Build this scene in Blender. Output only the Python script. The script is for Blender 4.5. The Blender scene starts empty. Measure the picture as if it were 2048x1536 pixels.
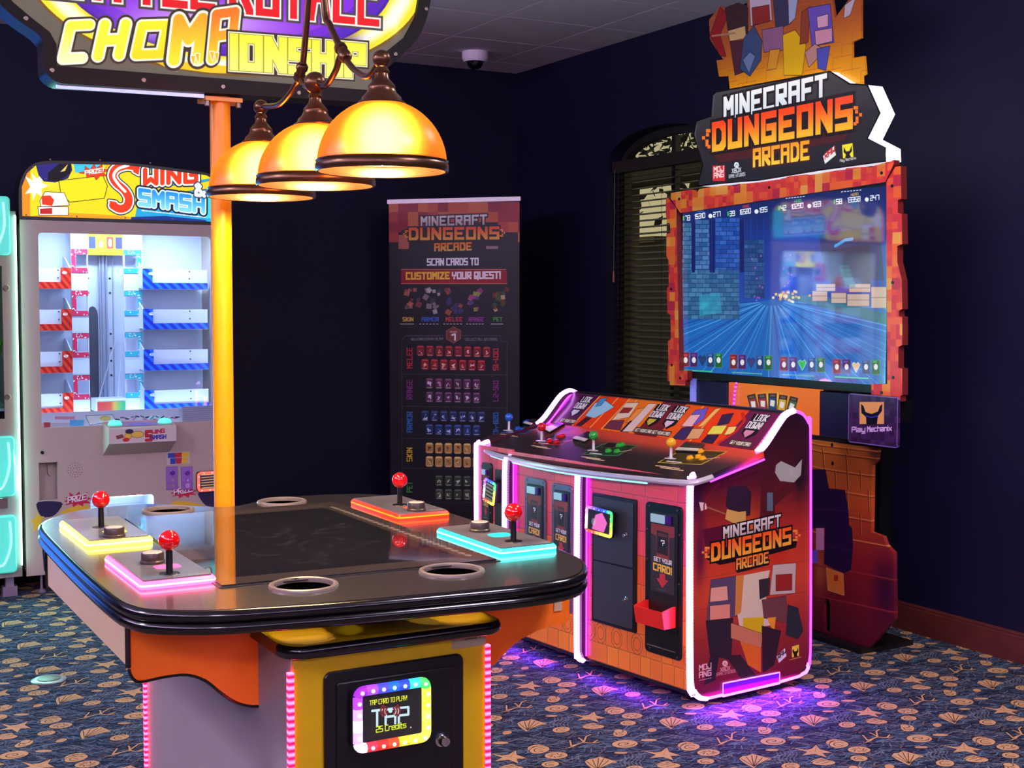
import bpy, bmesh, math, random
import numpy as np
from mathutils import Vector, Matrix
from mathutils.geometry import tessellate_polygon
random.seed(7)
SC = bpy.context.scene
COL = SC.collection
# ------------------------------------------------------------------ camera
EYE = 1.49; FPX = 2640.0; PIT = math.radians(3.0); YAW = math.radians(29.26)
CXP, CYP = 1024.0, 605 + FPX * math.tan(PIT)
cam = bpy.data.cameras.new('camera'); camo = bpy.data.objects.new('camera', cam); COL.objects.link(camo)
camo.location = (0, 0, EYE); camo.rotation_euler = (math.pi / 2 - PIT, 0, -YAW)
cam.sensor_width = 36.0; cam.lens = FPX / 2048 * 36.0; cam.shift_y = (CYP - 768) / 2048; cam.clip_start = 0.02
SC.camera = camo
# ------------------------------------------------------------------ view, world
SC.view_settings.view_transform = 'Standard'; SC.view_settings.look = 'None'
SC.view_settings.exposure = 0.0; SC.view_settings.gamma = 1.0; SC.view_settings.use_curve_mapping = False
def lin(c):
    return tuple(((x / 255) / 12.92 if x <= 10.3 else (((x / 255) + .055) / 1.055) ** 2.4) for x in c)
W = bpy.data.worlds.new('evening_sky'); SC.world = W; W.use_nodes = True
nt = W.node_tree; bg = nt.nodes['Background']
tc = nt.nodes.new('ShaderNodeTexCoord'); sp = nt.nodes.new('ShaderNodeSeparateXYZ'); rp = nt.nodes.new('ShaderNodeValToRGB')
nt.links.new(tc.outputs['Generated'], sp.inputs[0]); nt.links.new(sp.outputs['Z'], rp.inputs[0])
rp.color_ramp.elements[0].color = (*lin((250, 232, 190)), 1); rp.color_ramp.elements[1].color = (*lin((190, 205, 225)), 1)
nt.links.new(rp.outputs[0], bg.inputs[0]); bg.inputs[1].default_value = 1.0
# unseen lamps added to light the room: recessed troffers in the ceiling behind the photographer and along the room (their frames are built further down)
ADDED_TROFFERS = [(-1.8, 3.0, 75, (.88, .84, 1)), (1.85, 0.6, 66, (.9, .78, 1)), (-1.2, -1.8, 80, (.9, .78, 1)), (3.1, 2.4, 46, (1, .84, .86))]
for i, (x, y, en, lc) in enumerate(ADDED_TROFFERS):
    l = bpy.data.lights.new('added_troffer_light', 'AREA'); l.shape = 'RECTANGLE'; l.size = 0.55; l.size_y = 0.55
    l.energy = en; l.color = lc
    o = bpy.data.objects.new('added_troffer_light', l); COL.objects.link(o); o.location = (x, y, 3.02)
# unseen violet strips added high on the left and rear walls to brighten the ceiling (their ledges are built further down)
ADDED_COVES = [((-3.08, 2.0, 2.72), (.35, 0, 1), (0, 1, 0), .06, 9.0, 760), ((.6, -4.48, 2.72), (0, .35, 1), (1, 0, 0), .06, 7.0, 400)]
def plight(loc, e, col, r=0.05):
    l = bpy.data.lights.new('lamp', 'POINT'); l.energy = e; l.color = col; l.shadow_soft_size = r
    o = bpy.data.objects.new('lamp', l); COL.objects.link(o); o.location = loc; return o
def alight(loc, d, up, sx, sy, e, col):
    l = bpy.data.lights.new('strip_light', 'AREA'); l.shape = 'RECTANGLE'; l.size = sx; l.size_y = sy; l.energy = e; l.color = col
    o = bpy.data.objects.new('strip_light', l); COL.objects.link(o)
    z = -Vector(d).normalized(); y = Vector(up).normalized(); x = y.cross(z)
    o.matrix_world = Matrix(((x.x, y.x, z.x, loc[0]), (x.y, y.y, z.y, loc[1]), (x.z, y.z, z.z, loc[2]), (0, 0, 0, 1))); return o
for loc, d, up, sx, sy, en in ADDED_COVES: alight(loc, d, up, sx, sy, en, (.80, .62, 1.0))
# ------------------------------------------------------------------ measuring helpers (survey of the photograph: where a line of sight meets a known plane)
_f = Vector((math.sin(YAW) * math.cos(PIT), math.cos(YAW) * math.cos(PIT), -math.sin(PIT)))
_r = Vector((math.cos(YAW), -math.sin(YAW), 0)); _u = _r.cross(_f); EP = Vector((0, 0, EYE))
def ray(x, y): return _f + _r * ((x - CXP) / FPX) - _u * ((y - CYP) / FPX)
class Plane:
    def __init__(s, o, U, V):
        s.o = Vector(o); s.U = Vector(U).normalized(); s.V = Vector(V).normalized(); s.N = s.U.cross(s.V)
    def px(s, x, y):
        d = ray(x, y); t = (s.o - EP).dot(s.N) / d.dot(s.N); q = EP + d * t - s.o
        return (q.dot(s.U), q.dot(s.V))
    def pxs(s, L): return [s.px(*p) for p in L]
    def at(s, a, b, d=0.0): return s.o + s.U * a + s.V * b + s.N * d
    def off(s, d): return Plane(s.o + s.N * d, s.U, s.V)
def PY(y): return Plane((0, y, 0), (1, 0, 0), (0, 0, 1))       # faces the viewer, along the back wall
def PX(x): return Plane((x, 0, 0), (0, -1, 0), (0, 0, 1))      # faces left, along the right wall
def PZ(z): return Plane((0, 0, z), (1, 0, 0), (0, 1, 0))       # faces up
# ------------------------------------------------------------------ objects
INV = {}
def thing(name, label, cat, loc=(0, 0, 0), rz=0.0, group=None):
    o = bpy.data.objects.new(name, None); COL.objects.link(o); o.empty_display_size = 0.1
    o.location = loc; o.rotation_euler = (0, 0, rz); o['label'] = label; o['category'] = cat
    if group: o['group'] = group
    INV[o.name] = (Matrix.Translation(loc) @ Matrix.Rotation(rz, 4, 'Z')).inverted(); return o
class MB:
    def __init__(s): s.v = []; s.f = []; s.m = []; s.uv = []
    def add(s, vs, fs, mi=0, uvs=None):
        n = len(s.v); s.v += [tuple(x) for x in vs]
        for k, f in enumerate(fs):
            s.f.append([n + i for i in f]); s.m.append(mi)
            s.uv.append([uvs[i] for i in f] if uvs else [(0, 0)] * len(f))
        return s
    def box(s, x0, x1, y0, y1, z0, z1, mi=0):
        return s.obox(Plane((0, 0, 0), (1, 0, 0), (0, 1, 0)), x0, x1, y0, y1, z0, z1, mi)
    def obox(s, P, a0, a1, b0, b1, d0, d1, mi=0, uvr=None):
        return s.prism(P, [(a0, b0), (a1, b0), (a1, b1), (a0, b1)], d0, d1, mi=mi, ms=mi, uvr=uvr)
    def prism(s, P, pts, d0, d1, holes=(), mi=0, ms=None, uvr=None, cham=0.0):
        ms = mi if ms is None else ms
        def area(q): return sum(q[i][0] * q[(i + 1) % len(q)][1] - q[(i + 1) % len(q)][0] * q[i][1] for i in range(len(q)))
        pts = list(pts)
        if area(pts) < 0: pts.reverse()
        H = []
        for h in holes:
            h = list(h)
            if area(h) > 0: h.reverse()
            H.append(h)
        def uvf(p): return ((p[0] - uvr[0]) / (uvr[1] - uvr[0]), (p[1] - uvr[2]) / (uvr[3] - uvr[2])) if uvr else (0, 0)
        def cap(d, rev, shrink=0.0):
            L = [inset(pts, shrink) if shrink else pts] + H
            flat = [p for l in L for p in l]
            if len(H) == 0 and convex(pts): tr = [list(range(len(pts)))]
            else:
                tr = [list(t) for t in tessellate_polygon([[Vector((p[0], p[1], 0)) for p in l] for l in L])]
                for t in tr:
                    a, b, c = (flat[i] for i in t)
                    if (b[0] - a[0]) * (c[1] - a[1]) - (b[1] - a[1]) * (c[0] - a[0]) < 0: t.reverse()
            if rev: tr = [t[::-1] for t in tr]
            s.add([P.at(p[0], p[1], d) for p in flat], tr, mi if not rev else ms, [uvf(p) for p in flat])
        cap(d1, False, cham); cap(d0, True)
        for k, l in enumerate([pts] + H):
            n = len(l)
            rings = [(l, d0), (l, d1)] if not (cham and k == 0) else [(l, d0), (l, d1 - cham), (inset(l, cham), d1)]
            for (la, da), (lb, db) in zip(rings, rings[1:]):
                vs = [P.at(*p, da) for p in la] + [P.at(*p, db) for p in lb]
                s.add(vs, [[i, (i + 1) % n, n + (i + 1) % n, n + i] for i in range(n)], ms, [uvf(p) for p in la] + [uvf(p) for p in lb])
        return s
    def lathe(s, c, prof, seg=24, ax=(0, 0, 1), mi=0):
        z = Vector(ax).normalized(); x = z.orthogonal().normalized(); y = z.cross(x); c = Vector(c); n = len(prof)
        vs = []
        for r, h in prof:
            for k in range(seg):
                t = 2 * math.pi * k / seg; vs.append(c + z * h + (x * math.cos(t) + y * math.sin(t)) * r)
        fs = [[i * seg + k, i * seg + (k + 1) % seg, (i + 1) * seg + (k + 1) % seg, (i + 1) * seg + k] for i in range(n - 1) for k in range(seg)]
        if prof[0][0] > 1e-6: pass
        return s.add(vs, fs, mi)
    def disc(s, c, r, h, seg=24, ax=(0, 0, 1), mi=0, cham=0.0):
        p = [(0, 0), (r, 0), (r, h - cham)] + ([(r - cham, h)] if cham else [(r, h)]) + [(0, h)]
        return s.lathe(c, p, seg, ax, mi)
    def sphere(s, c, r, seg=20, rings=12, mi=0, sc=(1, 1, 1)):
        pr = [(r * math.sin(math.pi * i / rings) * sc[0], -r * math.cos(math.pi * i / rings) * sc[2]) for i in range(rings + 1)]
        return s.lathe(c, pr, seg, (0, 0, 1), mi)
    def tube(s, pts, r, seg=10, closed=False, mi=0, flat=None):
        pts = [Vector(p) for p in pts]; n = len(pts); rr = r if isinstance(r, (list, tuple)) else [r] * n
        vs = []; up = None
        for i, p in enumerate(pts):
            a = pts[(i - 1) % n] if (closed or i > 0) else p; b = pts[(i + 1) % n] if (closed or i < n - 1) else p
            t = (b - a).normalized()
            if up is None:
                up = Vector((0, 0, 1)) if abs(t.z) < .9 else Vector((1, 0, 0))
            x = up - t * up.dot(t); x.normalize(); up = x; y = t.cross(x)
            for k in range(seg):
                th = 2 * math.pi * k / seg; fx, fy = flat if flat else (1, 1)
                vs.append(p + (x * math.cos(th) * fx + y * math.sin(th) * fy) * rr[i])
        m = n if closed else n - 1
        fs = [[i * seg + k, i * seg + (k + 1) % seg, ((i + 1) % n) * seg + (k + 1) % seg, ((i + 1) % n) * seg + k] for i in range(m) for k in range(seg)]
        if not closed: fs += [list(range(seg))[::-1], [(n - 1) * seg + k for k in range(seg)]]
        return s.add(vs, fs, mi)
def convex(p):
    n = len(p); sg = 0
    for i in range(n):
        a, b, c = p[i], p[(i + 1) % n], p[(i + 2) % n]
        z = (b[0] - a[0]) * (c[1] - b[1]) - (b[1] - a[1]) * (c[0] - b[0])
        if abs(z) < 1e-12: continue
        if sg and (z > 0) != (sg > 0): return False
        sg = z
    return True
def inset(p, d):
    n = len(p); out = []
    for i in range(n):
        a, b, c = (Vector(p[(i + k) % n]) for k in (-1, 0, 1))
        e1 = (b - a).normalized(); e2 = (c - b).normalized(); n1 = Vector((-e1.y, e1.x)); n2 = Vector((-e2.y, e2.x))
        m = (n1 + n2); m = m / max(.4, m.length_squared) * 2 if m.length > 1e-6 else n1
        out.append(tuple(b + m * d))
    return out
def rrect(a0, a1, b0, b1, r, n=5):
    o = []
    for cx, cy, t0 in ((a1 - r, b1 - r, 0), (a0 + r, b1 - r, 90), (a0 + r, b0 + r, 180), (a1 - r, b0 + r, 270)):
        for k in range(n + 1):
            t = math.radians(t0 + 90 * k / n); o.append((cx + r * math.cos(t), cy + r * math.sin(t)))
    return o
def circ(cx, cy, r, n=28, ry=None): return [(cx + r * math.cos(2 * math.pi * k / n), cy + (ry or r) * math.sin(2 * math.pi * k / n)) for k in range(n)]
def smooth(pts, k=4, closed=True):
    P = [Vector(p) for p in pts]; n = len(P); out = []
    for i in range(n if closed else n - 1):
        g = lambda j: P[j % n] if closed else P[max(0, min(n - 1, j))]
        a, b, c, d = g(i - 1), g(i), g(i + 1), g(i + 2)
        for j in range(k):
            t = j / k
            out.append(tuple(0.5 * ((2 * b) + (c - a) * t + (2 * a - 5 * b + 4 * c - d) * t * t + (3 * b - a - 3 * c + d) * t ** 3)))
    if not closed: out.append(tuple(P[-1]))
    return out
def fillet(pts, rad, n=5):
    out = []; m = len(pts)
    for i, p in enumerate(pts):
        r = rad[i] if isinstance(rad, (list, tuple)) else rad
        if r <= 0: out.append(tuple(p)); continue
        b = Vector(p); a = Vector(pts[i - 1]); c = Vector(pts[(i + 1) % m])
        r1 = min(r, (a - b).length * .49, (c - b).length * .49)
        p0 = b + (a - b).normalized() * r1; p1 = b + (c - b).normalized() * r1
        for k in range(n + 1):
            t = k / n; out.append(tuple(p0 * (1 - t) ** 2 + b * 2 * t * (1 - t) + p1 * t * t))
    return out
def build(name, mb, mats, parent=None, label=None, smooth_deg=40, kind=None):
    me = bpy.data.meshes.new(name)
    par = parent; root = parent
    while root is not None and root.parent is not None: root = root.parent
    M = INV.get(root.name) if root is not None else None
    vs = [tuple(M @ Vector(v)) for v in mb.v] if M is not None else mb.v
    me.from_pydata(vs, [], mb.f)
    ul = me.uv_layers.new(name='uv'); ul.data.foreach_set('uv', [c for f in mb.uv for p in f for c in p])
    me.polygons.foreach_set('material_index', mb.m)
    for m in (mats if isinstance(mats, (list, tuple)) else [mats]): me.materials.append(m)
    bm = bmesh.new(); bm.from_mesh(me); bmesh.ops.remove_doubles(bm, verts=bm.verts, dist=1e-5)
    bmesh.ops.dissolve_degenerate(bm, dist=1e-6, edges=bm.edges); bm.to_mesh(me); bm.free()
    if smooth_deg:
        me.polygons.foreach_set('use_smooth', [True] * len(me.polygons)); me.set_sharp_from_angle(angle=math.radians(smooth_deg))
    o = bpy.data.objects.new(name, me); COL.objects.link(o)
    if par is not None: o.parent = par
    if label: o['label'] = label
    if kind: o['kind'] = kind
    return o
def tagp(o, label, cat, group=None):
    o['label'] = label; o['category'] = cat
    if group: o['group'] = group
    return o
# ------------------------------------------------------------------ materials
def mat(name, c=(128, 128, 128), rough=.5, metal=0.0, emit=None, es=1.0, img=None, eimg=False, spec=.5, coat=0.0, noise=0.0, nscale=30.0, bump=0.0, trans=0.0, alpha=None):
    m = bpy.data.materials.new(name); m.use_nodes = True; t = m.node_tree; b = t.nodes['Principled BSDF']; I = b.inputs
    I['Base Color'].default_value = (*lin(c), 1); I['Roughness'].default_value = rough; I['Metallic'].default_value = metal
    I['Specular IOR Level'].default_value = spec; I['Coat Weight'].default_value = coat; I['Coat Roughness'].default_value = .05
    if emit is not None: I['Emission Color'].default_value = (*lin(emit), 1); I['Emission Strength'].default_value = es
    src = None
    if img is not None:
        n = t.nodes.new('ShaderNodeTexImage'); n.image = img; n.interpolation = 'Linear'; n.extension = 'EXTEND'
        u = t.nodes.new('ShaderNodeUVMap'); u.uv_map = 'uv'; t.links.new(u.outputs[0], n.inputs[0]); src = n.outputs[0]
        if eimg:
            t.links.new(src, I['Emission Color']); I['Emission Strength'].default_value = es
            I['Base Color'].default_value = (.02, .02, .02, 1)
        else: t.links.new(src, I['Base Color'])
    if noise or bump:
        x = t.nodes.new('ShaderNodeTexCoord'); nz = t.nodes.new('ShaderNodeTexNoise'); nz.inputs['Scale'].default_value = nscale; nz.inputs['Detail'].default_value = 4
        t.links.new(x.outputs['Object'], nz.inputs['Vector'])
        if noise and not eimg:
            mx = t.nodes.new('ShaderNodeMix'); mx.data_type = 'RGBA'; mx.blend_type = 'MULTIPLY'
            r = t.nodes.new('ShaderNodeMapRange'); r.inputs['From Min'].default_value = .25; r.inputs['From Max'].default_value = .75
            r.inputs['To Min'].default_value = 1 - noise; r.inputs['To Max'].default_value = 1.0
            t.links.new(nz.outputs['Fac'], r.inputs['Value']); mx.inputs[0].default_value = 1.0
            if src is not None: t.links.new(src, mx.inputs[6])
            else: mx.inputs[6].default_value = (*lin(c), 1)
            t.links.new(r.outputs[0], mx.inputs[7]); t.links.new(mx.outputs[2], I['Base Color'])
        if bump:
            bp = t.nodes.new('ShaderNodeBump'); bp.inputs['Strength'].default_value = bump; bp.inputs['Distance'].default_value = .004
            t.links.new(nz.outputs['Fac'], bp.inputs['Height']); t.links.new(bp.outputs[0], I['Normal'])
    return m
def led(name, core, edge, es, per=None, axis=2, lo=.35):
    """a run of light-emitting diodes behind a diffuser: brighter at each diode"""
    m = mat(name, edge, .4, emit=core, es=es); 
    if per:
        t = m.node_tree; b = t.nodes['Principled BSDF']
        x = t.nodes.new('ShaderNodeTexCoord'); s_ = t.nodes.new('ShaderNodeSeparateXYZ'); t.links.new(x.outputs['Object'], s_.inputs[0])
        a = t.nodes.new('ShaderNodeMath'); a.operation = 'MULTIPLY'; a.inputs[1].default_value = 2 * math.pi / per; t.links.new(s_.outputs[axis], a.inputs[0])
        c = t.nodes.new('ShaderNodeMath'); c.operation = 'COSINE'; t.links.new(a.outputs[0], c.inputs[0])
        r = t.nodes.new('ShaderNodeMapRange'); r.inputs['From Min'].default_value = -1; r.inputs['To Min'].default_value = 0; t.links.new(c.outputs[0], r.inputs['Value'])
        mx = t.nodes.new('ShaderNodeMix'); mx.data_type = 'RGBA'; mx.inputs[6].default_value = (*lin(edge), 1); mx.inputs[7].default_value = (*lin(core), 1)
        t.links.new(r.outputs[0], mx.inputs[0]); t.links.new(mx.outputs[2], b.inputs['Emission Color'])
        r2 = t.nodes.new('ShaderNodeMapRange'); r2.inputs['From Min'].default_value = -1; r2.inputs['To Min'].default_value = es * lo; r2.inputs['To Max'].default_value = es
        t.links.new(c.outputs[0], r2.inputs['Value']); t.links.new(r2.outputs[0], b.inputs['Emission Strength'])
    return m
# ------------------------------------------------------------------ printed artwork: drawn here, in code, as signed-distance shapes
FONT = {'A': '06 00 40 46;03 43', 'B': '06 00 30 33;03 43 46 06', 'C': '40 00 06 46', 'D': '00 30 41 45 36 06 00', 'E': '40 00 06 46;03 33', 'F': '40 00 06;03 33',
 'G': '40 00 06 46 43 23', 'H': '00 06;40 46;03 43', 'I': '00 06', 'J': '40 46 06 04', 'K': '00 06;40 03 46', 'L': '00 06 46', 'M': '06 00 23 40 46', 'N': '06 00 46 40',
 'O': '00 40 46 06 00', 'P': '06 00 40 43 03', 'Q': '00 40 46 06 00;24 47', 'R': '06 00 40 43 03;13 46', 'S': '40 00 03 43 46 06', 'T': '00 40;20 26', 'U': '00 06 46 40',
 'V': '00 26 40', 'W': '00 06 24 46 40', 'X': '00 46;40 06', 'Y': '00 03 43 40;23 26', 'Z': '00 40 06 46', '0': '00 40 46 06 00', '1': '01 10 16', '2': '00 40 43 03 06 46',
 '3': '00 40 46 06;03 43', '4': '00 03 43;40 46', '5': '40 00 03 43 46 06', '6': '40 00 06 46 43 03', '7': '00 40 46', '8': '00 40 46 06 00;03 43', '9': '43 03 00 40 46 06',
 '!': '00 04;06 06', '-': '03 23', '.': '06 06', ':': '02 02;05 05', "'": '00 01', '?': '01 00 40 43 23 24;26 26', '&': '46 01 10 21 04 06 26 44', ',': '06 07',
 'a': '02 42 46 06 04 44', 'c': '42 02 06 46', 'd': '40 46 06 02 42', 'e': '46 06 02 42 44 04', 'h': '00 06;02 42 46', 'i': '02 06;00 00', 'l': '00 06', 'n': '06 02 42 46',
 'b': '06 20 46;14 34', 'f': '00 23 40;23 26', 'o': '02 42 46 06 02', 'r': '06 02 32', 's': '42 02 04 44 46 06', 't': '10 16 36;02 32', 'x': '02 46;42 06', 'y': '02 06 46;42 48 08'}
GL = {}
for _k, _s in FONT.items():
    GL[_k] = [[(int(p[0]), int(p[1])) for p in st.split()] for st in _s.split(';')]
def C3(c): return np.array(c, 'f4') / 255.0
class Canvas:
    def __init__(s, P, a0, a1, b0, b1, ppm, bgc=(0, 0, 0)):
        s.pl = P; s.r = (a0, a1, b0, b1); s.ppm = ppm
        s.w = int(round((a1 - a0) * ppm)); s.h = int(round((b1 - b0) * ppm)); s.a = np.empty((s.h, s.w, 3), 'f4'); s.a[:] = C3(bgc)
    def ab(s, a, b): return ((a - s.r[0]) * s.ppm, (s.r[3] - b) * s.ppm)
    def P(s, x, y): return s.ab(*s.pl.px(x, y))
    def L(s, pts): return [s.P(*p) for p in pts]
    def blend(s, x0, y0, al, col):
        h, w = al.shape; v = s.a[y0:y0 + h, x0:x0 + w]; col = col if isinstance(col, np.ndarray) and col.ndim == 3 else C3(col); v += (col - v) * al[..., None]
    def win(s, x0, y0, x1, y1):
        x0 = max(0, int(x0)); y0 = max(0, int(y0)); x1 = min(s.w, int(x1) + 2); y1 = min(s.h, int(y1) + 2)
        if x1 <= x0 or y1 <= y0: return None
        Y, X = np.mgrid[y0:y1, x0:x1].astype('f4'); return x0, y0, X + .5, Y + .5
    def gradv(s, stops):
        t = np.linspace(0, 1, s.h); k = [q[0] for q in stops]
        for c in range(3): s.a[..., c] = np.interp(t, k, [q[1][c] / 255 for q in stops])[:, None]
    def glow(s, p, r, col, amt=1.0, raw=False, ry=None):
        x, y = p if raw else s.P(*p); ry = ry or r
        g = s.win(x - 3 * r, y - 3 * ry, x + 3 * r, y + 3 * ry)
        if g: s.blend(g[0], g[1], amt * np.exp(-(((g[2] - x) / r) ** 2 + ((g[3] - y) / ry) ** 2)), col)
    def poly(s, pts, col, out=(), raw=False, al=1.0, grad=None):
        q = np.array(pts if raw else s.L(pts), 'f4'); m = max([o[0] for o in out] + [0]) + 2
        g = s.win(q[:, 0].min() - m, q[:, 1].min() - m, q[:, 0].max() + m, q[:, 1].max() + m)
        if not g: return
        x0, y0, X, Y = g; d2 = np.full(X.shape, 1e9, 'f4'); ins = np.zeros(X.shape, bool); n = len(q)
        for i in range(n):
            ax, ay = q[i]; bx, by = q[(i + 1) % n]; ex, ey = bx - ax, by - ay; L2 = ex * ex + ey * ey + 1e-9
            t = np.clip(((X - ax) * ex + (Y - ay) * ey) / L2, 0, 1); d2 = np.minimum(d2, (X - ax - t * ex) ** 2 + (Y - ay - t * ey) ** 2)
            c = ((ay > Y) != (by > Y))
            if abs(ey) > 1e-9: ins ^= c & (X < ex * (Y - ay) / ey + ax)
        d = np.sqrt(d2); d = np.where(ins, -d, d)
        for r, c in sorted(out, key=lambda o: -o[0]): s.blend(x0, y0, np.clip(.5 - (d - r), 0, 1) * al, c)
        if col is None: return
        cc = col
        if grad is not None:
            t = np.clip((Y - Y.min()) / (Y.max() - Y.min() + 1e-6), 0, 1)[..., None]; cc = C3(col) * (1 - t) + C3(grad) * t
        s.blend(x0, y0, np.clip(.5 - d, 0, 1) * al, cc)
    def rect(s, x0, y0, x1, y1, col, out=(), al=1.0, grad=None): s.poly([(x0, y0), (x1, y0), (x1, y1), (x0, y1)], col, out, False, al, grad)
    def ell(s, p, rx, ry, col, out=(), raw=False, rot=0, al=1.0, t0=0, t1=360, n=40):
        """ellipse with photo-pixel (or raw canvas) radii"""
        ca, sa = math.cos(math.radians(rot)), math.sin(math.radians(rot)); L = []
        for k in range(n):
            t = math.radians(t0 + (t1 - t0) * k / n); x, y = rx * math.cos(t), ry * math.sin(t); L.append((p[0] + x * ca - y * sa, p[1] + x * sa + y * ca))
        s.poly(L, col, out, raw, al)
    def line(s, pts, w, col, raw=False, al=1.0, closed=False):
        q = pts if raw else s.L(pts); q = list(q) + ([q[0]] if closed else []); xs = [p[0] for p in q]; ys = [p[1] for p in q]; g = s.win(min(xs) - w - 2, min(ys) - w - 2, max(xs) + w + 2, max(ys) + w + 2)
        if not g: return
        x0, y0, X, Y = g; d2 = np.full(X.shape, 1e9, 'f4')
        for (ax, ay), (bx, by) in zip(q, q[1:]):
            ex, ey = bx - ax, by - ay; t = np.clip(((X - ax) * ex + (Y - ay) * ey) / (ex * ex + ey * ey + 1e-9), 0, 1); d2 = np.minimum(d2, (X - ax - t * ex) ** 2 + (Y - ay - t * ey) ** 2)
        s.blend(x0, y0, np.clip(.5 - (np.sqrt(d2) - w), 0, 1) * al, col)
    def text(s, st, p0, p1, h, col, w=.6, out=(), slant=0.0, cheb=False, gap=1.6, raw=False, col2=None, up=None, al=1.0):
        """lettering on the base line p0-p1 (fills it exactly), h high; p0, p1 and h in photo pixels"""
        B0 = np.array(p0 if raw else s.P(*p0)); B1 = np.array(p1 if raw else s.P(*p1))
        if up is None: U = (np.array((p0[0], p0[1] - h)) if raw else np.array(s.P(p0[0], p0[1] - h))) - B0
        else: U = np.array(up if raw else s.P(*up)) - B0
        adv = []; x = 0
        for ch in st:
            if ch == ' ': adv.append(None); x += 2.6; continue
            gl = GL[ch]; mw = max(p[0] for k in gl for p in k); adv.append((x, gl)); x += mw + gap
        tot = max(x - gap, .5); ex = (B1 - B0) / tot; ey = -U / 6.0; sx, sy = np.hypot(*ex), np.hypot(*ey)
        if tot < 1: ex = np.array((-ey[1], ey[0])) * -1 * .8; sx = np.hypot(*ex)
        Mi = np.linalg.inv(np.array([[ex[0], ey[0]], [ex[1], ey[1]]])); wid = w * min(sx, sy)
        for layer in sorted([(r * min(sx, sy), c, None) for r, c in out], key=lambda o: -o[0]) + [(0, col, col2)]:
            for it in adv:
                if it is None: continue
                ox, gl = it; segs = []
                for k in gl:
                    kk = [((px + ox + slant * (6 - py) / 6), py) for px, py in k]
                    segs += list(zip(kk, kk[1:])) if len(kk) > 1 else [(kk[0], kk[0])]
                W_ = wid + layer[0] + 2; cs = [B0 + U + ex * q[0] + ey * q[1] for sg in segs for q in sg]
                g = s.win(min(c[0] for c in cs) - W_ * 1.5, min(c[1] for c in cs) - W_ * 1.5, max(c[0] for c in cs) + W_ * 1.5, max(c[1] for c in cs) + W_ * 1.5)
                if not g: continue
                x0, y0, X, Y = g; O = B0 + U; qx = (Mi[0, 0] * (X - O[0]) + Mi[0, 1] * (Y - O[1])) * sx; qy = (Mi[1, 0] * (X - O[0]) + Mi[1, 1] * (Y - O[1])) * sy
                d = np.full(X.shape, 1e9, 'f4')
                for (ax, ay), (bx, by) in segs:
                    ax, bx, ay, by = ax * sx, bx * sx, ay * sy, by * sy; fx, fy = bx - ax, by - ay
                    t = np.clip(((qx - ax) * fx + (qy - ay) * fy) / (fx * fx + fy * fy + 1e-9), 0, 1); dx = qx - ax - t * fx; dy = qy - ay - t * fy
                    d = np.minimum(d, np.maximum(np.abs(dx), np.abs(dy)) if cheb else np.hypot(dx, dy))
                cc = layer[1]
                if layer[2] is not None:
                    t = np.clip(qy / (6 * sy), 0, 1)[..., None]; cc = C3(layer[1]) * (1 - t) + C3(layer[2]) * t
                s.blend(x0, y0, np.clip(.5 - (d - wid - layer[0]), 0, 1) * al, cc)
    def mottle(s, cell, cols, box, seed=1, al=1.0):
        """printed square blotches of about the same colour, like big pixels"""
        rg = np.random.RandomState(seed); x0, y0, x1, y1 = [int(round(v)) for v in box]
        y = y0
        while y < y1:
            x = x0
            while x < x1:
                c = C3(cols[rg.randint(len(cols))]); xa, ya = max(0, x), max(0, y); v = s.a[ya:max(0, min(y1, y + cell)), xa:max(0, min(x1, x + cell))]
                if v.size: v += (c - v) * al
                x += cell
            y += cell
    def image(s, name):
        im = bpy.data.images.new(name, s.w, s.h); px = np.ones((s.h, s.w, 4), 'f4'); px[..., :3] = np.clip(s.a[::-1], 0, 1); im.pixels.foreach_set(px.ravel()); im.update(); im.pack(); return im
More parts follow.
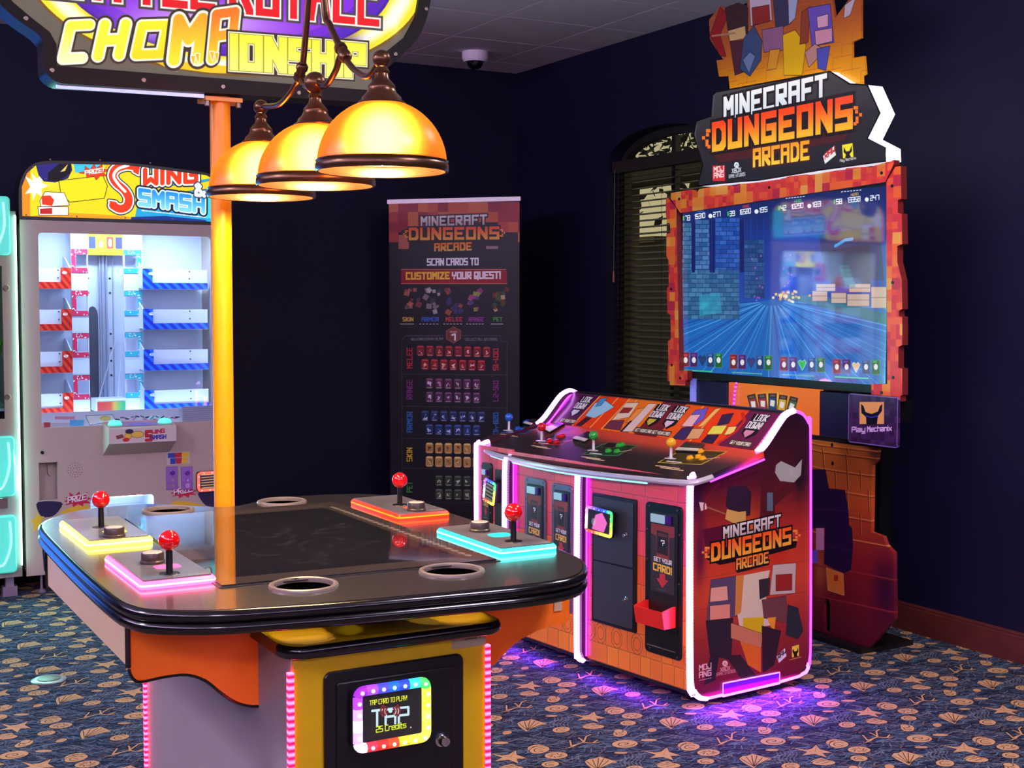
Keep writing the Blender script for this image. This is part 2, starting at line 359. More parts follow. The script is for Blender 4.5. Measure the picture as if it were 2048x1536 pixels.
# ================================================================== THE ROOM
XW, YW, HC = 4.475, 7.918, 3.046          # right wall, back wall, ceiling
XL, YF = -3.2, -4.6
WP = PX(XW)
def carpet_image():
    F = PZ(0); X0, Y0, TX, TY = 2.7, 3.4, 0.910, 0.447
    c = Canvas(F, X0, X0 + TX, Y0, Y0 + TY, 1100, (46, 52, 70)); rg = np.random.RandomState(3)
    def lat(L, fn):
        x = sum(p[0] for p in L) / len(L); y = sum(p[1] for p in L) / len(L)
        for i in range(-4, 5):
            for j in range(-9, 10):
                dx, dy = .455 * i, .447 * j + (.2235 if i % 2 else 0)
                if X0 - .2 < x + dx < X0 + TX + .2 and Y0 - .2 < y + dy < Y0 + TY + .2: fn([c.ab(p[0] + dx, p[1] + dy) for p in L])
    def wp(L): return [F.px(1300 + x / 5.12, 1330 + y / 5.12) for x, y in L]
    cols = [(64, 88, 112), (92, 116, 134), (15, 18, 28), (116, 122, 128), (52, 74, 98), (98, 90, 104), (20, 26, 40), (118, 100, 90), (82, 114, 126), (18, 22, 32)]
    for k in range(760):
        x, y = X0 + rg.uniform(0, .455), Y0 + rg.uniform(0, .447); a = rg.normal(0, .5) - .35; l = rg.uniform(.02, .075); b = rg.uniform(-.012, .012)
        L = [(x + math.cos(a) * l * t - math.sin(a) * b * math.sin(t * 5), y + math.sin(a) * l * t + math.cos(a) * b * math.sin(t * 5)) for t in np.linspace(-.5, .5, 6)]
        w = rg.uniform(1.0, 3.4); cc = cols[rg.randint(len(cols))]; lat(L, lambda q: c.line(q, w, cc, True))
    TAN, DK = (200, 158, 112), (20, 18, 22)
    def blob(L, col=TAN): lat(wp(L), lambda q: c.poly(q, col, [(2.4, DK)], True))
    def lines(LL, w=1.3, col=(58, 40, 30)):
        for L in LL: lat(wp(L), lambda q: c.line(q, w, col, True))
    def oval(x, y, rx, ry, hole=True, col=TAN):
        blob([(x + rx * math.cos(t), y + ry * math.sin(t)) for t in np.linspace(0, 6.28, 18)[:-1]], col)
        if hole: lines([[(x + rx * .55 * math.cos(t), y + ry * .55 * math.sin(t)) for t in np.linspace(.6, 5.6, 14)], [(x - rx * .2, y), (x + rx * .25, y + ry * .1)]], 1.6)
    blob([(1440, 843), (1600, 868), (1655, 858), (1700, 816), (1740, 862), (1870, 897), (1765, 902), (1815, 948), (1690, 912), (1555, 926), (1612, 890)])
    lines([[(1700, 835), (1690, 888)], [(1560, 862), (1690, 888)], [(1800, 893), (1690, 888)]], .9, (150, 105, 66))
    blob([(912, 960), (945, 932), (990, 930), (1050, 908), (1110, 925), (1150, 935), (1250, 965), (1160, 990), (1110, 1015), (1065, 1058), (1010, 1030), (950, 995)])
    lines([[(1065, 1040), (x, y)] for x, y in ((935, 960), (985, 940), (1040, 925), (1095, 930), (1150, 950), (1210, 966))], 1.4)
    oval(1260, 780, 132, 40, False); lines([[(1260 + 100 * (1 - t / 9) * math.cos(t), 780 + 28 * (1 - t / 9) * math.sin(t)) for t in np.linspace(0, 8.4, 26)]], 2.0)
    CO = [[(690, 745), (720, 800), (790, 778), (836, 762)], [(770, 720), (800, 735), (836, 762)], [(836, 762), (840, 705), (880, 685)], [(836, 762), (900, 772), (990, 765)], [(930, 770), (965, 742)], [(700, 818), (740, 806), (790, 778)]]
    lines(CO, 6.2, DK); lines(CO, 3.6, TAN)
    oval(380, 825, 98, 38); lines([[(380 + 90 * math.cos(t), 825 + 34 * math.sin(t)), (380 + 60 * math.cos(t), 825 + 22 * math.sin(t))] for t in np.linspace(0, 6.28, 12)], 1.0, (120, 80, 50))
    oval(600, 897, 118, 35, False); lines([[(600 + 80 * math.cos(t), 897 + 22 * math.sin(t)), (600 + 40 * math.cos(t + .5), 897 + 12 * math.sin(t + .5))] for t in np.linspace(0, 6.28, 9)], 1.8)
    oval(570, 985, 90, 30); oval(565, 637, 86, 29); oval(1935, 812, 98, 38, True)
    blob([(755, 600), (800, 580), (870, 566), (930, 585), (985, 607), (900, 634), (820, 622)]); lines([[(790, 604), (880, 575)], [(840, 618), (910, 582)], [(890, 626), (940, 592)]], 1.4)
    oval(1175, 672, 72, 36); oval(1150, 650, 45, 18, False); oval(1490, 640, 47, 20, False, (196, 150, 104)); oval(1490, 742, 84, 13, False, (196, 158, 112)); oval(1250, 870, 70, 12, False, (190, 150, 108))
    oval(1440, 1035, 96, 36); oval(1780, 1000, 120, 26, False); lines([[(1700, 1000), (1790, 980)], [(1760, 1010), (1840, 988)]], 1.4)
    for k in range(6): lines([[(1290 + 40 * k + 18 * math.sin(t * 3), 890 + t * 46) for t in np.linspace(0, 2.6, 9)]], 1.5, (112, 120, 128))
    return c.image('carpet_pattern'), (X0, Y0, TX, TY)
def carpet_material():
    im, (x0, y0, tx, ty) = carpet_image()
    m = mat('carpet', (60, 60, 70), .95, spec=.1, noise=.22, nscale=260, bump=.5, img=im); t = m.node_tree
    n = [k for k in t.nodes if k.type == 'TEX_IMAGE'][0]; n.extension = 'REPEAT'
    tc = t.nodes.new('ShaderNodeTexCoord'); mp = t.nodes.new('ShaderNodeMapping'); mp.inputs['Location'].default_value = (-x0 / tx, -y0 / ty, 0); mp.inputs['Scale'].default_value = (1 / tx, 1 / ty, 1)
    t.links.new(tc.outputs['Object'], mp.inputs[0]); t.links.new(mp.outputs[0], n.inputs[0]); return m
S_ = dict(kind='structure')
M_carpet = carpet_material()
M_wall = mat('navy_wall_paint', (9, 9, 42), .62, spec=.3, noise=.12, nscale=6, bump=.06)
M_tile = mat('ceiling_tile', (232, 222, 230), .9, noise=.08, nscale=90, bump=.25)
M_grid = mat('ceiling_grid', (46, 43, 48), .6, noise=.05)
M_base = mat('cherry_baseboard', (92, 38, 34), .42, noise=.35, nscale=14)
M_black = mat('black_plastic', (16, 16, 18), .38, noise=.1)
M_dark = mat('black_metal', (13, 13, 16), .32, noise=.12, nscale=60)
M_chrome = mat('chrome', (200, 200, 205), .18, 1.0, noise=.05)
M_white = mat('white_cabinet', (186, 170, 160), .42, noise=.04, nscale=8)
build('floor', MB().box(XL, XW, YF, YW, -.05, 0), M_carpet, smooth_deg=0, **S_)
ceil = build('ceiling', MB().box(XL - .1, XW + .4, YF - .1, YW + .1, HC + .016, HC + .08).box(XL, XW, YF, 4.53, HC, HC + .016), [M_tile], smooth_deg=0, **S_)
gx = [XW] + [4.12 - .61 * k for k in range(0, 8)]; gy = [YW] + [7.585 - .61 * k for k in range(0, 6)]
tile_me = None
for i in range(len(gx) - 1):
    for j in range(len(gy) - 1):
        x1, x0, y1, y0 = gx[i] - .004, gx[i + 1] + .004, gy[j] - .004, gy[j + 1] + .004
        cx, cy, w, d = (x0 + x1) / 2, (y0 + y1) / 2, x1 - x0, y1 - y0
        b = MB().prism(Plane((0, 0, 0), (1, 0, 0), (0, -1, 0)), [(-w / 2, -d / 2), (w / 2, -d / 2), (w / 2, d / 2), (-w / 2, d / 2)], 0, .016, cham=.003)
        if abs(w - .602) < .002 and abs(d - .602) < .002 and tile_me: 
            o = bpy.data.objects.new('ceiling_tile', tile_me); COL.objects.link(o); o.parent = ceil
        else:
            o = build('ceiling_tile', b, M_tile, ceil, smooth_deg=0)
            if abs(w - .602) < .002 and abs(d - .602) < .002: tile_me = o.data
        o.location = (cx, cy, HC + .016)
build('grid_bar', MB().box(1.0, XW, 4.53, YW, HC + .008, HC + .0155), M_grid, ceil, smooth_deg=0)
build('wall_back', MB().box(XL, XW + .2, YW, YW + .15, 0, HC + .05), M_wall, smooth_deg=0, **S_)
build('wall_left', MB().box(XL - .15, XL, YF, YW + .15, 0, HC + .05), M_wall, smooth_deg=0, **S_)
build('wall_front', MB().box(XL - .15, XW + .2, YF - .15, YF, 0, HC + .05), M_wall, smooth_deg=0, **S_)
# right wall with its arched window opening
WC, WHW, WS, WR, WSILL = 6.27, .53, 2.33, .18, .86
def arch(g, n=18):  # outline of the opening shrunk by g, as (a, b) on the wall plane (a = -y)
    L = [(-(WC - WHW + g), WSILL + g), (-(WC - WHW + g), WS)]
    for k in range(1, n):
        t = math.pi * k / n; L.append((-(WC - (WHW - g) * math.cos(t)), WS + (WR - g) * math.sin(t)))
    return L + [(-(WC + WHW - g), WS), (-(WC + WHW - g), WSILL + g)]
build('wall_right', MB().prism(WP, [(-YW - .15, 0), (-YF, 0), (-YF, HC + .05), (-YW - .15, HC + .05)], -.16, 0, holes=[arch(0)]), M_wall, smooth_deg=30, **S_)
M_wframe = mat('dark_window_frame', (30, 27, 27), .5, noise=.1)
M_glass = mat('window_glass', (255, 255, 255), .02); 
def clear_glass(name, tint=(255, 255, 255), base=.04, rough=.02, gl=1.0):
    m = bpy.data.materials.new(name); m.use_nodes = True; t = m.node_tree; t.nodes.clear()
    o = t.nodes.new('ShaderNodeOutputMaterial'); a = t.nodes.new('ShaderNodeBsdfTransparent'); g = t.nodes.new('ShaderNodeBsdfGlossy'); lw = t.nodes.new('ShaderNodeLayerWeight'); lw.inputs[0].default_value = .5; f = t.nodes.new('ShaderNodeMath'); f.operation = 'POWER'; f.inputs[1].default_value = 5; f2 = t.nodes.new('ShaderNodeMath'); f2.operation = 'MULTIPLY_ADD'; f2.inputs[1].default_value = .94; f2.inputs[2].default_value = base; mx = t.nodes.new('ShaderNodeMixShader')
    a.inputs[0].default_value = (*lin(tint), 1); g.inputs['Roughness'].default_value = rough; g.inputs[0].default_value = (gl, gl, gl, 1); t.links.new(lw.outputs['Facing'], f.inputs[0]); t.links.new(f.outputs[0], f2.inputs[0])
    t.links.new(f2.outputs[0], mx.inputs[0]); t.links.new(a.outputs[0], mx.inputs[1]); t.links.new(g.outputs[0], mx.inputs[2]); t.links.new(mx.outputs[0], o.inputs[0]); return m
M_glass = clear_glass('window_glass', (225, 225, 215))
win = build('window_1', MB().prism(WP, arch(0), -.15, -.10, holes=[arch(.045)]), M_wframe, smooth_deg=30, **S_)
build('mullion', MB().obox(WP, -WC - .018, -WC + .018, WSILL + .04, WS + WR - .05, -.148, -.112), M_wframe, win)
build('transom', MB().obox(WP, -WC - WHW + .04, -WC + WHW - .04, WS - .018, WS + .018, -.146, -.116), M_wframe, win)
build('pane', MB().prism(WP, arch(.04), -.134, -.130), M_glass, win)
build('sill', MB().obox(WP, -WC - WHW - .03, -WC + WHW + .03, WSILL - .03, WSILL, -.10, .03), M_wall, win)
# moulded cherry baseboards
def baseboard(name, P, a0, a1):
    prof = [(0, 0), (.017, 0), (.017, .088), (.013, .098), (.013, .106), (.009, .112), (.010, .118), (.004, .127), (0, .127)]
    b = MB(); n = len(prof)
    vs = [P.at(a, q[1], q[0]) for a in (a0, a1) for q in prof]
    b.add(vs, [[i, n + i, n + (i + 1) % n, (i + 1) % n] for i in range(n)] + [list(range(n)), [n + i for i in range(n)][::-1]])
    return build(name, b, M_base, smooth_deg=25, **S_)
baseboard('baseboard_right', WP, -YW, -YF); baseboard('baseboard_back', PY(YW), XL, XW - .02)
# frames of the added ceiling troffers (lamps are declared at the top of the script)
M_troff = mat('added_troffer_diffuser', (240, 235, 245), .5, emit=(235, 220, 255), es=8.0)
for i, (x, y, _e, _c) in enumerate(ADDED_TROFFERS):
    t = thing('added_ceiling_light', ('added recessed square ceiling troffer above the left side of the room', 'added recessed square ceiling troffer above the middle of the room', 'added recessed square ceiling troffer above the left rear of the room', 'added recessed square ceiling troffer above the floor in front of the console')[i], 'ceiling light', (x, y, HC - .03), group='added ceiling troffers')
    build('trim_frame', MB().prism(Plane((x, y, HC), (1, 0, 0), (0, -1, 0)), rrect(-.32, .32, -.32, .32, .01), 0, .025, holes=[rrect(-.285, .285, -.285, .285, .005)]), M_grid, t)
    build('diffuser', MB().box(x - .29, x + .29, y - .29, y + .29, HC - .008, HC - .002), M_troff, t)
for (x, y, z), d, up, _a, L, _e in ADDED_COVES:
    b = MB().box(x - .11, x + .06, y - L / 2, y + L / 2, z - .06, z - .03) if d[0] else MB().box(x - L / 2, x + L / 2, y - .11, y + .06, z - .06, z - .03)
    build('added_trim_1' if d[0] else 'added_trim_2', b, M_tile, smooth_deg=0, **S_)  # ledges made up to carry the added ceiling uplights, out of view
# ------------------------------------------------------------------ outside the window
M_out = mat('stucco_outside', (64, 58, 52), .9, noise=.25, nscale=2.5); M_post = mat('porch_post', (104, 88, 72), .8, noise=.2); M_leaf = mat('leaves', (40, 44, 26), .8, noise=.5, nscale=3); M_bark = mat('bark', (60, 48, 38), .9, noise=.4)
build('ground', MB().box(XW + .2, 14, 0, 18, -.3, -.12), mat('asphalt', (70, 68, 66), .9, noise=.3), smooth_deg=0, **S_)
bd = thing('building', 'grey stucco building standing outside behind the window blind', 'building', (10.5, 10.5, 0))
build('wall', MB().box(10.2, 10.7, 6.5, 17, -.12, 2.33), M_out, bd, smooth_deg=0)
build('upper_wall', MB().box(10.3, 10.7, 6.5, 14.22, 2.33, 2.95), M_out, bd, smooth_deg=0)
build('parapet', MB().box(10.1, 10.8, 14.22, 17, 2.28, 2.36), M_post, bd, smooth_deg=0)
ps = thing('porch', 'tan porch post and roof edge outside the arched window', 'porch', (6.2, 8.35, 0))
build('post', MB().box(6.12, 6.28, 9.05, 9.26, -.12, 2.44), M_post, ps, smooth_deg=0); build('roof_edge', MB().box(5.9, 6.4, 7.5, 10.5, 2.44, 2.54), M_out, ps, smooth_deg=0)
tr = thing('tree', 'dark leafy tree outside the top of the arched window', 'tree', (8.3, 9.6, 0))
build('trunk', MB().tube([(8.6, 11.6, -.12), (8.55, 11.5, 1.2), (8.4, 11.1, 2.6), (8.3, 10.7, 3.6)], [.12, .1, .08, .05]), M_bark, tr)
rg = random.Random(5); b = MB()
for k in range(1700):
    v = Vector((rg.gauss(0, .5), rg.gauss(0, 1.2), rg.gauss(0, .45))); c = Vector((8.3, 11.3, 3.5)) + v
    a = Vector((rg.gauss(0, 1), rg.gauss(0, 1), rg.gauss(0, 1))).normalized(); d = a.orthogonal().normalized(); s_ = rg.uniform(.05, .1)
    b.add([c - a * s_, c + d * s_ * .45, c + a * s_, c - d * s_ * .45], [[0, 1, 2, 3]])
build('foliage', b, M_leaf, tr, kind='stuff')
# ------------------------------------------------------------------ window blind
M_slat = mat('dark_wood_blind', (44, 34, 30), .45, noise=.3, nscale=25)
BLD = thing('window_blind', 'dark brown wooden venetian blind half open in the arched window', 'blind', (XW - .05, WC, WSILL))
bw = WHW - .02; PB = WP.off(-.055)
build('head_rail', MB().obox(PB, -WC - bw, -WC + bw, 2.275, 2.345, -.03, .03), M_slat, BLD)
zs = [2.245 - .0385 * k for k in range(36)]
sl = None
ca, sa = math.cos(.30), math.sin(.30)
for k, z in enumerate(zs):
    if sl is None:
        c = PB.at(-WC, z); b = MB(); tl = Plane(c, (0, -1, 0), (-ca, 0, -sa)); b.prism(tl, [(-bw, -.021), (bw, -.021), (bw, .021), (-bw, .021)], -.0015, .0015); sl = build('slat', b, M_slat, BLD, smooth_deg=0); o = sl
    else:
        o = sl.copy(); COL.objects.link(o)
    o.location.z = z - zs[0]
build('bottom_rail', MB().obox(PB, -WC - bw, -WC + bw, .868, .892, -.02, .02), M_slat, BLD)
for a in (-WC - bw + .06, -WC, -WC + bw - .06): build('ladder_cord', MB().tube([PB.at(a, .88, .024), PB.at(a, 2.28, .024)], .0014, 5), M_slat, BLD)
ax = -WC - bw + .035
M_cord = mat('pale_cord', (120, 112, 104), .7)
build('pull_cord', MB().tube([PB.at(ax, 1.68, .04), PB.at(ax + .002, 2.29, .036)], .0016, 5), M_cord, BLD, 'pale pull cord')
build('tassel', MB().lathe(PB.at(ax, 1.61, .04), [(0, 0), (.008, .004), (.006, .03), (.007, .04), (.004, .07), (0, .072)], 10), mat('copper_tassel', (150, 90, 66), .35), BLD, 'copper coloured tassel')
# ------------------------------------------------------------------ dome camera and floor outlet
PCl = PZ(HC); cp = PCl.px(950, 104); ct = Vector((cp[0], cp[1], HC))
SCM = thing('security_camera', 'white dome security camera on the ceiling near the corner', 'camera', ct)
build('mount', MB().lathe(ct - Vector((0, 0, .062)), [(0, .02), (.055, .012), (.068, 0), (.078, .016), (.082, .03), (.08, .062), (0, .062)], 28), M_tile, SCM)
build('dome', MB().lathe(ct - Vector((0, 0, .108)), [(0, 0), (.02, .003), (.038, .014), (.048, .03), (.051, .05), (0, .05)], 24), mat('smoked_dome', (6, 6, 8), .06, coat=1), SCM)
fp = PZ(0).px(98, 1361)
OUT = thing('floor_outlet', 'round metal floor outlet cover set in the carpet left of the table', 'outlet cover', (fp[0], fp[1], 0))
build('cover_plate', MB().lathe((fp[0], fp[1], 0), [(.068, 0), (.068, .004), (.060, .008), (.052, .0085), (0, .0085)], 32), mat('satin_metal', (170, 165, 160), .3, .8, noise=.1), OUT)
build('lid', MB().lathe((fp[0], fp[1], .0085), [(.045, 0), (.045, .002), (.042, .003), (0, .003)], 28), mat('brushed_lid', (120, 112, 106), .45, .7, noise=.25, nscale=90), OUT)
# ================================================================== THE TABLE MACHINE
TZ = 1.0; TP = PZ(TZ)
TO = [(.52, 2.105), (.584, 2.061), (.66, 2.036), (.82, 2.008), (.995, 1.988), (1.15, 1.976), (1.245, 1.996), (1.31, 2.069), (1.347, 2.172), (1.362, 2.40), (1.366, 2.65), (1.368, 2.87), (1.366, 3.0), (1.345, 3.085), (1.281, 3.138), (1.165, 3.165), (1.06, 3.145), (.985, 3.092), (.94, 3.082), (.895, 3.115), (.81, 3.205), (.74, 3.226), (.66, 3.218), (.59, 3.172), (.535, 3.095), (.505, 3.0), (.494, 2.75), (.488, 2.45), (.489, 2.22), (.499, 2.145)]
TOUT = smooth(TO, 3)
M_lam = mat('black_laminate', (48, 44, 43), .26, noise=.18, nscale=220, spec=.8, coat=.4)
M_edge = mat('black_edge_moulding', (9, 9, 11), .16, noise=.05, spec=.6)
M_orange = mat('orange_laminate', (255, 124, 22), .38, noise=.05)
M_yellow = mat('mustard_laminate', (196, 160, 8), .36, noise=.05)
M_greyl = mat('grey_laminate', (206, 178, 138), .4, noise=.06)
M_greyd = mat('dark_grey_laminate', (140, 134, 136), .45, noise=.06)
TB = thing('arcade_table', 'black four player arcade table with four glowing coloured control panels and red joysticks', 'arcade game', (.925, 2.6, 0))
GLS = [(.664, 2.207), (1.188, 2.181), (1.186, 3.006), (.684, 3.008)]
CUPS = [(.791, 2.15), (1.07, 2.135), (.803, 3.09), (1.082, 3.088)]
build('tabletop', MB().prism(TP, TOUT, -.041, 0, holes=[circ(x, y, .052, 28) for x, y in CUPS], ms=1), [M_lam, M_edge], TB)
for z in (.9893, .9697): build('edge_moulding', MB().tube([(x, y, z) for x, y in TOUT], .0104, 10, True), M_edge, TB)
M_shadow = mat('cup_shade_black', (3, 3, 3), .9, spec=.0)  # pure black in place of the shade inside the cup holes
M_ring = mat('grey_cup_ring', (112, 102, 94), .3, noise=.08)
for x, y in CUPS: build('cup_holder', MB().lathe((x, y, TZ), [(.0505, -.004), (.0505, .001), (.0515, .004), (.055, .0055), (.0595, .004), (.061, .0), (.061, -.001)], 36), M_ring, TB)
for x, y in CUPS: build('cup_shade_liner', MB().lathe((x, y, TZ), [(.0515, -.043), (.0515, -.004), (.0507, .0005), (.0507, -.043)], 36), M_shadow, TB, 'black sleeve standing in for the shade inside the cup hole')
def glass_print():
    c = Canvas(TP, .66, 1.192, 2.175, 3.012, 700, (9, 9, 11)); rg = np.random.RandomState(2)
    ins = [(.70, 2.262), (1.135, 2.240), (1.13, 2.925), (.735, 2.93)]
    c.poly([c.ab(*p) for p in GLS], (58, 52, 48), raw=True); c.poly([c.ab(*p) for p in ins], (27, 27, 31), [(2, (42, 39, 38))], raw=True)
    for k in range(26): # small printed marks along the border of the glass
        t = k / 25
        for (p, q) in ((ins[1], ins[2]), (ins[3], ins[2])):
            x = p[0] + (q[0] - p[0]) * t; y = p[1] + (q[1] - p[1]) * t; o = (.022, 0) if p is ins[1] else (0, .035)
            X, Y = c.ab(x + o[0], y + o[1]); c.ell((X, Y), 5 if p is ins[1] else 3, 8 if p is ins[1] else 2, (128, 120, 112), raw=True, al=.8)
    for k in range(60):
        x, y = rg.uniform(.76, 1.1), rg.uniform(2.3, 2.85); a = rg.uniform(0, 6.28); r = rg.uniform(.01, .05)
        c.line([c.ab(x + r * math.cos(a + t), y + r * math.sin(a + t)) for t in np.linspace(0, rg.uniform(.6, 2.4), 8)], rg.uniform(1, 5), (96, 86, 80), True, al=.16)
    return c
gc = glass_print()
M_scr = mat('table_screen_glass', (8, 8, 10), .03, img=gc.image('table_screen'), spec=.6)
t = M_scr.node_tree; b_ = t.nodes['Principled BSDF']; tcx = t.nodes.new('ShaderNodeTexCoord'); nz = t.nodes.new('ShaderNodeTexNoise'); nz.inputs['Scale'].default_value = 9; nz.inputs['Detail'].default_value = 6
mr = t.nodes.new('ShaderNodeMapRange'); mr.inputs['From Min'].default_value = .45; mr.inputs['From Max'].default_value = .75; mr.inputs['To Min'].default_value = .02; mr.inputs['To Max'].default_value = .09
t.links.new(tcx.outputs['Object'], nz.inputs['Vector']); t.links.new(nz.outputs['Fac'], mr.inputs['Value']); t.links.new(mr.outputs[0], b_.inputs['Roughness'])
build('screen_gasket', MB().prism(TP, inset(GLS, -.006), 0, .0012), M_black, TB, smooth_deg=0)
build('screen_glass', MB().prism(TP, GLS, .0012, .004, uvr=gc.r), M_scr, TB, 'dark reflective glass over the screen', smooth_deg=0)
# four control panels
M_ball = mat('red_ball_top', (214, 10, 14), .12, coat=.6, noise=.03); M_shaft = mat('black_shaft', (12, 12, 14), .3, noise=.05); M_btn = mat('brown_button_wall', (58, 46, 42), .32, noise=.08); M_btop = mat('pale_button_top', (196, 178, 160), .22, noise=.05)
def plate_print(col, flip):
    c = Canvas(TP, 0, .14, 0, .285, 1200, (92, 90, 94)); w, h = c.w, c.h
    for k in (.05, .085, .12, .9, .93): c.line([(8, k * h), (w - 8, k * h)], 1.1, (128, 124, 128), True)
    c.line([(5, 5), (w - 5, 5), (w - 5, h - 5), (5, h - 5)], 1, (60, 58, 60), True, closed=True)
    rg = np.random.RandomState(4)
    for s_ in (.03, .955):
        for k in range(14): c.ell((14 + k * (w - 28) / 13, s_ * h), 3, 1.6, (150, 140, 126), raw=True, al=.8)
    y = .46 * h
    c.text('PLAYER', (w * .66, h * .955), (w * .92, h * .955), 7, (170, 160, 150), .7, raw=True); c.ell((w * .5, h * .5), w * .27, h * .09, (118, 112, 112), raw=True, rot=-20, al=.5)
    return c.image('control_plate')
PIM = plate_print(0, 0); M_plate = mat('grey_printed_plate', (90, 90, 92), .28, img=PIM, coat=.3)
def control_panel(nm, x0, x1, y0, y1, jy, by, core, edge, es, glow):
    P = PZ(TZ); xc = (x0 + x1) / 2
    pl = build('control_panel', MB().prism(P, rrect(x0 + .006, x1 - .006, y0 + .006, y1 - .006, .006), .002, .0155, uvr=(x0, x1, y0, y1)), M_plate, TB, nm + ' player control panel')
    build('light_rim', MB().prism(P, rrect(x0, x1, y0, y1, .009), 0.0, .013, holes=[rrect(x0 + .0062, x1 - .0062, y0 + .0062, y1 - .0062, .005)], cham=.004), mat(nm + '_light_rim', edge, .3, emit=core, es=es), pl, nm + ' glowing rim')
    core_c = {'yellow': (255, 252, 190), 'pink': (255, 190, 215), 'red': (255, 150, 20), 'cyan': (170, 255, 250)}[nm]
    build('light_core', MB().tube([P.at(*q, .0062) for q in rrect(x0 + .0012, x1 - .0012, y0 + .0012, y1 - .0012, .008)], .0022, 6, True), mat(nm + '_light_core', core_c, .3, emit=core_c, es=1.2 if nm == 'red' else 3), pl, nm + ' bright core of the rim')
    jx = xc - .005; z = TZ + .0155
    build('dust_washer', MB().lathe((jx, jy, z), [(.005, .0012), (.017, .0012), (.018, 0)], 24), M_shaft, pl)
    build('joystick_shaft', MB().lathe((jx, jy, z), [(.0062, 0), (.0058, .045), (0, .045)], 14), M_shaft, pl)
    build('joystick_ball', MB().sphere((jx, jy, TZ + .074), .0182, 24, 16), M_ball, pl, 'red ball top')
    build('push_button', MB().lathe((jx - .002, by, z), [(.0225, 0), (.0225, .004), (.0205, .006), (.0205, .018), (.0195, .0195), (.0175, .0195)], 28), M_btn, pl)
    build('button_cap', MB().lathe((jx - .002, by, z), [(.0178, .015), (.0178, .0192), (.0165, .0202), (0, .0196)], 28), M_btop, pl)
    gy = jy + (by - jy) * .55
    build('glow_insert', MB().prism(P, [(jx + .012 + .030 * math.cos(t) * (1 - .25 * math.cos(2 * t)), gy + .02 * math.sin(t)) for t in np.linspace(0, 6.28, 20)[:-1]], .0155, .0163), mat(nm + '_insert', glow, .3, emit=glow, es=.75), pl, nm + ' glowing insert')
control_panel('yellow', .536, .668, 2.69, 2.985, 2.845, 2.715, (255, 240, 60), (255, 230, 40), 6, (255, 245, 30))
control_panel('pink', .536, .668, 2.25, 2.535, 2.295, 2.405, (255, 70, 130), (255, 60, 120), 6, (255, 90, 150))
control_panel('red', 1.215, 1.345, 2.69, 2.975, 2.815, 2.70 + .02, (255, 28, 6), (255, 24, 8), 5, (255, 70, 50))
control_panel('cyan', 1.215, 1.345, 2.215, 2.50, 2.27, 2.41, (30, 250, 235), (20, 240, 230), 4, (30, 250, 240))
# aprons
AL = PX(.512)
build('side_apron', MB().prism(AL, [(-3.0, .872), (-2.247, .872), (-2.247, .96), (-3.0, .96)], -.018, 0), M_greyl, TB, 'grey side apron', smooth_deg=0)
bo = AL.px(165, 1172); build('bolt', MB().disc(AL.at(*bo, 0), .0055, .003, 10, (-1, 0, 0)), M_black, TB)
for yy in (2.245, 2.995): build('corner_trim', MB().tube([(.512, yy, .872), (.512, yy, .96)], .005, 8), M_edge, TB)
AF = PY(2.243)
wl = AF.pxs([(258, 1262), (258, 1338), (264, 1354), (280, 1364), (330, 1354), (376, 1350), (412, 1362), (440, 1384), (470, 1404), (506, 1413), (545, 1409), (545, 1230)]); wl[0] = (wl[1][0], .96); wl[-1] = (wl[-2][0], .96)
build('front_apron', MB().prism(AF, smooth(wl[1:11], 3, False) + [wl[-1], wl[0]], -.018, 0), M_orange, TB, 'wavy orange front apron on the left')
wr = AF.pxs([(1139, 1180), (1139, 1232), (1134, 1244), (1118, 1250), (1092, 1255), (1062, 1268), (1034, 1284), (1008, 1308), (990, 1328), (968, 1340), (968, 1200)]); wr[0] = (wr[1][0], .96); wr[-1] = (wr[-2][0], .96)
build('front_apron', MB().prism(AF, smooth(wr[1:10], 3, False) + [wr[-1], wr[0]], -.018, 0), M_orange, TB, 'wavy orange front apron on the right')
build('apron_trim', MB().tube([AF.at(a, b, -.001) for a, b in smooth(wl[1:11], 3, False)], .003, 6), M_edge, TB)
build('side_apron', MB().obox(PX(1.352), -3.0, -2.24, .872, .96, -.018, 0), M_greyl, TB, smooth_deg=0)
# pedestal
ped = build('pedestal', MB().box(.739, 1.106, 2.074, 3.06, .05, .898), M_greyd, TB, smooth_deg=0)
build('riser', MB().box(.80, 1.05, 2.36, 2.86, .898, .96), M_black, TB, smooth_deg=0)
build('plinth', MB().box(.76, 1.085, 2.10, 3.04, 0, .05), M_black, TB, smooth_deg=0)
PF = PY(2.074)
build('front_panel', MB().prism(PF, [(.742, .06), (1.103, .06), (1.103, .895), (.742, .895)], 0, .006), M_yellow, TB, 'mustard yellow front panel', smooth_deg=0)
PF = PY(2.068)
SHP = PZ(.92); sh = fillet([(.725, 2.36), (.725, 2.085), (.745, 2.056), (1.108, 2.05), (1.132, 2.068), (1.132, 2.36)], [.0, .02, .02, .02, .02, 0], 4)
build('shelf', MB().prism(SHP, sh, -.022, 0, ms=1), [M_yellow, M_edge], TB, 'yellow shelf with black edge')
sh2 = sh[2:-2]; build('shelf_edge', MB().tube([SHP.at(a, b, -.0115) for a, b in sh2], .0112, 10, flat=(1, .6)), M_edge, TB)
door = build('access_door', MB().prism(PF, rrect(.794, 1.057, .30, .868, .014), 0, .006, cham=.002), M_dark, TB, 'black steel access door')
build('door_leaf', MB().prism(PF, rrect(.815, 1.036, .32, .848, .004), .006, .010, cham=.0015), M_dark, door)
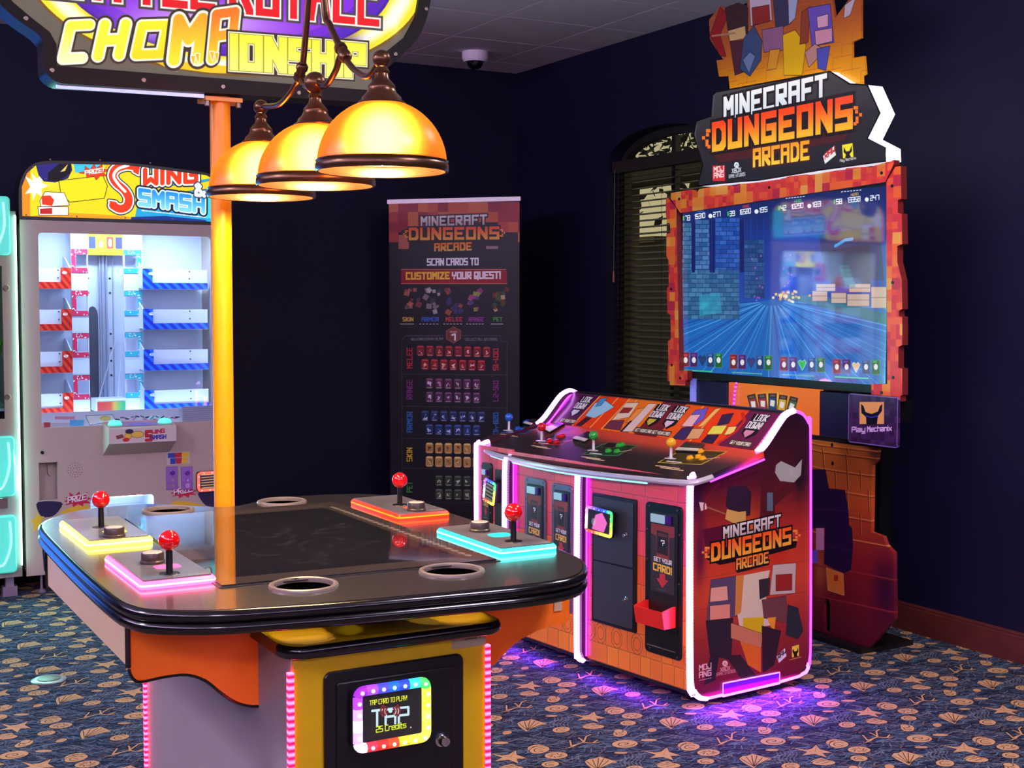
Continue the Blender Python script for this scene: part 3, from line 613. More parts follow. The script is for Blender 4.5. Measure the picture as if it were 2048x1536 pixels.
def rainbow_reader(P, x0, x1, y0, y1, parent, d0, scrimg, uvr, cols, bez=.018, depth=.018):
    r = build('card_reader', MB().prism(P, rrect(x0, x1, y0, y1, bez * .9), d0, d0 + depth * .7), M_black, parent, 'tap card reader with rainbow light frame')
    # light frame: one lamp segment per colour
    per = []; n = len(cols); w, h = x1 - x0, y1 - y0; L = 2 * (w + h)
    mid = rrect(x0 + bez / 2, x1 - bez / 2, y0 + bez / 2, y1 - bez / 2, bez * .55, 4); m = len(mid)
    ds = [0]
    for i in range(m): a, b = mid[i], mid[(i + 1) % m]; ds.append(ds[-1] + math.hypot(b[0] - a[0], b[1] - a[1]))
    def pos(s_):
        s_ %= ds[-1]
        for i in range(m):
            if ds[i + 1] >= s_ - 1e-9:
                t_ = (s_ - ds[i]) / max(1e-9, ds[i + 1] - ds[i]); a, b = mid[i], mid[(i + 1) % m]; return (a[0] + (b[0] - a[0]) * t_, a[1] + (b[1] - a[1]) * t_)
    for k, c in enumerate(cols):
        s0, s1 = ds[-1] * k / n, ds[-1] * (k + 1) / n
        pts = [pos(s0 + (s1 - s0) * j / 4) for j in range(5)]
        mm = led('reader_lamp', tuple(min(255, int(q + (255 - q) * .06)) for q in c), c, 1.15)
        sg = MB().tube([P.at(*p, d0 + depth * .7) for p in pts], bez * .5, 8)
        sg.disc(P.at(*pts[2], d0 + depth * .7 + bez * .5 - .0006), bez * .2, .0014, 10, P.N, mi=1)
        build('light_segment', sg, [mm, mat('reader_dot', c, .3, emit=tuple(int(q + (255 - q) * .6) for q in c), es=2.2)], r)
    build('reader_screen', MB().prism(P, rrect(x0 + bez, x1 - bez, y0 + bez, y1 - bez, bez * .2), d0 + depth * .6, d0 + depth * .75, uvr=uvr), mat('reader_screen', (5, 5, 6), .15, img=scrimg, eimg=True, es=1.0), r)
    return r
def tap_print():
    P = PY(2.05); c = Canvas(P, .845, .977, .733, .835, 3000, (12, 10, 12)); w, h = c.w, c.h
    c.rect(738, 1393, 822, 1470, (20, 17, 19))
    c.text('TAP CARD TO PLAY!', (737, 1409), (811, 1398), 9, (235, 240, 40), .75); c.text('TAP', (742, 1450), (814, 1442), 30, (205, 235, 245), .5, gap=1.5)
    c.ell((778, 1420), 4.2, 4.2, (205, 235, 245))
    for r_ in (9, 14, 19):
        for sg in (-1, 1): c.line(c.L([(778 + sg * r_ * math.cos(t), 1420 - r_ * .85 * math.sin(t)) for t in np.linspace(-.75, .75, 8)]), 5, (128, 34, 36), True)
    c.text('25 Credits', (750, 1463), (809, 1453), 11, (225, 238, 40), .75); c.ell((819, 1453), 1.6, 1.6, (220, 220, 220)); return c
tapc = tap_print()
RB = [(60, 255, 90), (40, 230, 255), (30, 60, 255), (20, 90, 255), (60, 60, 255), (150, 60, 255), (140, 30, 255), (160, 60, 255), (190, 160, 255), (235, 225, 255), (190, 170, 255), (255, 240, 250), (255, 40, 60), (255, 30, 20), (255, 60, 20), (255, 200, 40), (255, 210, 60), (255, 230, 70), (255, 245, 70), (250, 250, 90), (255, 250, 60), (240, 250, 60)]
PT_ = Plane(PF.at(.921, .779), Vector((1, 0, 0)) , (0, 0, 1))
rr_ = rainbow_reader(PF, .838, .984, .726, .842, TB, .010, tapc.image('tap_screen'), tapc.r, RB)
lk = PF.px(879, 1476); lo = build('lock', MB().lathe(PF.at(*lk, .010), [(0, .016), (.008, .016), (.0095, .013), (.0095, .002), (.013, .001), (.013, 0)], 20, (0, -1, 0)), M_chrome, door, 'chrome barrel lock')
tg = Canvas(PF, 1.036, 1.106, .876, .892, 3000, (150, 138, 110)); tg.text('3857', tg and (930, 1279), (960, 1274), 9, (40, 36, 34), .6)
build('asset_tag', MB().prism(PF, [(1.036, .876), (1.104, .876), (1.104, .893), (1.036, .893)], 0, .0008, uvr=tg.r), mat('asset_tag', img=tg.image('asset_tag'), rough=.5), TB, 'grey asset tag', smooth_deg=0)
M_pink = led('pink_led_strip', (255, 60, 110), (255, 10, 60), 13, .0125, 2, .13)
for (x, y) in ((.737, 2.07), (.737, 3.06), (1.108, 2.07), (1.108, 3.06)):
    build('led_strip', MB().box(x - .005, x + .005, y - .005, y + .005, .06, .875), M_pink, TB, 'pink light strip', smooth_deg=0)
# ================================================================== MARQUEE SIGN ON ITS POLE
MP = PY(3.10)
MS = thing('marquee_sign', 'big illuminated yellow and purple championship sign on a yellow pole behind the table', 'sign', (.95, 3.14, 0))
pa, pb = MP.px(419.5, 200), MP.px(460, 200)
pxc, pw = (pa[0] + pb[0]) / 2 * 3.14 / 3.10, (pb[0] - pa[0])
M_pole = mat('yellow_pole_paint', (236, 152, 6), .34, noise=.04)
build('pole', MB().lathe((pxc, 3.14, .01), [(pw / 2, 0), (pw / 2, 2.01)], 28), M_pole, MS)
build('base_plate', MB().box(pxc - .09, pxc + .09, 3.07, 3.24, 0, .012), M_pole, MS, smooth_deg=0)
OUTP = fillet([(112, 168), (88, 148), (86, 84), (72, 68), (30, 40), (0, 13), (-30, -25), (-50, -85), (-40, -150), (20, -240), (150, -300), (320, -335), (480, -340), (640, -318), (770, -262), (845, -185), (872, -95), (858, 0), (852, 32), (836, 76), (794, 118), (762, 145), (752, 160), (744, 207)], [14, 10, 14, 10, 40, 40, 40, 40, 40, 40, 40, 40, 40, 40, 40, 40, 40, 40, 40, 40, 10, 10, 14, 8], 3)
INP = [(112, 133), (111, 90), (98, 66), (62, 38), (24, 6), (-8, -35), (-22, -90), (-12, -145), (42, -222), (160, -276), (322, -308), (478, -312), (630, -292), (755, -240), (820, -172), (845, -92), (834, 0), (828, 36), (806, 76), (760, 113), (746, 135), (742, 182)]
osp = MP.pxs(OUTP); isp = MP.pxs(INP)
build('sign_frame', MB().prism(MP, osp, -.075, .012, holes=[isp]), mat('sign_black_frame', (8, 7, 6), .45, noise=.1, spec=.15), MS, 'black sign frame')
def marquee_print():
    xs = [p[0] for p in osp]; zs_ = [p[1] for p in osp]; c = Canvas(MP, min(xs), max(xs), min(zs_), max(zs_), 900, (104, 96, 84))
    E0 = (447, -62)
    def el(rx, ry, col, out=()): c.ell(E0, rx, ry, col, out, n=90, rot=5)
    el(408, 213, (120, 84, 20)); el(402, 208, (255, 236, 40)); 
    for k in range(12):
        t = k / 11; col = tuple(int(a + (b_ - a) * math.sin(t * math.pi)) for a, b_ in zip((255, 232, 30), (255, 255, 238))); el(396 - 48 * t, 203 - 26 * t, col)
    el(342, 174, (60, 16, 150)); el(336, 170, (84, 24, 190)); el(312, 156, (106, 26, 210)); el(286, 140, (134, 40, 226))
    c.glow((420, 40), 150, (226, 188, 255), .85, ry=36); c.glow((300, 60), 60, (240, 225, 255), .5, ry=26); c.glow((700, 90), 30, (60, 20, 200), .6)
    c.glow((788, 34), 13, (255, 255, 240), .9, ry=30); c.glow((138, 22), 16, (255, 255, 225), .8, ry=14)
    c.text('BbTTLE ROfbLE', (96, -16), (752, 46), 125, (255, 26, 26), .85, [(.95, (70, 62, 66)), (.42, (255, 250, 240))], cheb=True, gap=2.3, col2=(235, 8, 16))
    c.poly([(300, 118), (470, 134), (520, 150), (420, 146), (330, 134)], (255, 205, 20))
    K = (52, 40, 30); Wt = (255, 252, 235)
    def brush(ch, p0, p1, h, a, b, sl): c.text(ch, p0, p1, h, a, .92, [(.85, K), (.42, Wt)], slant=sl, col2=b)
    for ch, p0, p1, h, a, b, sl in (('C', (126, 118), (164, 116), 66, (255, 250, 60), (255, 252, 190), 1.6), ('H', (196, 112), (238, 110), 62, (255, 246, 50), (255, 244, 60), 1.3), ('O', (272, 110), (322, 108), 58, (255, 240, 30), (250, 226, 20), 1.0), ('M', (348, 120), (396, 117), 80, (255, 170, 30), (255, 236, 40), .8), ('P', (424, 118), (462, 112), 88, (255, 120, 20), (255, 220, 30), .9)): brush(ch, p0, p1, h, a, b, sl)
    for x, y in ((386, 126), (395, 122), (433, 120), (424, 118)): c.poly([(x - 4, y - 14), (x + 4, y - 14), (x + 1, y + 4)], (255, 190, 30), [(2, Wt)])
    c.text('IONSHIP', (468, 132), (724, 149), 56, (252, 244, 60), 1.12, [(.9, K), (.45, (255, 255, 225)), (.16, (150, 140, 30))], slant=-.0, gap=2.5, cheb=True, col2=(255, 255, 120))
    return c
mqc = marquee_print()
build('sign_face', MB().prism(MP, inset(isp, -.004) if False else isp, -.02, 0, uvr=mqc.r), mat('lit_sign_face', (10, 10, 10), .5, img=mqc.image('marquee_artwork'), eimg=True, es=1.05, spec=.08), MS, 'back-lit sign face')
M_scrw = mat('screw_head', (120, 112, 100), .35, .8)
for x, y in ((50, 39), (102, 142), (285, 162), (443, 175), (594, 187), (787, 110), (848, 20), (748, 196)): build('screw', MB().disc(MP.at(*MP.px(x, y), .012), .0055, .003, 10, (0, -1, 0), cham=.001), M_scrw, MS)
zb = MP.px(430, 190)[1]
build('flange', MB().box(pxc - .045, pxc + .045, 3.105, 3.175, zb - .012, zb - .002), M_pole, MS, smooth_deg=0)
for dx in (-.038, .038): build('bolt', MB().disc((pxc + dx, 3.115, zb - .024), .007, .012, 6), M_scrw, MS)
a0, a1 = MP.px(116, 166), MP.px(412, 187); build('reflection_line', MB().tube([MP.at(a0[0], a0[1] - .004, -.02), MP.at(a1[0], a1[1] - .003, -.02)], .005, 6), led('blue_white_reflection', (190, 205, 255), (150, 160, 255), 1.0), MS, 'blue-white reflection under the sign, drawn as a glowing tube')  # emissive tube draws a strip's reflection along the sign's lower edge
# ================================================================== PENDANT
LX = .97; PLx = PX(LX)
PN = thing('pendant_light', 'bronze pendant with three amber glass shades hanging over the table', 'pendant lamp', (LX, 2.55, 3.0))
M_brz = mat('oiled_bronze', (92, 62, 40), .3, .75, noise=.3, nscale=40)
def amber():
    m = bpy.data.materials.new('amber_glass'); m.use_nodes = True; t = m.node_tree; t.nodes.clear()
    o = t.nodes.new('ShaderNodeOutputMaterial'); r = t.nodes.new('ShaderNodeBsdfRefraction'); tr_ = t.nodes.new('ShaderNodeBsdfTranslucent'); d = t.nodes.new('ShaderNodeBsdfDiffuse'); g = t.nodes.new('ShaderNodeBsdfGlossy')
    nz = t.nodes.new('ShaderNodeTexNoise'); nz.inputs['Scale'].default_value = 8; x = t.nodes.new('ShaderNodeTexCoord'); t.links.new(x.outputs['Object'], nz.inputs['Vector'])
    rp = t.nodes.new('ShaderNodeValToRGB'); rp.color_ramp.elements[0].color = (.20, .058, .0045, 1); rp.color_ramp.elements[1].color = (.23, .072, .006, 1); t.links.new(nz.outputs['Fac'], rp.inputs[0])
    r.inputs['Roughness'].default_value = .6; r.inputs['IOR'].default_value = 1.45
    for n in (r, tr_): t.links.new(rp.outputs[0], n.inputs[0])
    d.inputs[0].default_value = (.35, .15, .03, 1); g.inputs['Roughness'].default_value = .3; g.inputs[0].default_value = (1, 1, 1, 1)
    m1 = t.nodes.new('ShaderNodeMixShader'); m2 = t.nodes.new('ShaderNodeMixShader'); m3 = t.nodes.new('ShaderNodeMixShader'); m1.inputs[0].default_value = .10; m2.inputs[0].default_value = .12; m3.inputs[0].default_value = .02
    t.links.new(r.outputs[0], m1.inputs[1]); t.links.new(tr_.outputs[0], m1.inputs[2]); t.links.new(m1.outputs[0], m2.inputs[1]); t.links.new(d.outputs[0], m2.inputs[2]); t.links.new(m2.outputs[0], m3.inputs[1]); t.links.new(g.outputs[0], m3.inputs[2]); t.links.new(m3.outputs[0], o.inputs[0]); return m
M_amb = amber(); M_bulb = mat('lamp_bulb', (255, 240, 200), .3, emit=(255, 214, 150), es=560)
for k, (y, br) in enumerate(((2.885, .0165), (2.545, .0225), (2.212, .0165))):
    z = 1.738; R = .1175; H_ = .118
    pr = [(R * math.cos(t), H_ * math.sin(t)) for t in np.linspace(0, 1.28, 14)]
    shd = build('lamp_shade', MB().lathe((LX, y, z), pr, 48), M_amb, PN, 'amber glass shade', smooth_deg=60)
    build('rim', MB().lathe((LX, y, z), [(R - .003, -.012), (R + .001, -.013), (R + .0035, -.010), (R + .0035, .000), (R + .0015, .003), (R + .003, .007), (R - .001, .009), (R - .003, .006), (R - .003, -.012)], 48), M_brz, shd)
    build('bulb', MB().sphere((LX, y, z + .035), .030, 16, 12, sc=(1, 1, 1.2)), M_bulb, shd)
    build('fitter', MB().lathe((LX, y, z + .108), [(.042, 0), (.043, .004), (.037, .008), (.035, .014), (.027, .022), (.0245, .030), (.025, .033), (.022, .037), (.0135, .047), (.012, .056), (.0145, .060), (.012, .064), (.009, .068)], 28), M_brz, shd)
    build('finial', MB().sphere((LX, y, z + .108 + .068 + br * .85), br, 20, 14), M_brz, shd)
fz = 1.738 + .176 + .016
def q(x, y): a, b = PLx.px(x, y); return PLx.at(a, b)
J1a, J1b, J2a, J2b = q(606, 128), q(597, 162), q(679, 92), q(693, 118)
for J, pts in ((J1b, [q(592, 168), q(578, 190), q(556, 210), Vector((LX, 2.885, fz))]), (J1b, [q(603, 160), q(612, 172), Vector((LX, 2.555, fz + .004))]), (J2b, [q(681, 112), q(671, 142), q(652, 170), Vector((LX, 2.535, fz + .004))]), (J2b, [q(694, 122), q(712, 142), q(738, 152), Vector((LX, 2.212, fz))])):
    build('arm', MB().tube(smooth([tuple(J)] + [tuple(p) for p in pts], 5, False), .0062, 10), M_brz, PN)
for a, b in ((J1a, J1b), (J2a, J2b)):
    d = (b - a); build('collar', MB().tube([a, a + d * .1, a + d * .3, a + d * .32, a + d * .62, a + d * .64, a + d * .9, b], [.009, .0125, .0125, .010, .010, .0125, .0125, .009], 14), M_brz, PN)
HB = Vector((LX, 2.52, 2.42))
build('rod', MB().tube(smooth([tuple(J1a), tuple(q(611, 70)), tuple(q(616, 0)), tuple(HB)], 5, False), .0068, 10), M_brz, PN)
build('rod', MB().tube(smooth([tuple(J2a), tuple(q(660, 50)), tuple(q(648, 0)), tuple(HB)], 5, False), .0068, 10), M_brz, PN)
build('hub', MB().sphere(HB, .02), M_brz, PN); build('stem', MB().tube([HB, (LX, 2.52, HC - .03)], .008, 10), M_brz, PN)
build('canopy', MB().lathe((LX, 2.52, HC - .032), [(0, 0), (.03, .002), (.055, .014), (.062, .032)], 28), M_brz, PN)
# ================================================================== PRIZE MACHINE (white cabinet with the lit window)
PFY = 7.0; PP = PY(PFY); SX0, SX1, SYB = 1.096, 2.150, 7.86
PM = thing('prize_machine', 'white prize cabinet with a brightly lit glass window and red, blue and yellow lit header', 'arcade game', (1.62, 7.4, 0))
gl = (1.182, 2.066, .853, 1.843)
def cabinet_front(P, x0, x1, z0, z1, holes, d0, d1): return MB().prism(P, [(x0, z0), (x1, z0), (x1, z1), (x0, z1)], d0, d1, holes=holes)
slot = (PP.px(79, 1000)[0], PP.px(115, 925)[0], PP.px(97, 1000)[1], PP.px(97, 925)[1])
pz0 = PP.px(182, 1060); pz1 = PP.px(308, 988); prz = (pz0[0], pz1[0], .40, pz1[1])
build('cabinet_front', cabinet_front(PP, SX0, SX1, .10, 1.905, [rrect(*gl, .02), [(slot[0], slot[2]), (slot[1], slot[2]), (slot[1], slot[3]), (slot[0], slot[3])], rrect(*prz, .02)], -.02, 0), M_white, PM)
body = MB(); body.box(SX0, SX0 + .02, PFY + .02, SYB, .10, 1.905).box(SX1 - .02, SX1, PFY + .02, SYB, .10, 1.905).box(SX0, SX1, SYB - .02, SYB, .10, 1.905).box(SX0, SX1, PFY + .02, SYB, .10, .12).box(SX0, SX1, PFY + .02, SYB, 1.885, 1.905).box(SX0 + .02, SX1 - .02, PFY + .02, SYB - .02, .70, .72)
build('cabinet_body', body, M_white, PM, smooth_deg=0)
M_in = mat('interior_white', (206, 216, 240), .45, noise=.03)
IY = 7.40; IP = PY(IY)
build('back_board', MB().obox(IP, SX0 + .02, SX1 - .02, .74, 1.885, -.01, 0), M_in, PM, smooth_deg=0)
build('playfield', MB().box(SX0 + .02, SX1 - .02, PFY + .02, IY, .725, .735), M_in, PM, smooth_deg=0)
# lighting tubes of the cabinet
M_tube = mat('cool_white_tube', (255, 255, 255), .3, emit=(205, 225, 255), es=10)
for x in (SX0 + .035, SX1 - .035): build('light_tube', MB().tube([(x, PFY + .05, .78), (x, PFY + .05, 1.86)], .008, 8), M_tube, PM)
build('light_tube', MB().tube([(SX0 + .05, PFY + .05, 1.87), (SX1 - .05, PFY + .05, 1.87)], .008, 8), M_tube, PM)
alight((1.62, PFY + .10, 1.86), (0, .45, -1), (0, 1, 0), .85, .06, 9.0, (.60, .78, 1.0)); alight((1.62, PFY + .06, .80), (0, 1, .25), (0, 0, 1), .85, .04, 3.5, (.60, .82, 1.0))
# two white columns with windows, framed in red / turquoise
def bracket_print(col, dk):
    P = PY(0); c = Canvas(P, 0, .1, 0, .17, 1500, (250, 250, 255)); w, h = c.w, c.h; rg = np.random.RandomState(6)
    c.poly([(0, 0), (w, 0), (w, h), (0, h)], col, raw=True)
    for k in range(34):
        x, y = rg.uniform(0, w), rg.uniform(0, h); c.ell((x, y), rg.uniform(5, 12), rg.uniform(3, 7), (250, 248, 252), [(1.2, dk)], True, rot=rg.uniform(0, 180))
    c.line([(2, 2), (w - 2, 2), (w - 2, h - 2), (2, h - 2)], 2, dk, True, closed=True); return mat('bracket_art', img=c.image('bracket_art'), rough=.4)
M_brr = bracket_print((206, 40, 84), (120, 16, 50)); M_brb = bracket_print((40, 180, 200), (10, 70, 110))
CP = PY(7.30)
cxl = (CP.px(143, 600)[0], CP.px(177, 600)[0]); cxr = (CP.px(248, 600)[0], CP.px(286, 600)[0])
rows = [(498, 546), (581, 632), (666, 715), (750, 799)]
for side, (xa, xb) in ((0, cxl), (1, cxr)):
    hl = []; zz = []
    for (ya, yb) in rows:
        za, zb = CP.px(165, yb)[1], CP.px(165, ya)[1]; zz.append((za, zb))
        w = xb - xa; hl.append([(xa + w * (.30 if side == 0 else .06), za + .03), (xa + w * (.94 if side == 0 else .70), za + .03), (xa + w * (.94 if side == 0 else .70), zb - .03), (xa + w * (.30 if side == 0 else .06), zb - .03)])
    build('column_board', MB().prism(CP, [(xa, .74), (xb, .74), (xb, 1.885), (xa, 1.885)], -.02, 0, holes=hl), M_in, PM, smooth_deg=0)
    for (za, zb) in zz:
        w = xb - xa
        if side == 0: pts = [(xb - .002, zb), (xa + w * .02, zb), (xa + w * .02, za), (xb - .002, za), (xb - .002, za + .028), (xa + w * .28, za + .028), (xa + w * .28, zb - .028), (xb - .002, zb - .028)]
        else: pts = [(xa + .002, zb), (xb - w * .06, zb), (xb - w * .06, za), (xa + .002, za), (xa + .002, za + .028), (xb - w * .30, za + .028), (xb - w * .30, zb - .028), (xa + .002, zb - .028)]
        build('window_bracket', MB().prism(CP, pts, 0, .004, uvr=(xa, xb, za, zb)), M_brr if side == 0 else M_brb, PM, ('red' if side == 0 else 'turquoise') + ' patterned window bracket', smooth_deg=0)
# middle chute
mx0, mx1 = cxl[1], cxr[0]
for t_, r_ in ((.42, .006), (.5, .010), (.60, .006), (.78, .004)): build('rail', MB().tube([(mx0 + (mx1 - mx0) * t_, IY - .02, .76), (mx0 + (mx1 - mx0) * t_, IY - .02, 1.80)], r_, 8), mat('aluminium_rail', (170, 178, 200), .3, .6), PM)
hp = MB().prism(IP, smooth([(mx0 + .012, 1.0)] + [(mx0 + .04 - .028 * math.cos(t), 1.42 + .05 * math.sin(t)) for t in np.linspace(0, math.pi, 7)] + [(mx0 + .068, .78), (mx0 + .012, .78)], 1), .0, .004); build('arch_slot', hp, mat('slot_shadow_panel', (70, 72, 90), .5), PM, 'dark arched slot')
for t_ in (.10, .72):
    for yy in (557, 586, 668, 697, 722, 751): build('bolt', MB().disc(IP.at(mx0 + (mx1 - mx0) * t_, IP.px(200, yy)[1], 0), .006, .004, 8, (0, -1, 0)), M_dark, PM)
tp = Canvas(CP, mx0, mx1, 1.745, 1.86, 900, (255, 222, 20)); w, h = tp.w, tp.h
for k, cc in enumerate(((60, 70, 180), (255, 214, 10), (200, 60, 40), (60, 60, 170))): tp.poly([(w * (k * .25 + .03), h * .15), (w * (k * .25 + .22), h * .15), (w * (k * .25 + .22), h * .7), (w * (k * .25 + .03), h * .7)], cc, raw=True)
tp.ell((w * .37, h * .5), w * .06, h * .14, (255, 250, 240), raw=True); tp.ell((w * .63, h * .42), w * .05, h * .2, (255, 250, 250), raw=True)
build('top_plaque', MB().obox(CP, mx0, mx1, 1.745, 1.86, -.01, .002, uvr=tp.r), mat('top_plaque', img=tp.image('top_plaque'), rough=.4), PM, 'yellow plaque with coloured squares', smooth_deg=0)
# prize trays: four red on the left, four blue on the right
TY = 7.20; TPn = PY(TY)
def tray_print(a, b, num, left):
    P = PY(0); c = Canvas(P, 0, .24, 0, .155, 900, a); w, h = c.w, c.h
    for k in range(-6, 20): c.poly([(k * 30, 0), (k * 30 + 15, 0), (k * 30 + 15 + h * .5, h), (k * 30 + h * .5, h)], b, raw=True)
    cx = w * .87 if left else w * .13; c.ell((cx, h * .24), 10, 10, (250, 246, 250), [(2, a)], True); c.text(num, (cx - 4, h * .24 + 6), (cx + 4, h * .24 + 6), 12, a, .5, raw=True); return mat('tray_stripes', img=c.image('tray_stripes'), rough=.4)
trl = [(535, 577), (618, 661), (702, 746), (786, 829)]
trays = []
for side in (0, 1):
    for r_, (ya, yb) in enumerate(trl):
        x0, x1 = (SX0 + .022, TPn.px(143, 600)[0]) if side == 0 else (TPn.px(286, 600)[0], TPn.px(426, 600)[0] - .03)
        z1, z0 = TPn.px(110, ya)[1], TPn.px(110, yb)[1]; wL = .052; hB = .034
        Lp = [(x0, z0), (x1, z0), (x1, z1), (x1 - wL, z1), (x1 - wL, z0 + hB), (x0, z0 + hB)] if side == 0 else [(x0, z1), (x0, z0), (x1, z0), (x1, z0 + hB), (x0 + wL, z0 + hB), (x0 + wL, z1)]
        fr = build('tray_frame', MB().prism(TPn, Lp, -.004, .004, uvr=(x0, x1, z0, z1)), tray_print((226, 60, 24) if side == 0 else (20, 110, 240), (176, 12, 16) if side == 0 else (10, 40, 200), '1357'[r_] if side == 0 else '2468'[r_], side == 0), PM, 'red and orange striped tray front' if side == 0 else 'blue striped tray front', smooth_deg=0)
        tb = MB().obox(TPn, x0, x1, z0 + hB, z1 - .004, -.012, -.006)
        tb.box(x0, x1, TY + .012, IY, z0 - .002, z0 + .004)
        build('tray', tb, M_in, fr, smooth_deg=0)
        xs_ = (x1 - .006) if side == 0 else x0
        tr2 = MB().add([(xs_, TY + .01, z0), (xs_, IY, z0), (xs_, IY, z1 + .06), (xs_, IY - .05, z1 + .06), (xs_, TY + .01, z1), (xs_ + .006, TY + .01, z0), (xs_ + .006, IY, z0), (xs_ + .006, IY, z1 + .06), (xs_ + .006, IY - .05, z1 + .06), (xs_ + .006, TY + .01, z1)], [[0, 1, 2, 3, 4], [9, 8, 7, 6, 5], [0, 5, 6, 1], [1, 6, 7, 2], [2, 7, 8, 3], [3, 8, 9, 4], [4, 9, 5, 0]])
        build('tray_side', tr2, M_in, fr, smooth_deg=0)
        for fx, fz in ((.3, .82), (.3, .3)): build('tray_screw', MB().disc(TPn.at(x0 + (x1 - x0) * (.75 if side == 0 else .72), z0 + hB + (z1 - z0 - hB) * fz, -.006), .004, .003, 6, (0, -1, 0)), M_dark, fr)
# strap and carriage with the colour target
build('string', MB().tube([(mx0 + .13, TY, 1.33), (mx0 + .02, TY - .02, .98)], .0018, 5), M_in, PM); build('string', MB().tube([(mx1 - .03, TY, 1.36), (mx0 + .12, TY - .02, .98)], .0018, 5), M_in, PM)
cg = build('carriage', MB().box(TPn.px(190, 800)[0], TPn.px(250, 800)[0], TY - .02, TY + .10, TPn.px(200, 822)[1], TPn.px(200, 797)[1]), M_in, PM, smooth_deg=0)
cgp = Canvas(TPn, TPn.px(193, 800)[0], TPn.px(249, 800)[0], TPn.px(200, 823)[1], TPn.px(200, 804)[1], 900, (240, 70, 70)); xx = np.linspace(0, 1, cgp.w)
for i in range(3): cgp.a[..., i] = np.interp(xx, [0, .45, .6, .8, 1], [[.95, .95, .95, .4, .1][0 if i == 9 else 0] if False else v for v in ([.93, .95, .98, .45, .1], [.2, .35, .85, .9, .85], [.3, .25, .4, .55, .7])[i]])[None]
build('colour_target', MB().obox(PY(TY - .021), *cgp.r, 0, .003, uvr=cgp.r), mat('colour_target', img=cgp.image('colour_target'), rough=.4, eimg=True, es=.9), cg, 'glowing red to green target', smooth_deg=0)
# playfield edge prints below the trays
eb = Canvas(PY(PFY + .04), gl[0], gl[1], .85, .925, 900, (225, 232, 250)); w, h = eb.w, eb.h
eb.rect(84, 846, 140, 856, (200, 196, 205)); eb.rect(88, 845, 101, 856, (190, 60, 60)); eb.rect(140, 840, 168, 856, (90, 190, 240)); eb.rect(110, 833, 150, 839, (225, 150, 170)); rg = np.random.RandomState(8)
eb.poly([(172, 832), (225, 830), (232, 842), (180, 850)], (252, 252, 252), [(2, (40, 90, 120))]); eb.ell((211, 837), 10, 4, (250, 200, 60), [(1.5, (200, 120, 30))])
for k in range(26): eb.line(eb.L([(232 + k * 5, 832 + rg.uniform(0, 8)), (238 + k * 5, 832 + rg.uniform(0, 8))]), rg.uniform(2, 4), [(20, 40, 80), (250, 250, 255), (70, 110, 170), (210, 120, 160)][k % 4], True)
build('edge_print', MB().obox(PY(PFY + .045), gl[0], gl[1], .85, .925, 0, .002, uvr=eb.r), mat('edge_print', img=eb.image('edge_print'), rough=.4), PM, smooth_deg=0)
build('window_glass', MB().prism(PP, rrect(gl[0] - .005, gl[1] + .005, gl[2] - .005, gl[3] + .005, .02), -.016, -.011), clear_glass('prize_window_glass', (246, 250, 252)), PM, smooth_deg=0)
lb = Canvas(PP, PP.px(366, 850)[0], PP.px(426, 850)[0], PP.px(400, 845)[1], PP.px(400, 812)[1], 900, (150, 164, 190))
for k in range(8): lb.line([(5, 6 + k * lb.h / 8.5), (lb.w - 6, 6 + k * lb.h / 8.5)], 1.2, (112, 124, 150), True)
build('notice', MB().obox(PP, *lb.r, -.010, -.009, uvr=lb.r), mat('notice', img=lb.image('notice'), rough=.4), PM, 'printed notice on the glass', smooth_deg=0)
# header
HO = [(38, 437), (37, 372), (48, 343), (68, 325), (100, 321), (250, 324), (395, 337), (440, 350), (452, 366), (453, 446)]
hp_ = PP.pxs(HO); hp_[0] = (hp_[0][0], 1.907); hp_[-1] = (2.15, 1.907); hp_[-2] = (2.15, 2.10); hp_[-3] = (2.12, 2.15); hp_[-4] = (2.05, 2.185)
HI = inset(hp_ if sum(hp_[i][0] * hp_[(i + 1) % 10][1] - hp_[(i + 1) % 10][0] * hp_[i][1] for i in range(10)) > 0 else hp_[::-1], .016)
build('header_box', MB().prism(PP, fillet(hp_, [0, .05, .05, .05, .05, .1, .05, .05, .05, 0], 4), -.16, 0), M_dark, PM, 'black header frame')
hc = Canvas(PP, 1.09, 2.16, 1.90, 2.24, 950, (255, 226, 24))
hc.poly([(30, 320), (60, 320), (60, 436), (30, 436)], (255, 150, 24)); hc.poly([(46, 436), (110, 424), (250, 432), (300, 446), (46, 446)], (255, 140, 24), al=.7)
hc.glow((100, 360), 40, (255, 240, 90), .8); hc.poly([(145, 318), (205, 322), (185, 350), (150, 345)], (70, 200, 240)); hc.poly([(205, 318), (262, 322), (250, 346), (215, 350)], (255, 190, 30))
hc.poly([(275, 318), (460, 330), (460, 350), (285, 338)], (40, 190, 235)); hc.poly([(280, 380), (460, 350), (460, 460), (265, 460)], (30, 170, 225)); hc.poly([(280, 378), (400, 366), (460, 352), (460, 372), (360, 384), (285, 398)], (255, 214, 20), [(2, (30, 60, 110))]); hc.poly([(415, 372), (460, 366), (460, 440), (405, 436)], (60, 222, 240))
hc.poly([(50, 352), (66, 362), (62, 345), (74, 358), (84, 346), (84, 366), (96, 372), (82, 378), (84, 394), (72, 386), (66, 402), (64, 386), (50, 388), (60, 374)], (255, 255, 255)); hc.glow((74, 372), 16, (255, 255, 255), .9)
hc.poly([(72, 328), (100, 318), (140, 322), (143, 340), (135, 356), (110, 364), (88, 362), (78, 350)], (44, 38, 128), [(2.5, (12, 10, 30))]); hc.poly([(96, 346), (120, 326), (142, 326), (140, 346), (120, 362), (95, 362)], (16, 14, 24)); hc.poly([(120, 344), (136, 328), (130, 342)], (230, 210, 110))
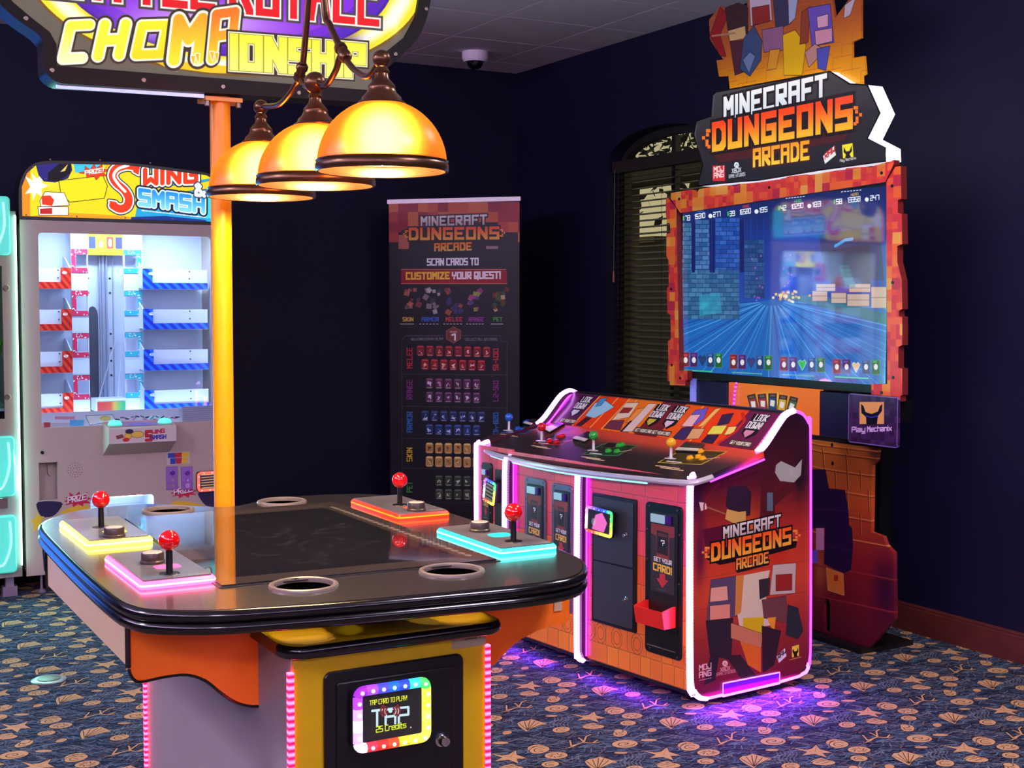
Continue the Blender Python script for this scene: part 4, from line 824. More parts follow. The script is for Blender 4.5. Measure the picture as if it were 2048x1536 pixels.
hc.poly([(118, 362), (205, 352), (214, 372), (208, 396), (140, 404), (122, 388)], (255, 232, 20), [(3, (30, 26, 10))])   # plain yellow block
hc.poly([(80, 402), (90, 384), (128, 386), (138, 410), (82, 414)], (255, 250, 245), [(2.5, (60, 20, 20))]); hc.poly([(83, 392), (100, 391), (108, 400), (104, 412), (84, 409)], (236, 60, 20)); hc.poly([(76, 414), (136, 414), (136, 430), (78, 430)], (255, 240, 235), [(2.5, (60, 20, 20))]); hc.poly([(80, 418), (104, 416), (104, 428), (80, 428)], (200, 40, 40))
hc.poly([(158, 346), (170, 343), (170, 333), (180, 340), (188, 328), (192, 338), (204, 328), (204, 338), (216, 340), (206, 346), (214, 352), (200, 352), (192, 360), (188, 352), (174, 356), (172, 348)], (236, 66, 30), [(1.5, (120, 20, 10))]); hc.text('PRIZE!', (170, 350), (206, 344), 8, (255, 255, 250), .8)
RD, WH, DK = (240, 62, 20), (255, 255, 250), (24, 30, 60)
SB = [(276, 327), (250, 325), (228, 334), (218, 352), (222, 370), (246, 392), (250, 408), (232, 406), (238, 424), (262, 430), (278, 420), (276, 398), (262, 380), (268, 366), (280, 364)]
SP_ = hc.L([tuple(p) for p in smooth([(272, 334), (252, 331), (232, 338), (225, 352), (232, 366), (248, 380), (257, 396), (254, 412), (240, 418), (226, 411)], 4, False)])
for w_, c_ in ((33, DK), (28, WH), (20, RD)): hc.line(SP_, w_ * .95, c_, True); hc.poly([(268, 322), (279, 330), (277, 350), (266, 344)], c_, [((w_ - 20) * .9, c_)]); hc.poly([(218, 402), (232, 404), (240, 424), (226, 420)], c_, [((w_ - 20) * .9, c_)])
hc.line(hc.L([tuple(p) for p in smooth([(256, 331), (236, 338), (227, 352), (236, 368), (250, 383)], 4, False)]), 7, WH, True)
0 and hc.poly(SB, RD, [(5, DK), (3, WH)]); 0 and hc.poly([(244, 328), (230, 336), (220, 352), (224, 368), (250, 392), (256, 412), (242, 408), (262, 424), (266, 404), (250, 382), (236, 362), (238, 342)], WH); 0 and hc.poly([(250, 336), (272, 330), (272, 352), (258, 364), (262, 384), (272, 404), (264, 424), (262, 396), (244, 370), (240, 350)], (240, 70, 24))
hc.text('WING', (290, 368), (392, 363), 28, RD, .95, [(1.3, DK), (.75, WH)], gap=2.2); hc.text('SMASH', (280, 408), (406, 424), 28, (40, 150, 240), .85, [(1.3, DK), (.6, (225, 250, 255))], gap=2.0, col2=(130, 225, 255))
hc.text('&', (392, 390), (408, 392), 22, (240, 240, 250), 1.0, [(.6, (60, 70, 110))])
for k in range(19): hc.line(hc.L([(284 + k * 6.8, 421 + k * .75), (288.5 + k * 6.8, 421.5 + k * .75)]), 2.3 if k % 4 else 3.2, (238, 232, 255), True)
hc.poly([(262, 434), (330, 432), (410, 440), (420, 448), (262, 448)], (20, 50, 140))
build('header_art', MB().prism(PP, HI, 0, .004, uvr=hc.r), mat('lit_header', (10, 10, 10), .4, img=hc.image('header_artwork'), eimg=True, es=1.1, spec=.15), PM, 'back-lit header artwork')
for x, y in ((43, 398), (48, 360), (66, 334), (100, 319), (200, 320), (300, 326), (52, 430), (153, 433), (250, 436), (345, 438)): build('header_screw', MB().disc(PP.at(*PP.px(x, y), .004), .0045, .003, 8, (0, -1, 0)), M_scrw, PM)
# control shelf with two glowing buttons
cx0, cx1 = PP.px(205, 860)[0], PP.px(338, 860)[0]
csb = MB(); prof = [(PFY, .868), (6.865, .852), (6.855, .842), (6.855, .768), (PFY, .695)]
csb.add([(x, p[0], p[1]) for x in (cx0, cx1) for p in prof], [[0, 1, 2, 3, 4], [9, 8, 7, 6, 5]] + [[i, 5 + i, 5 + (i + 1) % 5, (i + 1) % 5] for i in range(5)])
cs = build('control_shelf', csb, M_white, PM, 'white control shelf', smooth_deg=0)
topp = Plane((cx0, 6.865, .8535), (1, 0, 0), (0, .135, .016)); tpc = Canvas(topp, 0, cx1 - cx0, 0, .135, 800, (190, 110, 100)); w, h = tpc.w, tpc.h
tpc.glow((w * .5, h * .6), w * .3, (96, 90, 220), 1, True, h * .5); tpc.glow((w * .5, h * .1), w * .4, (215, 120, 100), .8, True, h * .3)
build('shelf_print', MB().prism(topp, [(.006, .006), (cx1 - cx0 - .006, .006), (cx1 - cx0 - .006, .13), (.006, .13)], 0, .0015, uvr=tpc.r), mat('shelf_print', img=tpc.image('shelf_print'), rough=.3), cs, smooth_deg=0)
M_cy = mat('turquoise_glow', (120, 255, 235), .25, emit=(60, 240, 215), es=1.0)
for fx in (.13, .87):
    c_ = topp.at((cx1 - cx0) * fx, .05, .0015); build('dome_button', MB().lathe(c_, [(.036, 0), (.036, .004), (.033, .008), (.03, .016), (.02, .022), (0, .025)], 24, (0, 0, 1)), M_cy, cs, 'turquoise glowing dome button')
fpn = PY(6.855); fc = Canvas(fpn, cx0, cx1, .768, .842, 900, (212, 204, 200)); yo = lambda y: y
fw, fh = fc.w, fc.h
fc.ell((fw * .28, fh * .5), fw * .05, fh * .2, (240, 200, 60), [(1.5, (40, 30, 30))], True); fc.poly([(fw * .10, fh * .45), (fw * .20, fh * .35), (fw * .22, fh * .6), (fw * .12, fh * .68)], (120, 60, 50), raw=True); fc.ell((fw * .30, fh * .18), fw * .06, fh * .16, (24, 20, 60), raw=True); fc.ell((fw * .25, fh * .75), fw * .05, fh * .14, (200, 30, 40), raw=True); fc.ell((fw * .42, fh * .42), fw * .09, fh * .22, (236, 196, 70), [(1.5, (40, 30, 30))], True)
fc.text('S', (fw * .55, fh * .85), (fw * .62, fh * .85), fh * .6, (196, 24, 40), .9, [(.4, (90, 10, 20))], raw=True); fc.text('WING', (fw * .64, fh * .42), (fw * .82, fh * .36), fh * .24, (190, 30, 60), .9, raw=True); fc.text('SMASH', (fw * .62, fh * .80), (fw * .84, fh * .78), fh * .24, (60, 50, 160), .9, raw=True)
build('shelf_sticker', MB().obox(fpn, *fc.r, 0, .001, uvr=fc.r), mat('shelf_sticker', img=fc.image('shelf_sticker'), rough=.4), cs, smooth_deg=0)
# small fittings on the lower front
lkp = PP.px(84, 905); build('lock', MB().disc(PP.at(*lkp), .009, .008, 12, (0, -1, 0), cham=.002), M_dark, PM)
spk = PP.px(150, 940); sb = MB()
for r_, n in ((.012, 6), (.024, 12), (.036, 16)):
    for k in range(n): sb.disc(PP.at(spk[0] + r_ * math.cos(6.283 * k / n), spk[1] + r_ * math.sin(6.283 * k / n), .0), .0024, .0012, 6, (0, -1, 0))
build('speaker_holes', sb, mat('speaker_hole', (96, 84, 88), .7), PM, kind='stuff')
build('recess_back', MB().obox(PP.off(-.06), slot[0] - .01, slot[1] + .01, slot[2] - .01, slot[3] + .01, -.005, 0), M_white, PM, smooth_deg=0)
build('hook', MB().tube([PP.at((slot[0] + slot[1]) / 2, slot[3], -.03), PP.at((slot[0] + slot[1]) / 2, slot[3] - .06, -.03), PP.at((slot[0] + slot[1]) / 2 + .012, slot[3] - .075, -.035)], .0025, 6), M_chrome, PM)
M_lil = mat('coin_door_plate', (150, 120, 190), .28, .5)
for x in (343.5, 373.5):
    a, z = PP.px(x, 956); w, h = .031, .062
    cdp = build('coin_door', MB().prism(PP, rrect(a - w, a + w, z - h, z + h, .004), 0, .006, cham=.002), M_lil, PM, 'lilac metal coin door')
    build('reject_button', MB().disc(PP.at(a + .002, z + .028, .006), .012, .010, 14, (0, -1, 0), cham=.002), mat('purple_button', (96, 40, 150), .2), cdp, 'purple reject button')
    build('lock', MB().disc(PP.at(a + .002, z - .012, .006), .007, .008, 10, (0, -1, 0)), M_chrome, cdp); build('coin_cup', MB().obox(PP, a - .012, a + .012, z - .052, z - .028, .006, .010), M_chrome, cdp)
st = PP.px(357, 916); sc = Canvas(PP, st[0] - .062, st[0] + .062, st[1] - .034, st[1] + .034, 900, (204, 194, 190)); w, h = sc.w, sc.h
for k, cc in enumerate(((40, 70, 180), (190, 30, 50), (236, 190, 40))): sc.poly([(w * (.04 + .3 * k), h * .08), (w * (.36 + .3 * k), h * .08), (w * (.36 + .3 * k), h * .46), (w * (.04 + .3 * k), h * .46)], cc, raw=True); sc.poly([(w * (.14 + .25 * k), h * .5), (w * (.40 + .25 * k), h * .5), (w * (.36 + .25 * k), h * .95), (w * (.14 + .25 * k), h * .95)], cc, raw=True)
build('colour_badge', MB().obox(PP, *sc.r, 0, .001, uvr=sc.r), mat('colour_badge', img=sc.image('colour_badge'), rough=.4), PM, 'blue, red and yellow badge', smooth_deg=0)
def burst(cx, cy, sx, sy, rot):
    L = [(-1, .1), (-.66, -.2), (-.9, -.42), (-.52, -.42), (-.5, -.95), (-.14, -.5), (.2, -.98), (.3, -.5), (.85, -.9), (.62, -.35), (1, -.1), (.66, .15), (.95, .5), (.4, .42), (.3, .8), (.0, .45), (-.4, .8), (-.42, .4), (-.95, .55), (-.7, .2)]
    c, s_ = math.cos(rot), math.sin(rot); return [(cx + sx * (x * c - y * s_), cy + sy * (x * s_ + y * c)) for x, y in L]
for cx, cy, sx, sy, nm in ((155, 1000, 28, 17, 'left'), (367, 984, 27, 15, 'right')):
    bp = burst(cx, cy, sx, sy, -.1); pp = PP.pxs(bp); xs = [p[0] for p in pp]; zs_ = [p[1] for p in pp]; c = Canvas(PP, min(xs), max(xs), min(zs_), max(zs_), 1000, (196, 24, 62)); c.text('PRIZE!', (cx - 19, cy + 6), (cx + 19, cy - 2), 11, (235, 225, 235), .8, [(.5, (120, 16, 40))])
    build('prize_sticker', MB().prism(PP, pp, 0, .0012, uvr=c.r), mat('prize_sticker', img=c.image('prize_sticker'), rough=.4), PM, 'red starburst sticker reading PRIZE!', smooth_deg=0)
M_nvy = mat('navy_print', (26, 22, 62), .4); M_ylw = mat('yellow_print', (226, 184, 44), .4); M_rdp = mat('red_print', (170, 24, 40), .4)
def decal(nm, pts, m, d=.0008): return build(nm, MB().prism(PP, PP.pxs(pts), 0, d), m, PM, smooth_deg=0)
decal('glove_print', smooth([(76, 1004), (122, 1004), (120, 1018), (106, 1032), (86, 1034), (76, 1022)], 3), M_nvy); decal('burst_print', [(62, 1040), (72, 1034), (74, 1024), (80, 1034), (88, 1032), (82, 1044), (86, 1058), (76, 1054), (66, 1066), (68, 1050)], M_ylw, .0014)
decal('hammer_print', [(77, 1072), (88, 1072), (92, 1090), (80, 1092)], M_rdp); decal('handle_print', [(84, 1092), (88, 1092), (91, 1142), (88, 1142)], M_nvy)
decal('yellow_print', smooth([(120, 1026), (150, 1012), (176, 1012), (178, 1026)], 3), M_ylw); decal('yellow_print', smooth([(345, 1014), (352, 1002), (390, 1006), (412, 1016)], 3), M_ylw); decal('glove_print', smooth([(398, 984), (440, 984), (440, 1012), (415, 1012), (402, 1000)], 3), M_nvy, .0014)
# prize door: lit recess with a clear flap
build('prize_recess', MB().box(prz[0] - .01, prz[1] + .01, PFY + .25, PFY + .26, prz[2] - .01, prz[3] + .01).box(prz[0] - .01, prz[1] + .01, PFY + .02, PFY + .26, prz[3] + .002, prz[3] + .01).box(prz[0] - .01, prz[0] - .002, PFY + .02, PFY + .26, prz[2], prz[3]).box(prz[1] + .002, prz[1] + .01, PFY + .02, PFY + .26, prz[2], prz[3]).box(prz[0], prz[1], PFY + .02, PFY + .26, prz[2] - .01, prz[2]), M_in, PM, smooth_deg=0)
build('prize_lamp', MB().box(prz[0] + .05, prz[1] - .05, PFY + .05, PFY + .08, prz[3] - .008, prz[3] - .001), mat('prize_lamp', (255, 255, 255), .3, emit=(205, 222, 255), es=40), PM, smooth_deg=0)
build('flap', MB().obox(PP, prz[0] + .004, prz[1] - .004, prz[2] + .004, prz[3] - .006, -.012, -.008), clear_glass('flap_glass', (240, 244, 252)), PM, smooth_deg=0)
sr = Canvas(PY(6.98), PP.px(399, 960)[0] + .0, PP.px(445, 960)[0], PP.px(412, 978)[1], PP.px(412, 947)[1], 900, (14, 12, 8))
for k in range(6): sr.line([(3, 4 + k * sr.h / 6), (sr.w - 3, 2 + k * sr.h / 6)], 1.6, (226, 190, 50), True)
rainbow_reader(PP, PP.px(392, 960)[0], PP.px(446, 960)[0], PP.px(412, 982)[1], PP.px(412, 942)[1], PM, 0, sr.image('reader_text'), sr.r, [(255, 90, 70)] * 10, .016, .03)
M_foot = mat('zinc_foot', (176, 160, 180), .35, .6)
for x in (1.175, 2.08):
    for y in (7.05, 7.75): build('levelling_foot', MB().lathe((x, y, 0), [(.0, .0), (.022, 0), (.024, .006), (.016, .016), (.007, .02), (.007, .11), (0, .11)], 14), M_foot, PM)
# ================================================================== MINT GLOWING MACHINE at the left edge
MG = thing('toy_machine', 'grey cabinet with mint green glowing panels at the left edge of the picture', 'arcade game', (.7, 7.4, 0))
GX0, GX1 = .25, 1.074; GP = PY(6.99)
wz0, wz1 = GP.px(3, 838)[1], GP.px(3, 532)[1]
build('cabinet', MB().prism(GP, [(GX0, .105), (GX1, .105), (GX1, 1.945), (GX0, 1.945)], -.02, 0, holes=[[(GX0 + .1, wz0), (GP.px(7, 700)[0], wz0), (GP.px(7, 700)[0], wz1), (GX0 + .1, wz1)]]).box(GX1 - .02, GX1, 7.01, 7.86, .105, 1.945).box(GX0, GX0 + .02, 7.01, 7.86, .105, 1.945).box(GX0, GX1, 7.84, 7.86, .105, 1.945).box(GX0, GX1, 7.01, 7.86, 1.925, 1.945).box(GX0, GX1, 7.01, 7.86, .105, .125), mat('grey_cabinet', (150, 138, 136), .4, noise=.05), MG, smooth_deg=0)
M_mint = mat('mint_glow_panel', (110, 240, 215), .3, emit=(64, 214, 190), es=.55); M_mintc = mat('mint_glow_core', (200, 255, 240), .3, emit=(150, 250, 232), es=.8)
def pad(x1, y0, y1, r=.02, proud=.03):
    a1 = GP.px(x1, (y0 + y1) / 2)[0]; z0, z1 = GP.px(10, y1)[1], GP.px(10, y0)[1]
    p = build('glow_panel', MB().prism(GP, rrect(.50, a1, z0, z1, r), 0, proud, cham=.008), M_mint, MG, 'mint green glowing panel')
    build('panel_swirl', MB().tube(smooth([(a1 - .012 - .02, 6.99 - proud, z1 - .03), (a1 - .028, 6.99 - proud, (z0 + z1) / 2), (a1 - .06, 6.99 - proud, z0 + .05), (.95, 6.99 - proud, z0 + .04)], 4, False), .006, 6), M_mintc, p)
pad(19, 393, 511); pad(29, 872, 992); pad(32, 1030, 1145)
build('coin_slot', MB().obox(GP, .90, GP.px(15, 1000)[0], GP.px(10, 1016)[1], GP.px(10, 996)[1], 0, .006), M_chrome, MG, smooth_deg=0)
for x, y in ((12, 576), (15, 794)): build('lock', MB().disc(GP.at(*GP.px(x, y)), .016, .012, 14, (0, -1, 0), cham=.003), M_scrw, MG)
build('door_frame', MB().prism(GP, [(GX0 + .05, wz0 - .07), (GP.px(24, 700)[0], wz0 - .07), (GP.px(24, 700)[0], wz1 + .06), (GX0 + .05, wz1 + .06)], 0, .004, holes=[[(GX0 + .1, wz0), (GP.px(7, 700)[0], wz0), (GP.px(7, 700)[0], wz1), (GX0 + .1, wz1)]]), mat('warm_grey_door', (158, 140, 126), .4), MG, smooth_deg=0)
build('window_glass', MB().obox(GP, GX0 + .09, GP.px(7.5, 700)[0], wz0 - .01, wz1 + .01, -.012, -.008), clear_glass('toy_window_glass', (225, 245, 235)), MG, smooth_deg=0)
build('light_column', MB().prism(GP, [(GP.px(28, 430)[0], .165), (GX1 - .001, .165), (GX1 - .001, 1.925), (GP.px(28, 430)[0], 1.925)], 0, .022, cham=.006), mat('white_light_column', (255, 255, 255), .3, emit=(170, 255, 232), es=6), MG, 'white light column', smooth_deg=0)
alight((GX1 - .02, 6.93, 1.0), (.1, -1, -.25), (0, 0, 1), .05, 1.6, 16, (.35, 1.0, .88))
alight((.75, 6.93, .75), (.1, -1, -.3), (0, 0, 1), .5, .5, 7, (.25, .95, .85))
build('interior_lamp', MB().box(.5, 1.0, 7.1, 7.13, 1.70, 1.72), mat('green_white_lamp', (255, 255, 255), .3, emit=(200, 255, 220), es=6), MG, smooth_deg=0)
for nm, cc, y_, r_, yy in (('lime green', (120, 210, 60), 700, .05, 7.10), ('yellow', (236, 222, 40), 758, .034, 7.09), ('dull blue', (60, 110, 160), 776, .032, 7.24), ('orange red', (220, 70, 50), 822, .042, 7.10)):
    a, z = PY(yy).px(2, y_); a -= .045; z = max(z, .965 + r_ * .9)
    tagp(build('toy', MB().sphere((a, yy, z), r_, 16, 11, sc=(1, 1, .9)).sphere((a - r_ * .7, yy, z + r_ * .7), r_ * .4, 10, 8).sphere((a + r_ * .7, yy, z + r_ * .7), r_ * .4, 10, 8), mat('plush', cc, .9, noise=.3, nscale=60)), nm + ' plush toy piled behind the glass of the mint lit machine', 'toy', 'plush toys in the mint lit machine')
build('toy_floor', MB().box(GX0 + .02, GX1 - .02, 7.02, 7.84, .945, .958), M_in, MG, smooth_deg=0)
for x in (.60, 1.02):
    for y in (7.06, 7.75): build('foot', MB().box(x - .035, x + .035, y - .03, y + .03, 0, .05).box(x - .02, x + .02, y - .02, y + .02, .05, .11), M_foot, MG, smooth_deg=0)
# unseen blue-lit cabinet, assumed and added for the blue reflection on the table edge
BM = thing('assumed_blue_machine', 'assumed white cabinet with blue glowing front panels, added out of view left of the mint lit machine', 'arcade game', (-.35, 7.4, 0))
build('cabinet', MB().box(-.85, .22, 7.0, 7.86, .1, 1.95), M_white, BM, smooth_deg=0)
for z0, z1 in ((.16, .75), (.86, 1.88)): build('glow_panel', MB().prism(PP, rrect(-.80, .17, z0, z1, .03), 0, .02, cham=.006), mat('assumed_blue_glow_panel', (60, 130, 230), .3, emit=(50, 130, 255), es=3.0), BM, 'added blue glowing panel')
for x in (-.75, .12):
    for y in (7.06, 7.75): build('foot', MB().box(x - .03, x + .03, y - .03, y + .03, 0, .1), M_foot, BM, smooth_deg=0)
# ================================================================== BANNER STAND across the corner
BC = Vector((3.65, 7.24, 0)); BU = Vector((.69, -.725, 0)).normalized(); BP = Plane(BC, BU, (0, 0, 1))
BN = thing('banner_stand', 'tall dark printed roll-up banner standing across the far corner', 'banner', BC)
bx0, bx1 = BP.px(779, 700)[0], BP.px(1039, 700)[0]; bz1 = BP.px(905, 403)[1]
bc = Canvas(BP, bx0, bx1, .09, bz1, 900, (30, 28, 36)); PXL = lambda *a: bc.rect(*a)
for c0 in range(14):
    for r0 in range(6):
        x0, y0 = 776 + c0 * 20, 404 + r0 * 20; rg = random.Random(c0 * 31 + r0)
        if y0 < 470 + (8 if c0 in (0, 13) else (-40 if 3 < c0 < 11 else -8)): bc.rect(x0, y0, x0 + 20.5, y0 + 20.5, rg.choice([(150, 44, 52), (172, 62, 54), (186, 84, 56), (196, 104, 60), (140, 38, 50)]))
bc.rect(797, 470, 818, 498, (176, 98, 80)); bc.rect(972, 492, 996, 498, (150, 120, 120))
bc.poly([(801, 462), (822, 455), (990, 455), (1016, 468), (1002, 480), (980, 486), (830, 486)], (32, 22, 24))
def logo(c, m0, m1, mh, d0, d1, dh, a0, a1, ah, dim=1.0):
    f = lambda q: tuple(int(v * dim) for v in q); K = (20, 14, 16)
    c.text('MINECRAFT', m0, m1, mh, f((238, 230, 226)), .8, [(.9, K)], cheb=True, gap=2.3, col2=f((196, 180, 178)))
    c.text('DUNGEONS', d0, d1, dh, f((255, 96, 30)), .85, [(.8, K)], cheb=True, gap=2.3, col2=f((255, 178, 60)))
    c.text('ARCADE', a0, a1, ah, f((255, 130, 40)), .85, [(.8, K)], cheb=True, gap=2.3, col2=f((255, 190, 80)))
    for (x, y), sg in ((d0, -1), (d1, 1)):
        h = dh / 6; x += sg * h * 1.6
        for k, (ax, ay) in enumerate(((0, 5), (1, 5), (1, 4), (2.2, 3.2), (1, 2.4), (1, 1.4), (0, 1.4))): c.rect(x + sg * ax * h - h * .5, y - ay * h - h * .3 , x + sg * ax * h + h * .5, y - ay * h + h * .6, f((255, 150, 60)))
logo(bc, (843, 451), (972, 447), 16, (820, 478), (996, 476), 20, (870, 501), (942, 499), 13, .92)
bc.text('SCAN CARDS TO', (855, 530), (956, 529), 12, (250, 246, 248), 1.0, cheb=True, gap=2.2)
bc.rect(802, 541, 1014, 566, (150, 26, 32)); bc.rect(802, 538, 1012, 540, (220, 110, 90)); bc.rect(802, 566, 1014, 568, (220, 110, 90))
bc.text('CUSTOMIZE', (813, 558), (898, 557), 12, (250, 204, 60), 1.0, cheb=True, gap=2.4); bc.text('YOUR QUEST!', (905, 557), (1000, 556), 12, (250, 242, 242), 1.0, cheb=True, gap=2.2)
rg = np.random.RandomState(12)
for x, cs_ in ((823, [(150, 70, 64), (84, 66, 80), (190, 110, 90)]), (865, [(200, 190, 190), (60, 58, 70), (150, 130, 140)]), (907, [(190, 90, 50), (60, 60, 110), (120, 60, 50)]), (947, [(170, 60, 130), (150, 170, 70), (90, 80, 130)]), (1000, [(220, 190, 120), (110, 60, 30), (60, 90, 50)])):
    for k in range(13): X, Y = x + rg.uniform(-15, 15), 603 + rg.uniform(-24, 24); r_ = rg.uniform(3, 8); a = rg.uniform(0, 1.5); bc.poly([(X + r_ * math.cos(a + t), Y + r_ * math.sin(a + t)) for t in (0, 1.57, 3.14, 4.71)], cs_[rg.randint(3)], al=.85)
for tx, x0, x1, cc in (('SKIN', 806, 826, (220, 180, 80)), ('ARMOR', 844, 877, (60, 100, 190)), ('MELEE', 892, 924, (200, 60, 70)), ('RANGE', 938, 967, (150, 60, 150)), ('PET', 987, 1004, (80, 170, 70))):
    bc.text(tx, (x0, 642), (x1, 642), 7, cc, .8, cheb=True, gap=2.2)
    for k in range(6): bc.line(bc.L([(x0 - 5 + k * (x1 - x0 + 8) / 6, 648), (x0 - 2 + k * (x1 - x0 + 8) / 6, 648)]), 1.7, (225, 220, 225), True)
LN = (84, 82, 92)
bc.line(bc.L([(812, 672), (880, 672)]), 1, LN, True); bc.line(bc.L([(804, 1012), (804, 680), (812, 671), (1000, 671), (1002, 682), (1014, 684), (1014, 1012)]), 1.2, LN, True)
for y0, y1 in ((748, 750), (812, 816), (876, 880), (936, 940), (1004, 1006)): bc.line(bc.L([(804, y0), (1014, y1)]), 1.0, LN, True)
bc.text('NEW CARD EVERY PLAY!', (822, 681), (886, 680), 4.6, (130, 126, 132), .7, gap=1.8); bc.text('COLLECT ALL 60 CARDS', (930, 681), (994, 681), 4.6, (130, 126, 132), .7, gap=1.8)
bc.poly([(907, 654), (921, 661), (921, 677), (907, 686), (893, 678), (893, 662)], (120, 60, 52), [(2, (200, 130, 110))]); bc.text('SERIES', (900, 665), (914, 665), 2.6, (220, 190, 180), .7); bc.text('1', (904, 680), (910, 680), 12, (240, 236, 236), .9)
def vtext(tx, x, y0, y1, hh, cc, rev=False):
    p0, p1 = ((x, y1), (x, y0)) if not rev else ((x, y0), (x, y1)); A, B = bc.P(*p0), bc.P(*p1); U = bc.P(x + (-hh if not rev else hh), p0[1]); bc.text(tx, A, B, 1, cc, .75, raw=True, cheb=True, gap=2.2, up=U)
for tx, y0, y1, cc, nm in (('MELEE', 696, 736, (196, 50, 66), '001-15'), ('RANGE', 760, 798, (130, 50, 120), '016-27'), ('ARMOR', 824, 864, (50, 110, 180), '028-40'), ('SKIN', 896, 922, (216, 190, 50), '041-50'), ('PET', 964, 984, (80, 170, 80), '051-60')):
    vtext(tx, 824, y0, y1, 10, cc); vtext(nm, 987, y0 + 2, y1 + 4, 9, cc, True)
def cards(x0, y, n, dx, body, art):
    for k in range(n):
        x = x0 + k * dx; yy = y + .02 * (x - 860); bc.poly([(x - 7.5, yy - 8), (x - 4, yy - 11), (x + 4, yy - 11), (x + 7.5, yy - 8), (x + 7.5, yy + 8), (x + 5, yy + 10.5), (x - 5, yy + 10.5), (x - 7.5, yy + 8)], body, [(1.0, tuple(int(v * .5) for v in body))]); bc.rect(x - 6, yy - 10, x + 6, yy - 7, tuple(min(255, int(v * 1.3 + 30)) for v in body))
        for j in range(4): a = rg.uniform(0, 6.28); bc.poly([(x + rg.uniform(-5, 5), yy + rg.uniform(-5, 7)) for _ in range(3)], art[rg.randint(len(art))])
        bc.rect(x - 5, yy + 7.4, x + 5, yy + 9, (235, 225, 215), al=.7)
RA, PA, BA, YA, GA = [(240, 220, 200), (220, 120, 90), (250, 240, 225)], [(230, 215, 235), (200, 130, 180), (245, 235, 240)], [(220, 230, 250), (120, 150, 210), (240, 240, 250)], [(120, 70, 40), (230, 200, 120), (80, 50, 36)], [(225, 235, 215), (190, 200, 180), (236, 226, 190)]
for a in ((841, 702, 8, 18.9, (128, 32, 34), RA), (850, 729, 7, 18.8, (140, 30, 34), RA), (859, 767, 6, 18.8, (86, 48, 72), PA), (859, 794, 6, 18.8, (80, 50, 76), PA), (850, 832, 7, 18.8, (34, 52, 92), BA), (859, 859, 6, 18.8, (34, 58, 110), BA), (859, 896, 6, 18.8, (196, 150, 84), YA), (859, 923, 6, 18.8, (200, 156, 90), YA), (878, 961, 5, 18.8, (56, 70, 54), GA), (878, 988, 5, 18.8, (60, 72, 56), GA)): cards(*a)
build('banner_sheet', MB().prism(BP, [(bx0, .09), (bx1, .09), (bx1, bz1), (bx0, bz1)], -.0012, 0, uvr=bc.r), mat('banner_print', img=bc.image('banner_print'), rough=.4, noise=.06, nscale=3, spec=.25), BN, 'printed banner sheet', smooth_deg=0)
build('top_rail', MB().prism(BP, rrect(bx0 - .008, bx1 + .008, bz1 - .006, bz1 + .020, .004), -.012, .008), mat('silver_rail', (196, 186, 184), .35, .3), BN, 'silver top rail')
build('base_cassette', MB().prism(BP, rrect(bx0 - .02, bx1 + .02, .01, .10, .02), -.07, .06), mat('silver_base', (150, 146, 148), .35, .5), BN)
for s_ in (-.25, .25): build('foot', MB().obox(BP, s_ - .03, s_ + .03, 0, .012, -.12, .12), M_black, BN, smooth_deg=0)
build('support_pole', MB().tube([BP.at(0, .1, -.04), BP.at(0, bz1, -.014)], .008, 8), M_black, BN)
# ================================================================== CARD CONSOLE (four players)
AK = math.radians(3.5); KO = Vector((2.893, 3.821, 0)); Kv = Vector((math.cos(AK), math.sin(AK), 0)); Ku = Vector((math.sin(AK), -math.cos(AK), 0)); Kz = Vector((0, 0, 1))
def K(u, v, z): return KO + Ku * u + Kv * v + Kz * z
CN = thing('arcade_console', 'wide four player console with purple light strips and red brick print standing on casters', 'arcade game', (3.2, 4.5, 0))
UF, VF = -1.43, -.055
SP = Plane(K(0, 0, 0), Kv, Kz)                      # outer face of the near end panel
EO = [(1418, 1396), (1403, 1394), (1391, 1381), (1385, 1352), (1385, 985), (1392, 962), (1412, 951), (1520, 905), (1536, 888), (1566, 842), (1578, 829), (1592, 823), (1606, 829), (1617, 846), (1621, 872), (1621, 1290), (1616, 1325), (1597, 1353)]
eo = SP.pxs(EO)
M_side = None
